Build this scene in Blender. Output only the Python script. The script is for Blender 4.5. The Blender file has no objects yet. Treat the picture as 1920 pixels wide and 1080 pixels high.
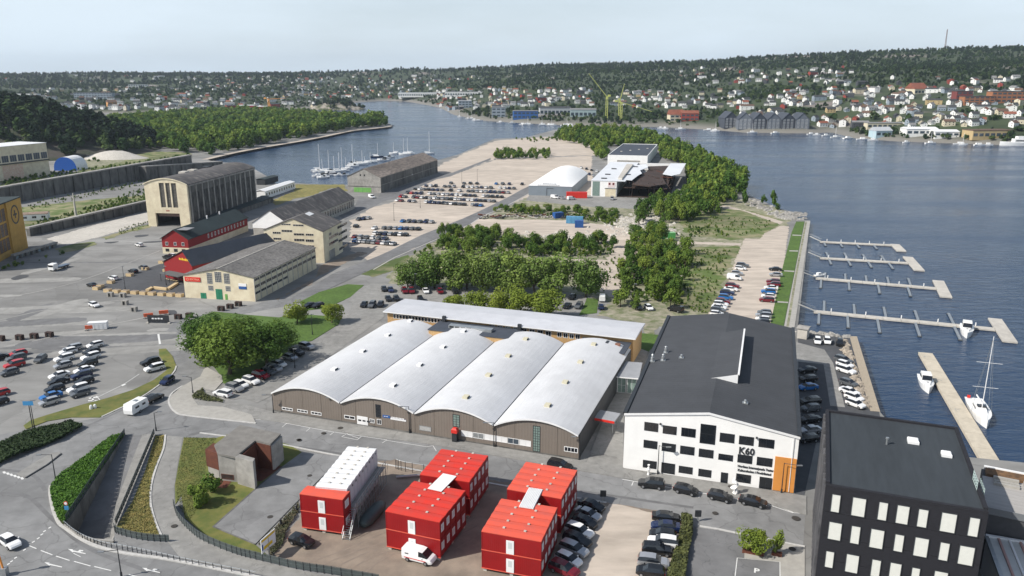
import bpy, math, random
import numpy as np
from mathutils import Vector, Matrix
from mathutils.geometry import tessellate_polygon
R = math.radians
rnd = random.Random(7)
F, CAMZ = 1480.0, 70.0
PITCH = math.atan(402 / F)
SP, CP = math.sin(PITCH), math.cos(PITCH)
sc = bpy.context.scene
col = sc.collection
# ---------------------------------------------------------------- camera, sky, sun, exposure
cam = bpy.data.objects.new('camera', bpy.data.cameras.new('camera'))
col.objects.link(cam)
cam.location = (0, 0, CAMZ)
cam.rotation_euler = (math.pi / 2 - PITCH, 0, 0)
cam.data.sensor_width = 36
cam.data.lens = F / 1920 * 36
cam.data.clip_start = 1
cam.data.clip_end = 40000
sc.camera = cam
SUN_AZ = math.atan2(-0.93, -0.36)      # compass direction of the sun, measured from +Y towards +X
SUN_EL = R(42)
w = bpy.data.worlds.new('World')
sc.world = w
w.use_nodes = True
nt = w.node_tree
nt.nodes.clear()
wo = nt.nodes.new('ShaderNodeOutputWorld')
bg = nt.nodes.new('ShaderNodeBackground')
sky = nt.nodes.new('ShaderNodeTexSky')
sky.sky_type = 'NISHITA'
sky.sun_disc = False
sky.sun_elevation = SUN_EL
sky.sun_rotation = SUN_AZ
sky.altitude = 50
sky.air_density = 1.0
sky.dust_density = 1.6
sky.ozone_density = 1.5
tc = nt.nodes.new('ShaderNodeTexCoord')
mp = nt.nodes.new('ShaderNodeMapping')
mp.inputs['Scale'].default_value = (1.0, 1.6, 5.0)
nz = nt.nodes.new('ShaderNodeTexNoise')
nz.inputs['Scale'].default_value = 1.7
nz.inputs['Detail'].default_value = 6
nz.inputs['Roughness'].default_value = 0.55
cr = nt.nodes.new('ShaderNodeValToRGB')
cr.color_ramp.elements[0].position = 0.30
cr.color_ramp.elements[0].color = (0.66, 0.66, 0.66, 1)
cr.color_ramp.elements[1].position = 0.62
cr.color_ramp.elements[1].color = (0.97, 0.97, 0.97, 1)
mx = nt.nodes.new('ShaderNodeMix')
mx.data_type = 'RGBA'
mx.inputs['B'].default_value = (8.0, 9.2, 10.2, 1)
nt.links.new(tc.outputs['Generated'], mp.inputs['Vector'])
nt.links.new(mp.outputs[0], nz.inputs['Vector'])
nt.links.new(nz.outputs['Fac'], cr.inputs['Fac'])
sp = nt.nodes.new('ShaderNodeSeparateXYZ'); nt.links.new(tc.outputs['Generated'], sp.inputs[0])
hr = nt.nodes.new('ShaderNodeMapRange'); hr.inputs['From Min'].default_value = 0.05; hr.inputs['From Max'].default_value = 0.6; hr.inputs['To Min'].default_value = 1.0; hr.inputs['To Max'].default_value = 0.10
nt.links.new(sp.outputs[2], hr.inputs['Value'])      # thin high cloud: thickest near the horizon; unseen overhead part thinned to deepen shadows
ml = nt.nodes.new('ShaderNodeMath'); ml.operation = 'MULTIPLY'; nt.links.new(cr.outputs['Color'], ml.inputs[0]); nt.links.new(hr.outputs[0], ml.inputs[1])
nt.links.new(ml.outputs[0], mx.inputs['Factor'])
nt.links.new(sky.outputs['Color'], mx.inputs['A'])
nt.links.new(mx.outputs['Result'], bg.inputs['Color'])
bg.inputs['Strength'].default_value = 0.095
nt.links.new(bg.outputs[0], wo.inputs['Surface'])
sun = bpy.data.objects.new('sun', bpy.data.lights.new('sun', 'SUN'))
col.objects.link(sun)
sun.data.energy = 5.0
sun.data.angle = R(0.6)
sun.data.color = (1.0, 0.95, 0.87)
_sd = Vector((math.sin(SUN_AZ) * math.cos(SUN_EL), math.cos(SUN_AZ) * math.cos(SUN_EL), math.sin(SUN_EL)))
sun.rotation_euler = _sd.to_track_quat('Z', 'Y').to_euler()
sun.location = (-60, -30, 120)
sc.view_settings.view_transform = 'Standard'
sc.view_settings.look = 'None'
sc.view_settings.exposure = 0.12
sc.view_settings.gamma = 1
sc.view_settings.use_curve_mapping = False
sc.render.engine = 'CYCLES'
sc.cycles.max_bounces = 5
sc.cycles.diffuse_bounces = 2
sc.cycles.glossy_bounces = 2
sc.cycles.transparent_max_bounces = 6
sc.cycles.volume_bounces = 0
sc.cycles.use_denoising = True
# ---------------------------------------------------------------- survey helpers: sight line -> place on the ground
def ray(px, py):
 u = (px - 960) / F; v = (py - 540) / F
 return Vector((u, CP - v * SP, -(SP + v * CP)))
def G(px, py, z=0.0):
 d = ray(px, py); t = (z - CAMZ) / d.z
 return Vector((d.x * t, d.y * t, z))
def hz(P, py):
 v = (py - 540) / F
 return CAMZ - (P[1] * SP + v * P[1] * CP) / (CP - v * SP)
def Z(ox, oy, s, pts):
 return [(ox + p[0] / s, oy + p[1] / s) + tuple(p[2:]) for p in pts]
# ---------------------------------------------------------------- materials
MATS = {}
def mat(name, c, rough=0.8, var=0.12, scale=1.0, c2=None, bump=0.0, metal=0.0, spec=0.4, emit=0, big=0.0, rand=0.0, trans=0.0, det=5, stretch=None, lo=0.35, hi=0.65, alpha=1):
 if name in MATS: return MATS[name]
 m = bpy.data.materials.new(name); MATS[name] = m
 m.use_nodes = True
 n = m.node_tree.nodes; l = m.node_tree.links
 b = n['Principled BSDF']
 b.inputs['Roughness'].default_value = rough
 b.inputs['Metallic'].default_value = metal
 b.inputs['Specular IOR Level'].default_value = spec
 c = tuple(c) + (1,)
 c2 = (tuple(c2) + (1,)) if c2 else tuple(max(0, x * (1 - var * 2)) for x in c[:3]) + (1,)
 if var == 0 and not big and not rand:
  b.inputs['Base Color'].default_value = c
  return m
 t = n.new('ShaderNodeTexCoord'); mpn = n.new('ShaderNodeMapping')
 if stretch: mpn.inputs['Scale'].default_value = stretch
 l.new(t.outputs['Object'], mpn.inputs['Vector'])
 a = n.new('ShaderNodeTexNoise'); a.inputs['Scale'].default_value = scale; a.inputs['Detail'].default_value = det
 a.inputs['Roughness'].default_value = 0.6
 l.new(mpn.outputs[0], a.inputs['Vector'])
 r = n.new('ShaderNodeMapRange'); r.inputs['From Min'].default_value = lo; r.inputs['From Max'].default_value = hi
 l.new(a.outputs['Fac'], r.inputs['Value'])
 x = n.new('ShaderNodeMix'); x.data_type = 'RGBA'
 x.inputs['A'].default_value = c; x.inputs['B'].default_value = c2
 l.new(r.outputs[0], x.inputs['Factor'])
 out = x.outputs['Result']
 if big:
  a2 = n.new('ShaderNodeTexNoise'); a2.inputs['Scale'].default_value = scale * 0.13; a2.inputs['Detail'].default_value = 4
  l.new(mpn.outputs[0], a2.inputs['Vector'])
  r2 = n.new('ShaderNodeMapRange'); r2.inputs['From Min'].default_value = 0.3; r2.inputs['From Max'].default_value = 0.7
  r2.inputs['To Min'].default_value = 1 - big; r2.inputs['To Max'].default_value = 1 + big
  l.new(a2.outputs['Fac'], r2.inputs['Value'])
  x2 = n.new('ShaderNodeVectorMath'); x2.operation = 'SCALE'
  l.new(out, x2.inputs[0]); l.new(r2.outputs[0], x2.inputs['Scale'])
  out = x2.outputs[0]
 if rand:
  oi = n.new('ShaderNodeObjectInfo')
  hs = n.new('ShaderNodeHueSaturation')
  r3 = n.new('ShaderNodeMapRange'); r3.inputs['To Min'].default_value = 1 - rand; r3.inputs['To Max'].default_value = 1 + rand
  l.new(oi.outputs['Random'], r3.inputs['Value']); l.new(r3.outputs[0], hs.inputs['Value'])
  r4 = n.new('ShaderNodeMapRange'); r4.inputs['To Min'].default_value = 0.5 + rand * 0.11; r4.inputs['To Max'].default_value = 0.5 - rand * 0.04
  l.new(oi.outputs['Random'], r4.inputs['Value']); l.new(r4.outputs[0], hs.inputs['Hue'])
  l.new(out, hs.inputs['Color']); out = hs.outputs['Color']
 l.new(out, b.inputs['Base Color'])
 if bump:
  bp = n.new('ShaderNodeBump'); bp.inputs['Strength'].default_value = 1; bp.inputs['Distance'].default_value = bump
  l.new(a.outputs['Fac'], bp.inputs['Height']); l.new(bp.outputs[0], b.inputs['Normal'])
 if trans:
  tr = n.new('ShaderNodeBsdfTranslucent'); l.new(out, tr.inputs['Color'])
  ms = n.new('ShaderNodeMixShader'); ms.inputs['Fac'].default_value = trans
  l.new(b.outputs[0], ms.inputs[1]); l.new(tr.outputs[0], ms.inputs[2])
  l.new(ms.outputs[0], n['Material Output'].inputs['Surface'])
 return m
def ribbed(name, c, pitch, axis=0, depth=0.04, var=0.08, rough=0.5, metal=0, c2=None, line=0.75):
 """sheet metal or felt laid in strips: colour wear plus a fine repeating seam relief"""
 m = mat(name, c, rough=rough, var=var, scale=0.25, metal=metal, c2=c2, big=0.08)
 n = m.node_tree.nodes; l = m.node_tree.links; b = n['Principled BSDF']
 t = n.new('ShaderNodeTexCoord'); s = n.new('ShaderNodeSeparateXYZ'); l.new(t.outputs['Object'], s.inputs[0])
 a = n.new('ShaderNodeMath'); a.operation = 'MULTIPLY'; a.inputs[1].default_value = 1.0 / pitch
 if isinstance(axis, tuple):
  ad = n.new('ShaderNodeMath'); ad.operation = 'ADD'; l.new(s.outputs[0], ad.inputs[0]); l.new(s.outputs[1], ad.inputs[1]); l.new(ad.outputs[0], a.inputs[0])
 else: l.new(s.outputs[axis], a.inputs[0])
 f = n.new('ShaderNodeMath'); f.operation = 'FRACT'; l.new(a.outputs[0], f.inputs[0])
 g = n.new('ShaderNodeMath'); g.operation = 'LESS_THAN'; g.inputs[1].default_value = 0.16
 l.new(f.outputs[0], g.inputs[0])
 bp = n.new('ShaderNodeBump'); bp.inputs['Distance'].default_value = depth
 l.new(g.outputs[0], bp.inputs['Height']); l.new(bp.outputs[0], b.inputs['Normal'])
 src = b.inputs['Base Color'].links[0].from_socket
 k = n.new('ShaderNodeMapRange'); k.inputs['To Min'].default_value = 1; k.inputs['To Max'].default_value = line
 l.new(g.outputs[0], k.inputs['Value'])
 v = n.new('ShaderNodeVectorMath'); v.operation = 'SCALE'
 l.new(src, v.inputs[0]); l.new(k.outputs[0], v.inputs['Scale']); l.new(v.outputs[0], b.inputs['Base Color'])
 return m
asphalt = mat('asphalt', (0.225, 0.226, 0.226), 0.9, 0.12, 0.35, big=0.16, det=12)
asphalt_dark = mat('dark_asphalt', (0.075, 0.078, 0.085), 0.9, 0.1, 0.5, big=0.12, det=8)
asphalt_mid = mat('worn_asphalt', (0.18, 0.18, 0.183), 0.9, 0.12, 0.3, big=0.14, det=12)
def cracks(m, scale=.09, wid=.012, dark=.72, thr=.5):
 """thin sealed cracks and joints wandering through a paved surface"""
 n = m.node_tree.nodes; l = m.node_tree.links; b = n['Principled BSDF']; src = b.inputs['Base Color'].links[0].from_socket
 t = n.new('ShaderNodeTexCoord'); w1 = n.new('ShaderNodeTexNoise'); w1.inputs['Scale'].default_value = scale * 3; w1.inputs['Detail'].default_value = 4; l.new(t.outputs['Object'], w1.inputs['Vector'])
 ad = n.new('ShaderNodeVectorMath'); ad.operation = 'MULTIPLY_ADD'; l.new(w1.outputs['Color'], ad.inputs[0]); ad.inputs[1].default_value = (5, 5, 0); l.new(t.outputs['Object'], ad.inputs[2])
 v = n.new('ShaderNodeTexVoronoi'); v.feature = 'DISTANCE_TO_EDGE'; v.inputs['Scale'].default_value = scale; l.new(ad.outputs[0], v.inputs['Vector'])
 r = n.new('ShaderNodeMapRange'); r.inputs['From Min'].default_value = 0; r.inputs['From Max'].default_value = wid; r.inputs['To Min'].default_value = dark; r.inputs['To Max'].default_value = 1; l.new(v.outputs['Distance'], r.inputs['Value'])
 v2 = n.new('ShaderNodeTexVoronoi'); v2.inputs['Scale'].default_value = scale * .7; l.new(ad.outputs[0], v2.inputs['Vector']); sp_ = n.new('ShaderNodeSeparateColor'); l.new(v2.outputs['Color'], sp_.inputs[0])
 r2 = n.new('ShaderNodeMapRange'); r2.inputs['To Min'].default_value = .91; r2.inputs['To Max'].default_value = 1.08; l.new(sp_.outputs[0], r2.inputs['Value'])
 k = n.new('ShaderNodeMath'); k.operation = 'MULTIPLY'; l.new(r.outputs[0], k.inputs[0]); l.new(r2.outputs[0], k.inputs[1])
 q = n.new('ShaderNodeVectorMath'); q.operation = 'SCALE'; l.new(src, q.inputs[0]); l.new(k.outputs[0], q.inputs['Scale']); l.new(q.outputs[0], b.inputs['Base Color'])
apron = mat('apron_gravel', (0.25, 0.247, 0.238), 0.95, 0.16, 0.10, big=0.26, det=14, stretch=(0.6, 1.3, 1))
paving = mat('paving', (0.27, 0.265, 0.252), 0.9, 0.11, 0.6, big=0.08, det=8)
light_paving = mat('light_paving', (0.38, 0.365, 0.335), 0.9, 0.08, 0.8, big=0.08, det=8)
kerbstone = mat('kerbstone', (0.52, 0.51, 0.49), 0.85, 0.1, 1.5)
cracks(asphalt); cracks(asphalt_mid, .12); cracks(apron, .05, .01, .8); cracks(paving, .16)
sand = mat('pale_gravel', (0.52, 0.45, 0.38), 0.95, 0.13, 0.22, big=0.12, det=12, stretch=(0.5, 1.4, 1))
dirt = mat('brown_dirt', (0.29, 0.235, 0.185), 0.95, 0.16, 0.25, c2=(0.19, 0.155, 0.125), big=0.16, det=12)
rubble = mat('rubble_soil', (0.34, 0.305, 0.24), 0.95, 0.2, 0.35, c2=(0.12, 0.145, 0.06), big=0.2, det=12, bump=0.15)
grass_m = mat('mown_grass', (0.085, 0.15, 0.025), 0.95, 0.15, 1.2, c2=(0.055, 0.10, 0.02), big=0.18, det=10, bump=0.08)
dry_grass = mat('dry_grass', (0.26, 0.21, 0.075), 0.95, 0.15, 0.5, c2=(0.12, 0.13, 0.035), big=0.25, det=12, bump=0.1)
lawn_m = mat('patchy_lawn', (0.17, 0.16, 0.045), 0.95, 0.15, 0.35, c2=(0.085, 0.115, 0.025), big=0.2, det=12, bump=0.08)
heath = mat('rough_heath', (0.23, 0.215, 0.12), 0.95, 0.15, 0.12, c2=(0.085, 0.125, 0.03), big=0.3, det=12, bump=0.2, lo=0.42, hi=0.58)
white_line = mat('road_paint', (0.72, 0.72, 0.70), 0.7, 0.1, 3)
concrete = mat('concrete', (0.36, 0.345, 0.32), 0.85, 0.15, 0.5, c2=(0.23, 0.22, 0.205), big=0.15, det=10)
concrete_dark = mat('dark_stained_shaded_concrete', (0.17, 0.165, 0.155), 0.9, 0.2, 0.35, c2=(0.07, 0.07, 0.066), big=0.3, det=12, stretch=(1, 1, 0.35))  # stained concrete; also stands in for shade on the left ramp wall
concrete_light = mat('pale_concrete', (0.52, 0.49, 0.44), 0.85, 0.1, 0.7, big=0.08, det=8)
cream = mat('cream_render', (0.72, 0.65, 0.48), 0.85, 0.08, 0.35, c2=(0.58, 0.50, 0.36), big=0.1, det=10)
white_wall = mat('white_render', (0.86, 0.855, 0.84), 0.7, 0.04, 0.3)
white_metal = mat('white_metal', (0.78, 0.78, 0.78), 0.45, 0.04, 0.5)
grey_metal = mat('grey_metal', (0.30, 0.31, 0.32), 0.45, 0.1, 1, metal=0.5)
dark_metal = mat('dark_metal', (0.03, 0.033, 0.038), 0.5, 0.1, 1)
galv = mat('galvanised_steel', (0.45, 0.47, 0.48), 0.4, 0.08, 1, metal=0.7)
glass_dark = mat('dark_window_glass', (0.012, 0.015, 0.02), 0.08, 0, spec=0.7)
glass_blue = mat('blue_window_glass', (0.05, 0.07, 0.09), 0.1, 0, spec=0.7)
glass_green = mat('green_glass_block', (0.22, 0.30, 0.27), 0.3, 0.15, 2)
taupe = ribbed('taupe_cladding', (0.195, 0.165, 0.140), 0.6, 0, 0.02, 0.05, 0.7, line=0.92)
red_steel = ribbed('red_container_steel', (0.30, 0.006, 0.008), 0.30, (0, 1), 0.03, 0.08, 0.5, line=0.9)
red_roof = mat('faded_red_roof_steel', (0.72, 0.10, 0.055), 0.6, 0.08, 0.3, c2=(0.58, 0.10, 0.07), big=0.1)
red_wood = mat('dark_red_boards', (0.26, 0.012, 0.014), 0.7, 0.08, 1.5, stretch=(4, 4, 1))
corten = mat('rusty_corten_steel', (0.13, 0.045, 0.025), 0.85, 0.2, 0.8, c2=(0.09, 0.03, 0.02), big=0.2)
brick_yellow = mat('yellow_brick', (0.52, 0.34, 0.16), 0.85, 0.12, 2.5, c2=(0.42, 0.26, 0.12))
black_brick = mat('black_brick', (0.018, 0.018, 0.024), 0.8, 0.15, 1.2, c2=(0.012, 0.012, 0.015), stretch=(1, 1, 9), det=8)
orange_panel = mat('orange_panel', (0.66, 0.27, 0.06), 0.6, 0.05, 0.6)
felt_dark = ribbed('dark_grey_roof_felt', (0.058, 0.062, 0.07), 1.1, 1, 0.03, 0.08, 0.85, line=0.86)
felt_green = mat('green_black_roof_felt', (0.035, 0.05, 0.052), 0.85, 0.12, 0.3, big=0.12, det=8)
felt_blue = mat('slate_blue_roof', (0.055, 0.065, 0.085), 0.8, 0.1, 0.4, big=0.1)
felt_grey = mat('mottled_grey_roof', (0.20, 0.19, 0.18), 0.95, 0.2, 1.2, c2=(0.085, 0.082, 0.08), big=0.2, det=12)
asbestos = mat('weathered_fibre_roof', (0.27, 0.225, 0.19), 0.95, 0.2, 0.5, c2=(0.12, 0.10, 0.09), big=0.25, det=12, stretch=(1.5, 0.5, 1))
old_roof = mat('streaked_old_roof', (0.085, 0.08, 0.08), 0.9, 0.2, 0.5, c2=(0.22, 0.20, 0.18), big=0.2, det=12, stretch=(0.3, 1.4, 1), lo=0.5, hi=0.7)
roof_white = ribbed('pale_standing_seam_roof', (0.60, 0.605, 0.62), 0.65, 1, 0.03, 0.05, 0.55, line=0.93)
charred = mat('charred_steel', (0.02, 0.018, 0.017), 0.95, 0.3, 1, c2=(0.07, 0.04, 0.03), big=0.3)
wood_deck = mat('timber_deck', (0.40, 0.34, 0.26), 0.85, 0.12, 1.0, stretch=(6, 1, 1))
wood_pale = mat('pale_timber', (0.62, 0.47, 0.27), 0.8, 0.1, 2)
bark = mat('bark', (0.10, 0.08, 0.06), 0.95, 0.2, 3)
tyre = mat('tyre_rubber', (0.015, 0.015, 0.016), 0.9, 0)
rim = mat('wheel_alloy', (0.45, 0.46, 0.48), 0.3, 0, metal=0.8)
lamp_glass = mat('headlight_glass', (0.75, 0.77, 0.80), 0.15, 0)
tail_red = mat('tail_light_red', (0.45, 0.01, 0.01), 0.3, 0)
gelcoat = mat('white_gelcoat', (0.80, 0.80, 0.79), 0.25, 0.02, 1)
boat_blue = mat('navy_hull_paint', (0.02, 0.03, 0.07), 0.3, 0.05, 1)
sign_red = mat('sign_red', (0.62, 0.03, 0.02), 0.5, 0)
sign_blue = mat('sign_blue', (0.03, 0.10, 0.30), 0.5, 0)
sign_white = mat('sign_white', (0.8, 0.8, 0.8), 0.5, 0)
sign_yellow = mat('sign_yellow', (0.75, 0.50, 0.03), 0.5, 0)
door_green = mat('green_door_paint', (0.02, 0.20, 0.11), 0.6, 0.1, 1)
gate_green = mat('bright_green_door', (0.17, 0.40, 0.10), 0.6, 0.1, 0.6)
PAINT = {
 'w': ('white', mat('car_paint_white', (0.78, 0.78, 0.78), 0.22, 0, spec=0.6)),
 's': ('silver', mat('car_paint_silver', (0.45, 0.46, 0.48), 0.25, 0, metal=0.5)),
 'g': ('grey', mat('car_paint_grey', (0.13, 0.14, 0.15), 0.25, 0, metal=0.3)),
 'k': ('black', mat('car_paint_black', (0.012, 0.013, 0.015), 0.18, 0, spec=0.6)),
 'n': ('navy blue', mat('car_paint_navy', (0.012, 0.022, 0.07), 0.2, 0, spec=0.6)),
 'b': ('blue', mat('car_paint_blue', (0.015, 0.13, 0.38), 0.2, 0, spec=0.6)),
 'r': ('red', mat('car_paint_red', (0.42, 0.02, 0.025), 0.2, 0, spec=0.6)),
 'm': ('maroon', mat('car_paint_maroon', (0.15, 0.01, 0.02), 0.2, 0, spec=0.6)),
}
leaf_mid = mat('broad_leaf_green', (0.13, 0.19, 0.03), 0.7, 0.2, 0.55, c2=(0.07, 0.12, 0.018), rand=0.3, trans=0.25, spec=0.2)
leaf_lime = mat('lime_leaf_green', (0.24, 0.29, 0.04), 0.7, 0.2, 0.7, c2=(0.14, 0.19, 0.03), rand=0.12, trans=0.3, spec=0.2)
leaf_chestnut = mat('chestnut_leaf', (0.17, 0.24, 0.05), 0.7, 0.25, 0.7, c2=(0.075, 0.125, 0.028), rand=0.15, trans=0.22, spec=0.2)
leaf_blossom = mat('cream_blossom', (0.28, 0.30, 0.16), 0.8, 0.1, 3)
leaf_birch = mat('birch_leaf', (0.145, 0.205, 0.035), 0.75, 0.2, 0.8, c2=(0.07, 0.115, 0.02), rand=0.42, trans=0.25, spec=0.15)
leaf_far = mat('far_forest_green', (0.06, 0.092, 0.028), 0.9, 0.2, 0.3, c2=(0.035, 0.058, 0.02), rand=0.4, spec=0.1)
leaf_pine = mat('far_pine_green', (0.022, 0.040, 0.020), 0.9, 0.2, 0.3, c2=(0.015, 0.028, 0.014), rand=0.35, spec=0.1)
hedge_m = mat('dark_hedge_leaf', (0.03, 0.06, 0.014), 0.8, 0.2, 1.5, c2=(0.018, 0.038, 0.01), trans=0.15)
# ---------------------------------------------------------------- mesh builder
class MB:
 def __init__(s): s.v = []; s.f = []; s.m = []
 def add(s, vs, fs, mi=0):
  o = len(s.v); s.v += [tuple(p) for p in vs]
  for f in fs: s.f.append([i + o for i in f]); s.m.append(mi)
  return s
 def box(s, x0, y0, z0, x1, y1, z1, mi=0):
  if x0 > x1: x0, x1 = x1, x0
  if y0 > y1: y0, y1 = y1, y0
  return s.add([(x0, y0, z0), (x1, y0, z0), (x1, y1, z0), (x0, y1, z0), (x0, y0, z1), (x1, y0, z1), (x1, y1, z1), (x0, y1, z1)],
              [(0, 3, 2, 1), (4, 5, 6, 7), (0, 1, 5, 4), (1, 2, 6, 5), (2, 3, 7, 6), (3, 0, 4, 7)], mi)
 def prism(s, poly, z0, z1, mi=0, mtop=None):
  n = len(poly)
  vs = [(p[0], p[1], z0) for p in poly] + [(p[0], p[1], z1) for p in poly]
  s.add(vs, [(i, (i + 1) % n, n + (i + 1) % n, n + i) for i in range(n)], mi)
  tris = tessellate_polygon([[Vector((p[0], p[1], 0)) for p in poly]])
  s.add([(p[0], p[1], z1) for p in poly], [t for t in tris], mi if mtop is None else mtop)
  return s
 def loft(s, rings, mi=0, cap=True, closed=True):
  n = len(rings[0]); o = len(s.v)
  for r in rings: s.v += [tuple(p) for p in r]
  for k in range(len(rings) - 1):
   for i in range(n if closed else n - 1):
    j = (i + 1) % n
    s.f.append([o + k * n + i, o + k * n + j, o + (k + 1) * n + j, o + (k + 1) * n + i]); s.m.append(mi)
  if cap:
   s.f.append([o + i for i in range(n)][::-1]); s.m.append(mi)
   s.f.append([o + (len(rings) - 1) * n + i for i in range(n)]); s.m.append(mi)
  return s
 def tube(s, p, q, r, n=6, mi=0, r2=None):
  p = Vector(p); q = Vector(q); d = (q - p)
  if d.length < 1e-6: return s
  d.normalize()
  a = d.orthogonal().normalized(); b = d.cross(a)
  r2 = r if r2 is None else r2
  f = lambda c, rr: [c + (a * math.cos(2 * math.pi * i / n) + b * math.sin(2 * math.pi * i / n)) * rr for i in range(n)]
  return s.loft([f(p, r), f(q, r2)], mi)
 def build(s, name, mats, parent=None, loc=None, rz=0, smooth=False):
  me = bpy.data.meshes.new(name)
  me.from_pydata(s.v, [], s.f)
  if not isinstance(mats, (list, tuple)): mats = [mats]
  for m in mats: me.materials.append(m)
  if len(mats) > 1: me.polygons.foreach_set('material_index', s.m)
  if smooth: me.polygons.foreach_set('use_smooth', [True] * len(me.polygons))
  me.update()
  return link(name, me, parent, loc, rz)
def link(name, me, parent=None, loc=None, rz=0):
 o = bpy.data.objects.new(name, me); col.objects.link(o)
 if parent is not None: o.parent = parent
 if loc is not None: o.location = loc
 o.rotation_euler = (0, 0, rz)
 return o
def tag(o, label=None, cat=None, group=None, kind=None):
 if label: o['label'] = label
 if cat: o['category'] = cat
 if group: o['group'] = group
 if kind: o['kind'] = kind
 return o
def thing(name, label, cat, loc=(0, 0, 0), rz=0, group=None):
 o = bpy.data.objects.new(name, None); col.objects.link(o)
 o.location = loc; o.rotation_euler = (0, 0, rz); o.empty_display_size = 0.5
 return tag(o, label, cat, group)
def struct(name, mb, m, **k):
 return tag(mb.build(name, m, **k), kind='structure')
def ordn(i):
 w_ = ['first', 'second', 'third', 'fourth', 'fifth', 'sixth', 'seventh', 'eighth', 'ninth', 'tenth', 'eleventh', 'twelfth', 'thirteenth', 'fourteenth', 'fifteenth', 'sixteenth', 'seventeenth', 'eighteenth', 'nineteenth', 'twentieth', 'twenty-first', 'twenty-second', 'twenty-third', 'twenty-fourth', 'twenty-fifth', 'twenty-sixth']
 return w_[i] if i < len(w_) else str(i + 1) + 'th'
class Fr:
 """local frame of a building: x along its front, y into its depth"""
 def __init__(s, A, B, z=0.0):
  s.O = Vector((A[0], A[1], z)); d = Vector((B[0] - A[0], B[1] - A[1], 0))
  s.W = d.length; d.normalize(); s.ex = d; s.ey = Vector((-d.y, d.x, 0)); s.a = math.atan2(d.y, d.x)
 def loc(s, px, py, z=0.0):
  p = G(px, py, z + s.O.z) - s.O
  return p.dot(s.ex), p.dot(s.ey)
 def face(s, px, py, y=0.0):
  d = ray(px, py); o = Vector((0, 0, CAMZ)) - s.O
  t = (y - o.dot(s.ey)) / d.dot(s.ey); p = o + d * t
  return p.dot(s.ex), p.z
 def side(s, px, py, x=0.0):
  d = ray(px, py); o = Vector((0, 0, CAMZ)) - s.O
  t = (x - o.dot(s.ex)) / d.dot(s.ex); p = o + d * t
  return p.dot(s.ey), p.z
 def w(s, x, y, z=0): return s.O + s.ex * x + s.ey * y + Vector((0, 0, z))
 def thing(s, name, label, cat, group=None): return thing(name, label, cat, s.O, s.a, group)
def smooth_line(pts, k=4, closed=True):
 out = []; n = len(pts)
 rng = range(n) if closed else range(n - 1)
 for i in rng:
  g = lambda j: Vector(pts[(j) % n] if closed else pts[max(0, min(n - 1, j))])
  p0, p1, p2, p3 = g(i - 1), g(i), g(i + 1), g(i + 2)
  for q in range(k):
   t = q / k
   out.append(0.5 * ((2 * p1) + (p2 - p0) * t + (2 * p0 - 5 * p1 + 4 * p2 - p3) * t * t + (3 * p1 - p0 - 3 * p2 + p3) * t ** 3))
 if not closed: out.append(Vector(pts[-1]))
 return [(p[0], p[1]) for p in out]
def P2(pts): return [tuple(G(*p[:2])[:2]) for p in pts]
def sheet(name, pts, z, m, sm=0, thick=0.0, holes=(), world=False, kind='structure', rag=0.0, label=None, cat=None):
 W_ = pts if world else P2(pts)
 if sm: W_ = smooth_line(W_, sm)
 if rag:
  q = []; n = len(W_)
  for i in range(n):
   a = Vector(W_[i]); b = Vector(W_[(i + 1) % n]); L = (b - a).length; k = max(1, int(L / (rag * 2.5)))
   for j in range(k):
    p = a.lerp(b, j / k); q.append((p.x + rnd.uniform(-rag, rag), p.y + rnd.uniform(-rag, rag)))
  W_ = q
 mb = MB()
 loops = [[Vector((x, y, 0)) for x, y in W_]] + [[Vector((x, y, 0)) for x, y in h] for h in holes]
 flat = [v for L in loops for v in L]
 tris = tessellate_polygon(loops)
 up = []
 for t in tris:
  a, b, c = (flat[i] for i in t)
  up.append(t if (b - a).cross(c - a).z > 0 else (t[0], t[2], t[1]))
 mb.add([(v.x, v.y, z) for v in flat], up)
 if thick:
  n = len(W_)
  ar = sum(W_[i][0] * W_[(i + 1) % n][1] - W_[(i + 1) % n][0] * W_[i][1] for i in range(n))
  for i in range(n):
   a, b = W_[i], W_[(i + 1) % n]
   if ar < 0: a, b = b, a
   mb.add([(a[0], a[1], z - thick), (b[0], b[1], z - thick), (b[0], b[1], z), (a[0], a[1], z)], [(0, 1, 2, 3)], 1 if isinstance(m, list) else 0)
 o = mb.build(name, m)
 return tag(o, label, cat, kind=kind)
def strip(name, pts, width, z, m, world=False, sm=0, h=0.0, parent=None, kind='structure'):
 """a band of constant width along a line (markings, kerbs, low walls)"""
 W_ = [Vector(p) for p in (pts if world else P2(pts))]
 if sm: W_ = [Vector(p) for p in smooth_line([tuple(p) for p in W_], sm, False)]
 mb = MB(); L = []; Rr = []
 for i, p in enumerate(W_):
  a = W_[max(0, i - 1)]; b = W_[min(len(W_) - 1, i + 1)]; d = (b - a).normalized(); nn = Vector((-d.y, d.x)) * width / 2
  L.append(p + nn); Rr.append(p - nn)
 for i in range(len(W_) - 1):
  a, b, c, d = Rr[i], Rr[i + 1], L[i + 1], L[i]
  mb.add([(q.x, q.y, z) for q in (a, b, c, d)], [(0, 1, 2, 3)])
  if h:
   mb.add([(a.x, a.y, z - h), (b.x, b.y, z - h), (b.x, b.y, z), (a.x, a.y, z)], [(0, 1, 2, 3)])
   mb.add([(c.x, c.y, z - h), (d.x, d.y, z - h), (d.x, d.y, z), (c.x, c.y, z)], [(0, 1, 2, 3)])
 if h:
  for a, b in ((L[0], Rr[0]), (Rr[-1], L[-1])):
   mb.add([(a.x, a.y, z - h), (b.x, b.y, z - h), (b.x, b.y, z), (a.x, a.y, z)], [(0, 1, 2, 3)])
 o = mb.build(name, m, parent)
 return tag(o, kind=kind) if parent is None and kind else o
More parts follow.
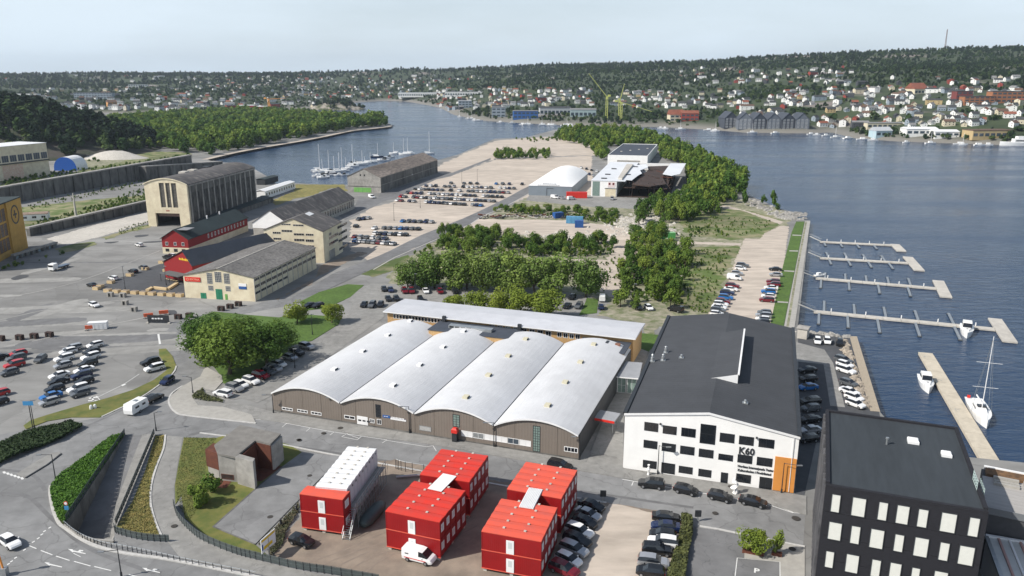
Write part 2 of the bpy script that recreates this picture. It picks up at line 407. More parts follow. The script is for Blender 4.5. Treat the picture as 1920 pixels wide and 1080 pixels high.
# ---------------------------------------------------------------- water
def make_water():
 m = bpy.data.materials.new('sea_water'); m.use_nodes = True
 n = m.node_tree.nodes; l = m.node_tree.links; b = n['Principled BSDF']
 b.inputs['Base Color'].default_value = (0.012, 0.034, 0.080, 1)
 b.inputs['Roughness'].default_value = 0.12; b.inputs['IOR'].default_value = 1.33
 t = n.new('ShaderNodeTexCoord')
 mp_ = n.new('ShaderNodeMapping'); mp_.inputs['Rotation'].default_value = (0, 0, R(-18)); mp_.inputs['Scale'].default_value = (0.10, 0.30, 1)
 l.new(t.outputs['Object'], mp_.inputs['Vector'])
 a = n.new('ShaderNodeTexNoise'); a.inputs['Scale'].default_value = 1.6; a.inputs['Detail'].default_value = 6; a.inputs['Roughness'].default_value = 0.6
 a.inputs['Distortion'].default_value = 0.6
 l.new(mp_.outputs[0], a.inputs['Vector'])
 mp2 = n.new('ShaderNodeMapping'); mp2.inputs['Rotation'].default_value = (0, 0, R(12)); mp2.inputs['Scale'].default_value = (0.006, 0.03, 1)
 l.new(t.outputs['Object'], mp2.inputs['Vector'])
 c = n.new('ShaderNodeTexNoise'); c.inputs['Scale'].default_value = 1.0; c.inputs['Detail'].default_value = 5
 l.new(mp2.outputs[0], c.inputs['Vector'])
 r = n.new('ShaderNodeMapRange'); r.inputs['From Min'].default_value = 0.35; r.inputs['From Max'].default_value = 0.65
 r.inputs['To Min'].default_value = 0.06; r.inputs['To Max'].default_value = 0.26
 l.new(c.outputs['Fac'], r.inputs['Value']); l.new(r.outputs[0], b.inputs['Roughness'])
 bp = n.new('ShaderNodeBump'); bp.inputs['Distance'].default_value = 0.42; bp.inputs['Strength'].default_value = 1.0
 l.new(a.outputs['Fac'], bp.inputs['Height']); l.new(bp.outputs[0], b.inputs['Normal'])
 mb = MB()
 mb.add([(-9000, 330, -2), (11000, 330, -2), (11000, 9500, -2), (-9000, 9500, -2)], [(0, 1, 2, 3)])
 mb.add([(40, -300, -2), (11000, -300, -2), (11000, 330, -2), (40, 330, -2)], [(0, 1, 2, 3)])
 struct('water', mb, m)
make_water()
# ---------------------------------------------------------------- near land
def Pw(px, py, z=0): p = G(px, py, z); return (p.x, p.y)
near_px = [(1590, 630), (1499, 618), (1496, 612), (1519, 413), (1480, 411), (1492, 399), (1462, 391), (1432, 378), (1398, 364), (1392, 342), (1352, 312), (1292, 286), (1245, 266), (1215, 246), (1100, 239), (1040, 243), (985, 258), (928, 260), (858, 290), (822, 300), (806, 303), (790, 318), (700, 338), (645, 347), (600, 346), (552, 343), (520, 346), (500, 330), (470, 313), (440, 305), (402, 304), (386, 298), (440, 285), (500, 274), (560, 264), (612, 254), (660, 244), (690, 241), (716, 239), (736, 236), (728, 230), (700, 227), (640, 221), (560, 215), (480, 212)]
near_land = [Pw(*p) for p in near_px]
near_land = [(92.8, 206.6)] + near_land[1:] + [(-900, 1500), (-2600, 1500), (-2600, -120), (200, -120), (200, 108), (77, 138), (79, 157)]
ramp_px = Z(0, 600, 2.25, [(528, 488), (648, 490), (482, 885), (484, 938), (400, 932), (335, 912), (275, 868)])
ramp_hole = P2(ramp_px)
def seawall_mats(m): return [m, concrete_dark]
sheet('ground', near_land, 0.0, seawall_mats(apron), thick=6.0, holes=[ramp_hole], world=True)
# ---------------------------------------------------------------- far shore and hills
def lattice(x, y, seed):
 xi = np.floor(x).astype(np.int64); yi = np.floor(y).astype(np.int64); fx = x - xi; fy = y - yi
 fx = fx * fx * (3 - 2 * fx); fy = fy * fy * (3 - 2 * fy)
 def h(a, b):
  k = (a * 374761393 + b * 668265263 + seed * 1442695041) & 0xffffffff
  k = ((k ^ (k >> 13)) * 1274126177) & 0xffffffff
  return ((k ^ (k >> 16)) & 0xffff) / 65535.0
 return (h(xi, yi) * (1 - fx) + h(xi + 1, yi) * fx) * (1 - fy) + (h(xi, yi + 1) * (1 - fx) + h(xi + 1, yi + 1) * fx) * fy
def fbm(x, y, sc_, seed, o=4):
 s = np.zeros_like(x); a = 0.5; tot = 0
 for k in range(o):
  s += a * lattice(x / sc_, y / sc_, seed + k * 17); tot += a; a *= 0.5; sc_ = sc_ * 0.5
 return s / tot - 0.5
def sdist(poly, X, Y):
 """distance to a polygon outline, negative inside"""
 d = np.full(X.shape, 1e12); ins = np.zeros(X.shape, bool); n = len(poly)
 for i in range(n):
  ax, ay = poly[i]; bx, by = poly[(i + 1) % n]; ex, ey = bx - ax, by - ay
  wx, wy = X - ax, Y - ay
  t = np.clip((wx * ex + wy * ey) / (ex * ex + ey * ey + 1e-9), 0, 1)
  d = np.minimum(d, (wx - ex * t) ** 2 + (wy - ey * t) ** 2)
  c = ((ay > Y) != (by > Y)) & (X < (bx - ax) * (Y - ay) / ((by - ay) if by != ay else 1e-9) + ax)
  ins ^= c
 d = np.sqrt(d)
 return np.where(ins, -d, d)
shore_px = [(1920, 273), (1790, 269), (1680, 265), (1600, 259), (1560, 248), (1520, 250), (1400, 249), (1340, 244), (1240, 238), (1100, 238), (1040, 234), (980, 231), (900, 226), (850, 215), (826, 202), (800, 197), (760, 190), (720, 189), (660, 193), (615, 197), (592, 204), (575, 213), (640, 222), (700, 229), (740, 236), (715, 241), (660, 246), (560, 265), (440, 287), (385, 300)]
water_poly = [Pw(*p, z=-2) for p in shore_px]
water_poly = [(4500, 500), (2600, 640)] + water_poly + [(-190, 520), (-60, 250), (60, -200), (4500, -200)]
K_PX = [-1200, 0, 200, 400, 560, 620, 700, 780, 830, 900, 1000, 1100, 1200, 1290, 1350, 1420, 1550, 1700, 1800, 1920, 3400]
K_PY = [141, 141, 140, 140, 138, 137, 134, 130, 133, 128, 123, 122, 120, 117, 114, 108, 102, 96, 92, 90, 84]
K_D = [3800, 3800, 3700, 3600, 3500, 3500, 3400, 3400, 3400, 3300, 3200, 3100, 3000, 2950, 2900, 2800, 2700, 2700, 2700, 2700, 2700]
R_PX = [-1200, 0, 300, 560, 620, 700, 760, 800, 850, 900, 1040, 1240, 1400, 1600, 1920, 3400]
R_D = [1250, 1250, 1350, 1700, 2000, 2150, 2100, 1880, 1400, 1220, 1150, 1100, 1000, 920, 860, 800]
az_of = lambda px: np.arctan2((np.asarray(px, float) - 960) / F, 1 / CP)
K_H = [CAMZ + d * math.tan(math.atan((540 - y) / F) - PITCH) if False else 0 for y, d in zip(K_PY, K_D)]
K_H = []
for x_, y_, d_ in zip(K_PX, K_PY, K_D):
 v_ = ray(x_, y_); k_ = d_ / math.hypot(v_.x, v_.y); K_H.append(CAMZ + v_.z * k_)
K_AZ = az_of(K_PX); R_AZ = az_of(R_PX)
def height(X, Y):
 X = np.asarray(X, float); Y = np.asarray(Y, float)
 rho = np.hypot(X, Y); az = np.arctan2(X, Y)
 hs = np.interp(az, K_AZ, K_H); D = np.interp(az, K_AZ, K_D); r0 = np.interp(az, R_AZ, R_D)
 t = (rho - r0) / (D - r0)
 p = np.where(az < 0.0, 1.25, 1.0)
 base = hs * np.clip(t, 0, 1) ** p
 base = np.where(t > 1, hs * (1 - (rho - D) / 5000.0), base)
 env = np.clip(t * 3.0, 0, 1) * np.clip((1.06 - t) * 3.2, 0.18, 1)
 h = 0.6 + base + env * (fbm(X, Y, 520, 3) * 34 + fbm(X, Y, 150, 9) * 10)
 sw = sdist(water_poly, X, Y)
 h = np.minimum(np.maximum(h, 0.5), np.where(sw > 0, -1.4 + sw * 0.22, -2.0 + sw * 0.3))
 h = np.maximum(h, -6)
 sn = sdist(near_land, X, Y)
 h = np.where(sn < 0, np.minimum(h, -0.7), h)
 return h
NY, NX = 210, 320
yy = 620 * (7800 / 620) ** (np.arange(NY) / (NY - 1)); ss = np.linspace(-1, 1, NX)
GY, GS = np.meshgrid(yy, ss, indexing='ij'); GX = GS * (420 + 0.86 * GY)
GZ = height(GX, GY)
tv = np.stack([GX.ravel(), GY.ravel(), GZ.ravel()], 1)
idx = np.arange(NY * NX).reshape(NY, NX)
tf = np.stack([idx[:-1, :-1].ravel(), idx[:-1, 1:].ravel(), idx[1:, 1:].ravel(), idx[1:, :-1].ravel()], 1)
keep = (GZ.ravel()[tf].max(1) > -4)
tf = tf[keep]
def np_mesh(name, v, f, m, smooth=False):
 me = bpy.data.meshes.new(name); me.vertices.add(len(v)); me.vertices.foreach_set('co', v.astype(np.float32).ravel())
 k = f.shape[1]; me.loops.add(f.size); me.loops.foreach_set('vertex_index', f.astype(np.int32).ravel())
 me.polygons.add(len(f)); me.polygons.foreach_set('loop_start', np.arange(0, f.size, k, dtype=np.int32)); me.polygons.foreach_set('loop_total', np.full(len(f), k, np.int32))
 if smooth: me.polygons.foreach_set('use_smooth', np.ones(len(f), bool))
 me.materials.append(m); me.update(calc_edges=True); me.validate()
 return me
def hill_material():
 m = mat('hillside', (0.05, 0.07, 0.028), 0.95, 0.2, 0.02, c2=(0.022, 0.034, 0.014), big=0.2, det=12)
 n = m.node_tree.nodes; l = m.node_tree.links; b = n['Principled BSDF']
 src = b.inputs['Base Color'].links[0].from_socket
 t = n.new('ShaderNodeTexCoord'); a = n.new('ShaderNodeTexNoise'); a.inputs['Scale'].default_value = 0.006; a.inputs['Detail'].default_value = 10
 l.new(t.outputs['Object'], a.inputs['Vector'])
 r = n.new('ShaderNodeMapRange'); r.inputs['From Min'].default_value = 0.60; r.inputs['From Max'].default_value = 0.66
 l.new(a.outputs['Fac'], r.inputs['Value'])
 x = n.new('ShaderNodeMix'); x.data_type = 'RGBA'; x.inputs['B'].default_value = (0.20, 0.175, 0.16, 1)
 l.new(r.outputs[0], x.inputs['Factor']); l.new(src, x.inputs['A'])
 s = n.new('ShaderNodeSeparateXYZ'); l.new(t.outputs['Object'], s.inputs[0])
 q = n.new('ShaderNodeMapRange'); q.inputs['From Min'].default_value = 0.2; q.inputs['From Max'].default_value = 6.0
 q.inputs['To Min'].default_value = 1; q.inputs['To Max'].default_value = 0
 l.new(s.outputs[2], q.inputs['Value'])
 y = n.new('ShaderNodeMix'); y.data_type = 'RGBA'; y.inputs['B'].default_value = (0.19, 0.18, 0.16, 1)
 l.new(q.outputs[0], y.inputs['Factor']); l.new(x.outputs['Result'], y.inputs['A'])
 l.new(y.outputs['Result'], b.inputs['Base Color'])
 return m
terrain = link('hills', np_mesh('hills', tv, tf, hill_material(), True)); tag(terrain, kind='structure')
def hit(px, py):
 """where the sight line meets the far terrain"""
 d = ray(px, py); hlen = math.hypot(d.x, d.y)
 rr = 700 * (6500 / 700) ** (np.arange(500) / 499); k = rr / hlen
 X = d.x * k; Y = d.y * k; Zr = CAMZ + d.z * k
 H_ = height(X, Y); ok = np.where((Zr <= H_) & (H_ > 0.2))[0]
 if not len(ok): return None
 i = ok[0]; return Vector((X[i], Y[i], H_[i]))
# rocky wooded hill behind the yards on the left
def mound(name, cx, cy, rx, ry, h, m, nseg=48, nr=16, amp=0.25, seed=1, rot=0.0, z0=-0.3, flat=1.6):
 vs = []; fs = []
 for j in range(nr + 1):
  t = j / nr
  for i in range(nseg):
   a = 2 * math.pi * i / nseg
   x = t * rx * math.cos(a); y = t * ry * math.sin(a)
   xr = x * math.cos(rot) - y * math.sin(rot); yr = x * math.sin(rot) + y * math.cos(rot)
   zz = h * (1 - t ** flat); vs.append((cx + xr, cy + yr, zz))
 V = np.array(vs); nn = fbm(V[:, 0], V[:, 1], max(rx, ry) * 0.5, seed, 5)
 edge = np.clip(V[:, 2] / h * 3, 0, 1)
 V[:, 2] += nn * h * amp * 2 * edge; V[:, 2] = np.maximum(V[:, 2], 0) + z0
 for j in range(nr):
  for i in range(nseg):
   k = (i + 1) % nseg
   fs.append((j * nseg + i, (j + 1) * nseg + i, (j + 1) * nseg + k, j * nseg + k))
 o = link(name, np_mesh(name, V, np.array(fs), m, True)); tag(o, kind='structure'); return o, V
rock_m = mat('rocky_slope', (0.07, 0.06, 0.055), 0.95, 0.2, 0.06, c2=(0.03, 0.042, 0.018), big=0.25, det=12, bump=1.0)
c_ = G(-40, 285)
hill_obj, hill_V = mound('rocky_hill', c_.x - 40, c_.y + 60, 215, 135, 38, rock_m, seed=5, rot=R(-28), flat=2.2)
c_ = hit(633, 205) or G(633, 205, -1)
c_ = G(632, 205, -2)
islet, islet_V = mound('rocky_islet', c_.x, c_.y, 62, 34, 16, mat('islet_rock', (0.30, 0.27, 0.23), 0.95, 0.2, 0.08, c2=(0.06, 0.07, 0.03), det=10, lo=0.42, hi=0.55), seed=8, z0=-2.2)
# ---------------------------------------------------------------- ground surfaces, each a little above the one below
zq1 = lambda L: Z(0, 360, 3.856, L)
zt = lambda L: Z(240, 280, 3.6, L)
zl = lambda L: Z(0, 600, 2.25, L)
zm = lambda L: Z(340, 740, 3.177, L)
zr = lambda L: Z(1020, 780, 3.6, L)
z7 = lambda L: Z(1080, 360, 3.856, L)
z8 = lambda L: Z(340, 560, 4.908, L)
z4 = lambda L: Z(440, 180, 3.856, L)
z5 = lambda L: Z(860, 200, 4.0, L)
z6 = lambda L: Z(660, 380, 3.856, L)
sheet('gravel_lot', [(658, 470), (658, 413), (702, 388), (738, 379), (752, 366), (820, 333), (850, 328), (930, 299), (1110, 292), (1112, 378), (985, 372), (905, 402), (830, 436), (760, 472), (700, 494)], 0.02, sand, rag=1.0)
sheet('quay_gravel', [(826, 326), (812, 316), (850, 297), (927, 264), (1000, 258), (1070, 256), (1110, 266), (1126, 291), (935, 296), (850, 324)], 0.02, sand, rag=2)
sheet('site_ground', [(990, 371), (1112, 376), (1290, 384), (1400, 372), (1488, 402), (1480, 418), (1400, 600), (1215, 612), (1140, 592), (1140, 565), (1060, 548), (800, 536), (748, 541), (722, 520), (765, 482), (835, 444), (910, 404)], 0.03, rubble, rag=1.5)
sheet('sandy_track', [(838, 428), (900, 411), (1060, 413), (1120, 420), (1190, 428), (1215, 437), (1190, 500), (1160, 560), (1120, 545), (1060, 505), (1060, 486), (1140, 488), (1150, 455), (1000, 441), (900, 438)], 0.05, sand, rag=1.2)
sheet('meadow', z7([(760, 215), (1000, 120), (1200, 120), (1500, 205), (1440, 250), (1330, 330), (1150, 345), (980, 335), (800, 300)]), 0.05, heath, rag=2)
sheet('meadow', z7([(720, 400), (900, 405), (1190, 392), (1130, 520), (1080, 620), (960, 885), (640, 850), (760, 600)]), 0.055, heath, rag=1.5)
sheet('footpath', z7([(980, 95), (1100, 100), (1500, 215), (1475, 235), (1200, 135), (1000, 110)]), 0.07, sand, rag=0.5)
sheet('footpath', z7([(640, 355), (1195, 370), (1190, 388), (640, 372)]), 0.07, sand, rag=0.4)
sheet('gravel_parking', z7([(1222, 335), (1325, 342), (1365, 300), (1480, 245), (1540, 250), (1500, 560), (1420, 960), (940, 905), (1060, 750), (1150, 500)]), 0.08, sand, rag=0.4)
sheet('grass_strip', z7([(1592, 215), (1652, 215), (1500, 975), (1405, 955), (1490, 560), (1560, 290)]), 0.12, grass_m, thick=0.12)
for q in ([(1565, 310), (1630, 313), (1630, 320), (1563, 317)], [(1543, 424), (1608, 425), (1606, 433), (1541, 431)], [(1505, 568), (1580, 572), (1578, 581), (1503, 576)], [(1455, 792), (1535, 797), (1533, 806), (1453, 801)]):
 sheet('crossing_path', z7(q), 0.14, light_paving)
sheet('quay_edge', z7([(1656, 212), (1694, 211), (1580, 980), (1560, 1000), (1504, 975)]), 0.10, light_paving, thick=0.1)
strip('quay_gutter', z7([(1664, 216), (1588, 620), (1530, 975)]), 0.7, 0.11, rubble)
sheet('road', smooth_line([(1010, 352), (985, 366), (945, 388), (912, 402), (880, 421), (800, 455), (740, 481), (700, 504), (640, 531), (600, 550), (560, 568), (545, 560), (585, 538), (625, 513), (690, 488), (730, 471), (790, 441), (868, 410), (920, 386), (960, 366), (990, 350)], 2), 0.09, asphalt_mid)
strip('kerb', [(1010, 353), (985, 367), (945, 389), (905, 405), (880, 422), (800, 457), (740, 483), (700, 506)], 0.5, 0.10, kerbstone)
sheet('yard_road', z4([(800, 895), (1010, 800), (1060, 768), (1200, 722), (1460, 602), (1560, 582), (1700, 520), (1851, 462), (1851, 448), (1560, 560), (1470, 570), (1050, 700), (1035, 745), (900, 735), (870, 790), (740, 860)]), 0.05, asphalt_mid)
sheet('site_road', [(1100, 366), (1240, 374), (1285, 385), (1190, 392), (1110, 388), (985, 376), (992, 366)], 0.06, paving, rag=0.8)
strip('canal_bank', [(384, 299), (440, 286), (500, 275), (560, 265), (612, 255), (660, 245), (700, 241), (732, 237)], 6, 0.06, sand, sm=3)
# left yards
sheet('overgrown_slab', zq1([(150, 110), (600, 62), (1070, 20), (1085, 110), (830, 165), (560, 220), (420, 280), (230, 310), (180, 250)]), 0.03, heath, rag=1.2)
sheet('concrete_slab', zq1([(330, 340), (700, 235), (1080, 140), (1095, 215), (720, 325), (480, 385)]), 0.05, concrete_light, rag=0.6)
sheet('weedy_strip', zq1([(400, 410), (560, 370), (700, 360), (690, 385), (520, 430), (430, 440)]), 0.06, heath, rag=0.8)
sheet('weedy_strip', zq1([(740, 330), (1000, 250), (1090, 235), (1080, 262), (900, 300), (780, 345)]), 0.06, heath, rag=0.8)
sheet('forecourt', zq1([(690, 700), (810, 640), (930, 600), (1190, 510), (1335, 640), (1345, 752), (1000, 738), (780, 722)]), 0.05, asphalt_dark)
sheet('bank_grass', Z(0, 180, 3.856, [(0, 590), (360, 590), (560, 545), (720, 500), (900, 440), (1100, 400), (1380, 410), (1380, 445), (1100, 478), (720, 540), (400, 610), (0, 670)]), 0.03, heath, rag=1.5)
sheet('quarry_floor', Z(0, 180, 3.856, [(560, 470), (640, 425), (760, 400), (760, 290), (930, 290), (970, 400), (900, 470), (720, 510), (600, 520)]), 0.04, rubble, rag=2)
sheet('quay_lawn', z4([(440, 640), (790, 640), (820, 690), (700, 665), (560, 720), (430, 745), (360, 770), (300, 790), (260, 760), (430, 690)]), 0.05, dry_grass, rag=1)
sheet('rough_bank', zt([(1000, 1010), (1250, 905), (1290, 790), (1340, 770), (1560, 690), (1620, 700), (1480, 760), (1280, 860), (1100, 960), (1000, 1018)]), 0.04, dirt, rag=0.6)
for i in range(5):
 q = [[(80, 625), (150, 600), (210, 605), (180, 622), (110, 638)], [(980, 315), (1070, 308), (1060, 320), (985, 328)], [(1040, 360), (1170, 355), (1160, 363), (1050, 368)], [(1170, 865), (1260, 855), (1275, 880), (1200, 890)], [(750, 365), (860, 358), (800, 372)]][i]
 sheet('tarmac_patch', zq1(q), 0.05, asphalt_dark, sm=3)
# streets at the bottom left and along the hall
street_px = [(-400, 640), (0, 815), (45, 806), (190, 783), (300, 700), (327, 668), (300, 655), (296, 640), (330, 600), (420, 583), (545, 556), (590, 540), (600, 555), (545, 572), (440, 592), (374, 602), (360, 640), (374, 690), (412, 700), (402, 735), (470, 765), (512, 782), (1085, 872), (1168, 882), (1512, 932), (1506, 1025), (1312, 990), (1235, 962), (1110, 938), (740, 866), (645, 856), (529, 835), (480, 826), (480, 1049), (640, 1083), (700, 1300), (-300, 1500), (-700, 1000)]
sheet('street', street_px, 0.02, asphalt, holes=[ramp_hole])
sheet('sidewalk', smooth_line([(345, 747), (352, 730), (395, 735), (450, 757), (512, 773)], 1, False) + [(1085, 864), (1100, 868), (1168, 879), (1488, 927), (1512, 931), (1512, 966), (1487, 960), (1439, 944), (1167, 897), (900, 850), (812, 834), (678, 817), (539, 794), (440, 780), (380, 768)], 0.13, paving, thick=0.13)
sheet('sidewalk', zl([(872, 200), (935, 235), (940, 262), (905, 300), (850, 310), (815, 335), (835, 362), (940, 368), (1060, 400), (1080, 436), (800, 406), (742, 391), (714, 352), (720, 322), (770, 280), (845, 240), (860, 210)]), 0.135, light_paving, thick=0.13)
strip('kerb', zl([(770, 279), (728, 308), (713, 335), (716, 360), (742, 391), (800, 406), (1080, 437)]), 0.35, 0.16, kerbstone, sm=3, h=0.15)
sheet('hall_car_park', z8([(560, 920), (480, 930), (300, 905), (380, 800), (560, 740), (980, 560), (1230, 420), (1470, 230), (1470, 170), (1640, 60), (1865, 60), (1865, 170), (1400, 510), (840, 890), (700, 960)]), 0.05, paving)
sheet('side_yard', [(1100, 868), (1168, 880), (1170, 780), (1215, 660), (1190, 650), (1150, 740)], 0.14, paving)
sheet('back_car_park', z6([(0, 720), (-60, 700), (80, 610), (130, 585), (330, 590), (700, 600), (1120, 640), (1560, 650), (1700, 680), (1660, 810), (1200, 830), (200, 800), (-20, 860)]), 0.065, paving)
sheet('back_yard', [(1120, 592), (1140, 570), (1280, 575), (1330, 590), (1240, 604), (1218, 640), (1196, 600)], 0.06, rubble, rag=0.5)
sheet('grass_patch', z7([(455, 1020), (600, 1035), (560, 1120), (440, 1240), (395, 1200)]), 0.09, grass_m)
sheet('grass_patch', z6([(1700, 690), (1780, 700), (1770, 800), (1640, 815), (1670, 760)]), 0.09, grass_m)
lawn = sheet('lawn', z8([(900, 175), (1000, 150), (1180, 150), (1400, 165), (1465, 195), (1450, 235), (1200, 390), (1020, 430), (990, 480), (700, 700), (560, 745), (420, 790), (370, 770), (370, 720), (200, 500), (90, 330), (90, 200), (300, 120), (600, 150)]), 0.10, grass_m, thick=0.1)
sheet('grass_bank', zt([(1160, 1030), (1290, 965), (1480, 912), (1592, 918), (1500, 1000), (1330, 1075), (1190, 1090)]), 0.10, grass_m, thick=0.1)
sheet('grass_bank', [(668, 512), (720, 492), (765, 478), (770, 484), (742, 506), (700, 520)], 0.06, heath, rag=0.4)
# verges, islands and lawns at the bottom left
sheet('verge', zl([(100, 447), (130, 425), (200, 402), (350, 358), (450, 332), (560, 297), (650, 254), (705, 212), (692, 180), (672, 150), (670, 124), (700, 122), (728, 155), (744, 195), (725, 225), (650, 288), (560, 343), (480, 388), (420, 412), (300, 412), (200, 428), (110, 462)]), 0.13, lawn_m, thick=0.13)
strip('kerb', zl([(744, 195), (728, 228), (650, 291), (560, 347), (430, 409)]), 0.35, 0.15, kerbstone, sm=3, h=0.15)
sheet('traffic_island', zl([(70, 652), (150, 600), (215, 565), (250, 558), (259, 566), (200, 612), (108, 668)]), 0.14, paving, thick=0.14)
strip('kerb', zl([(259, 566), (200, 612), (108, 668)]), 0.3, 0.17, dark_metal, h=0.1)
green_tri = zl([(214, 710), (240, 680), (300, 632), (400, 552), (470, 505), (520, 485), (526, 490), (272, 866), (248, 850), (228, 800), (216, 745)])
sheet('planted_bank', green_tri, 0.16, mat('planting_soil', (0.05, 0.06, 0.02), 0.95, 0.2, 1), thick=0.15)
strip('kerb', zl([(214, 700), (212, 740), (224, 800), (246, 855), (275, 880), (340, 925), (420, 960), (540, 988), (700, 1010), (900, 1048), (1100, 1090)]), 0.5, 0.2, kerbstone, sm=4, h=0.18)
sheet('median_grass', zl([(656, 490), (694, 486), (686, 545), (655, 620), (634, 700), (632, 780), (655, 860), (680, 915), (600, 912), (498, 898), (492, 872), (560, 765), (612, 640)]), 0.12, dry_grass, thick=0.1)
strip('kerb', zl([(698, 486), (690, 545), (660, 620), (638, 700), (636, 780), (658, 860), (684, 918)]), 0.35, 0.15, kerbstone, sm=3, h=0.12)
sheet('cycle_path', zl([(700, 488), (772, 494), (752, 600), (736, 700), (736, 785), (768, 858), (850, 928), (980, 984), (1080, 1013), (1240, 1050), (1500, 1110), (1450, 1140), (1100, 1075), (900, 1035), (760, 1005), (690, 915), (660, 860), (638, 780), (640, 700), (662, 620), (692, 545)]), 0.05, paving)
sheet('street_lawn', zl([(776, 498), (910, 500), (1010, 470)]) + zm([(640, 300), (720, 345), (480, 530), (185, 792), (440, 897), (520, 965), (250, 915), (100, 805), (20, 735), (0, 600)]) + zl([(740, 780), (738, 700), (755, 600)]), 0.11, lawn_m, thick=0.1)
sheet('tarmac_lot', zm([(190, 790), (440, 895), (700, 630), (935, 395), (960, 370), (720, 345), (600, 432), (480, 532)]), 0.13, asphalt)
strip('kerb', zm([(190, 790), (480, 532), (600, 432)]), 0.25, 0.16, concrete_dark, h=0.1)
strip('kerb', zm([(190, 790), (440, 895)]), 0.25, 0.16, concrete_dark, h=0.1)
strip('kerb', [(375, 812), (430, 819), (529, 834), (645, 857), (760, 878), (1000, 921), (1137, 943)], 0.4, 0.12, kerbstone, h=0.12)
strip('kerb', zr([(1050, 745), (1180, 766), (1340, 800), (1540, 840), (1760, 884)]), 0.4, 0.12, kerbstone, h=0.12)
sheet('dirt_yard', [(508, 1045), (548, 985), (600, 930), (652, 870), (740, 862), (1090, 935), (1140, 944), (1240, 958), (1290, 985), (1270, 1130), (640, 1130), (640, 1078), (560, 1058)], 0.04, dirt, rag=0.3)
sheet('gravel_parking', zr([(430, 592), (560, 612), (735, 650), (900, 690), (900, 1090), (600, 1200), (100, 1200), (150, 1050), (330, 800)]), 0.06, sand, rag=0.3)
sheet('driveway', zr([(1010, 752), (1180, 775), (1340, 806), (1352, 960), (1330, 1250), (880, 1250), (960, 900)]), 0.05, asphalt_mid)
sheet('parking_bay', zr([(1304, 964), (1590, 990), (1590, 1250), (1280, 1250)]), 0.09, asphalt_mid)
sheet('courtyard', zr([(1352, 808), (1760, 890), (1760, 1250), (1594, 1250), (1594, 988), (1302, 958), (1352, 962)]), 0.10, light_paving)
strip('bay_line', zr([(1270, 1250), (1304, 962), (1592, 989), (1594, 1250)]), 0.14, 0.115, white_line)
sheet('east_car_park', [(1496, 622), (1592, 632), (1648, 772), (1660, 830), (1530, 830), (1508, 930), (1512, 935), (1490, 930), (1499, 800)], 0.03, asphalt_dark)
sheet('car_park_lane', Z(1440, 600, 3.6, [(190, 150), (380, 200), (440, 290), (520, 590), (420, 580), (375, 300), (190, 280)]), 0.045, paving)
sheet('quay_edge', Z(1440, 600, 3.6, [(550, 110), (600, 112), (757, 620), (690, 615)]), 0.08, wood_deck, thick=0.08)
# road markings
def mark(pts, w_=0.14, z=0.045): return strip('road_marking', pts, w_, z, white_line)
y_ = lambda L: Z(480, 730, 5.05, L)
mark(y_([(0, 285), (110, 290), (700, 400), (1000, 445), (1240, 480)]), 0.13)
for a, b in (((290, 325), (245, 360)), ((515, 365), (475, 400)), ((740, 405), (700, 435)), ((870, 415), (812, 450)), ((1000, 445), (960, 480)), ((1240, 480), (1195, 510))): mark(y_([a, b]), 0.12)
mark(y_([(812, 450), (960, 480)]), 0.12); mark(y_([(860, 425), (975, 465)]), 0.12)
mark([(725, 826), (800, 838), (812, 836)], 0.12); mark([(812, 836), (818, 846)], 0.12)
mark([(1167, 899), (1300, 922), (1439, 946), (1487, 962)], 0.16)
for a, b in (((605, 440), (592, 470)), ((820, 498), (815, 512)), ((1050, 540), (1045, 552)), ((1505, 580), (1690, 655))): mark(zr([a, b]), 0.14)
mark(zr([(1690, 655), (1760, 660)]), 0.14)
for i in range(7):
 a = (345 + i * 100, 1020 + 0 * i)
k_ = lambda L: Z(0, 900, 6, L)
for a, b in (((325, 740), (410, 775)), ((460, 795), (590, 845)), ((630, 858), (785, 908)), ((835, 918), (1020, 970)), ((1060, 975), (1250, 1022)), ((1450, 1065), (1600, 1105))): mark(k_([a, b]), 0.16)
for a in ((560, 535), (500, 575), (470, 612), (430, 655), (375, 695), (275, 785), (175, 875), (130, 915), (95, 945)):
 x, y = a; sheet('road_marking', k_([(x - 18, y + 8), (x + 12, y - 10), (x + 20, y - 2), (x - 10, y + 16)]), 0.05, white_line)
def arrow(x, y, turn):
 body = [(0, 0), (60, 5), (50, 14), (110, 30), (200, 52), (196, 62), (108, 42), (60, 34), (58, 44)]
 sheet('road_marking', k_([(x + a * 1.0, y + b * 0.95) for a, b in body]), 0.05, white_line)
 if turn: sheet('road_marking', k_([(x + a, y + b) for a, b in [(110, 30), (130, 10), (175, 16), (165, 28), (140, 24), (150, 38)]]), 0.052, white_line)
arrow(765, 778, True); arrow(500, 928, False); arrow(1600, 990, True)
n_ = lambda L: Z(0, 600, 5.4, L)
mark(n_([(1410, 548), (1250, 655), (975, 790)]), 0.16); mark(n_([(975, 770), (1020, 820)]), 0.16)
sheet('road_marking', n_([(1225, 660), (1265, 645), (1275, 655), (1240, 672)]), 0.05, white_line)
for q in ([(895, 790), (990, 775), (1000, 785), (905, 800)], [(890, 815), (1000, 815), (1000, 823), (895, 825)], [(920, 780), (940, 780), (960, 830), (940, 830)]): sheet('road_marking', n_(q), 0.05, white_line)
mark(zl([(745, 122), (815, 98)]), 0.2); mark(zl([(668, 60), (675, 102)]), 0.5)
for i in range(6): mark(zl([(15 + i * 15, 640 + i * 5), (22 + i * 15, 648 + i * 5)]), 0.4)
mark(zl([(310, 985), (340, 1000)]), 0.1)
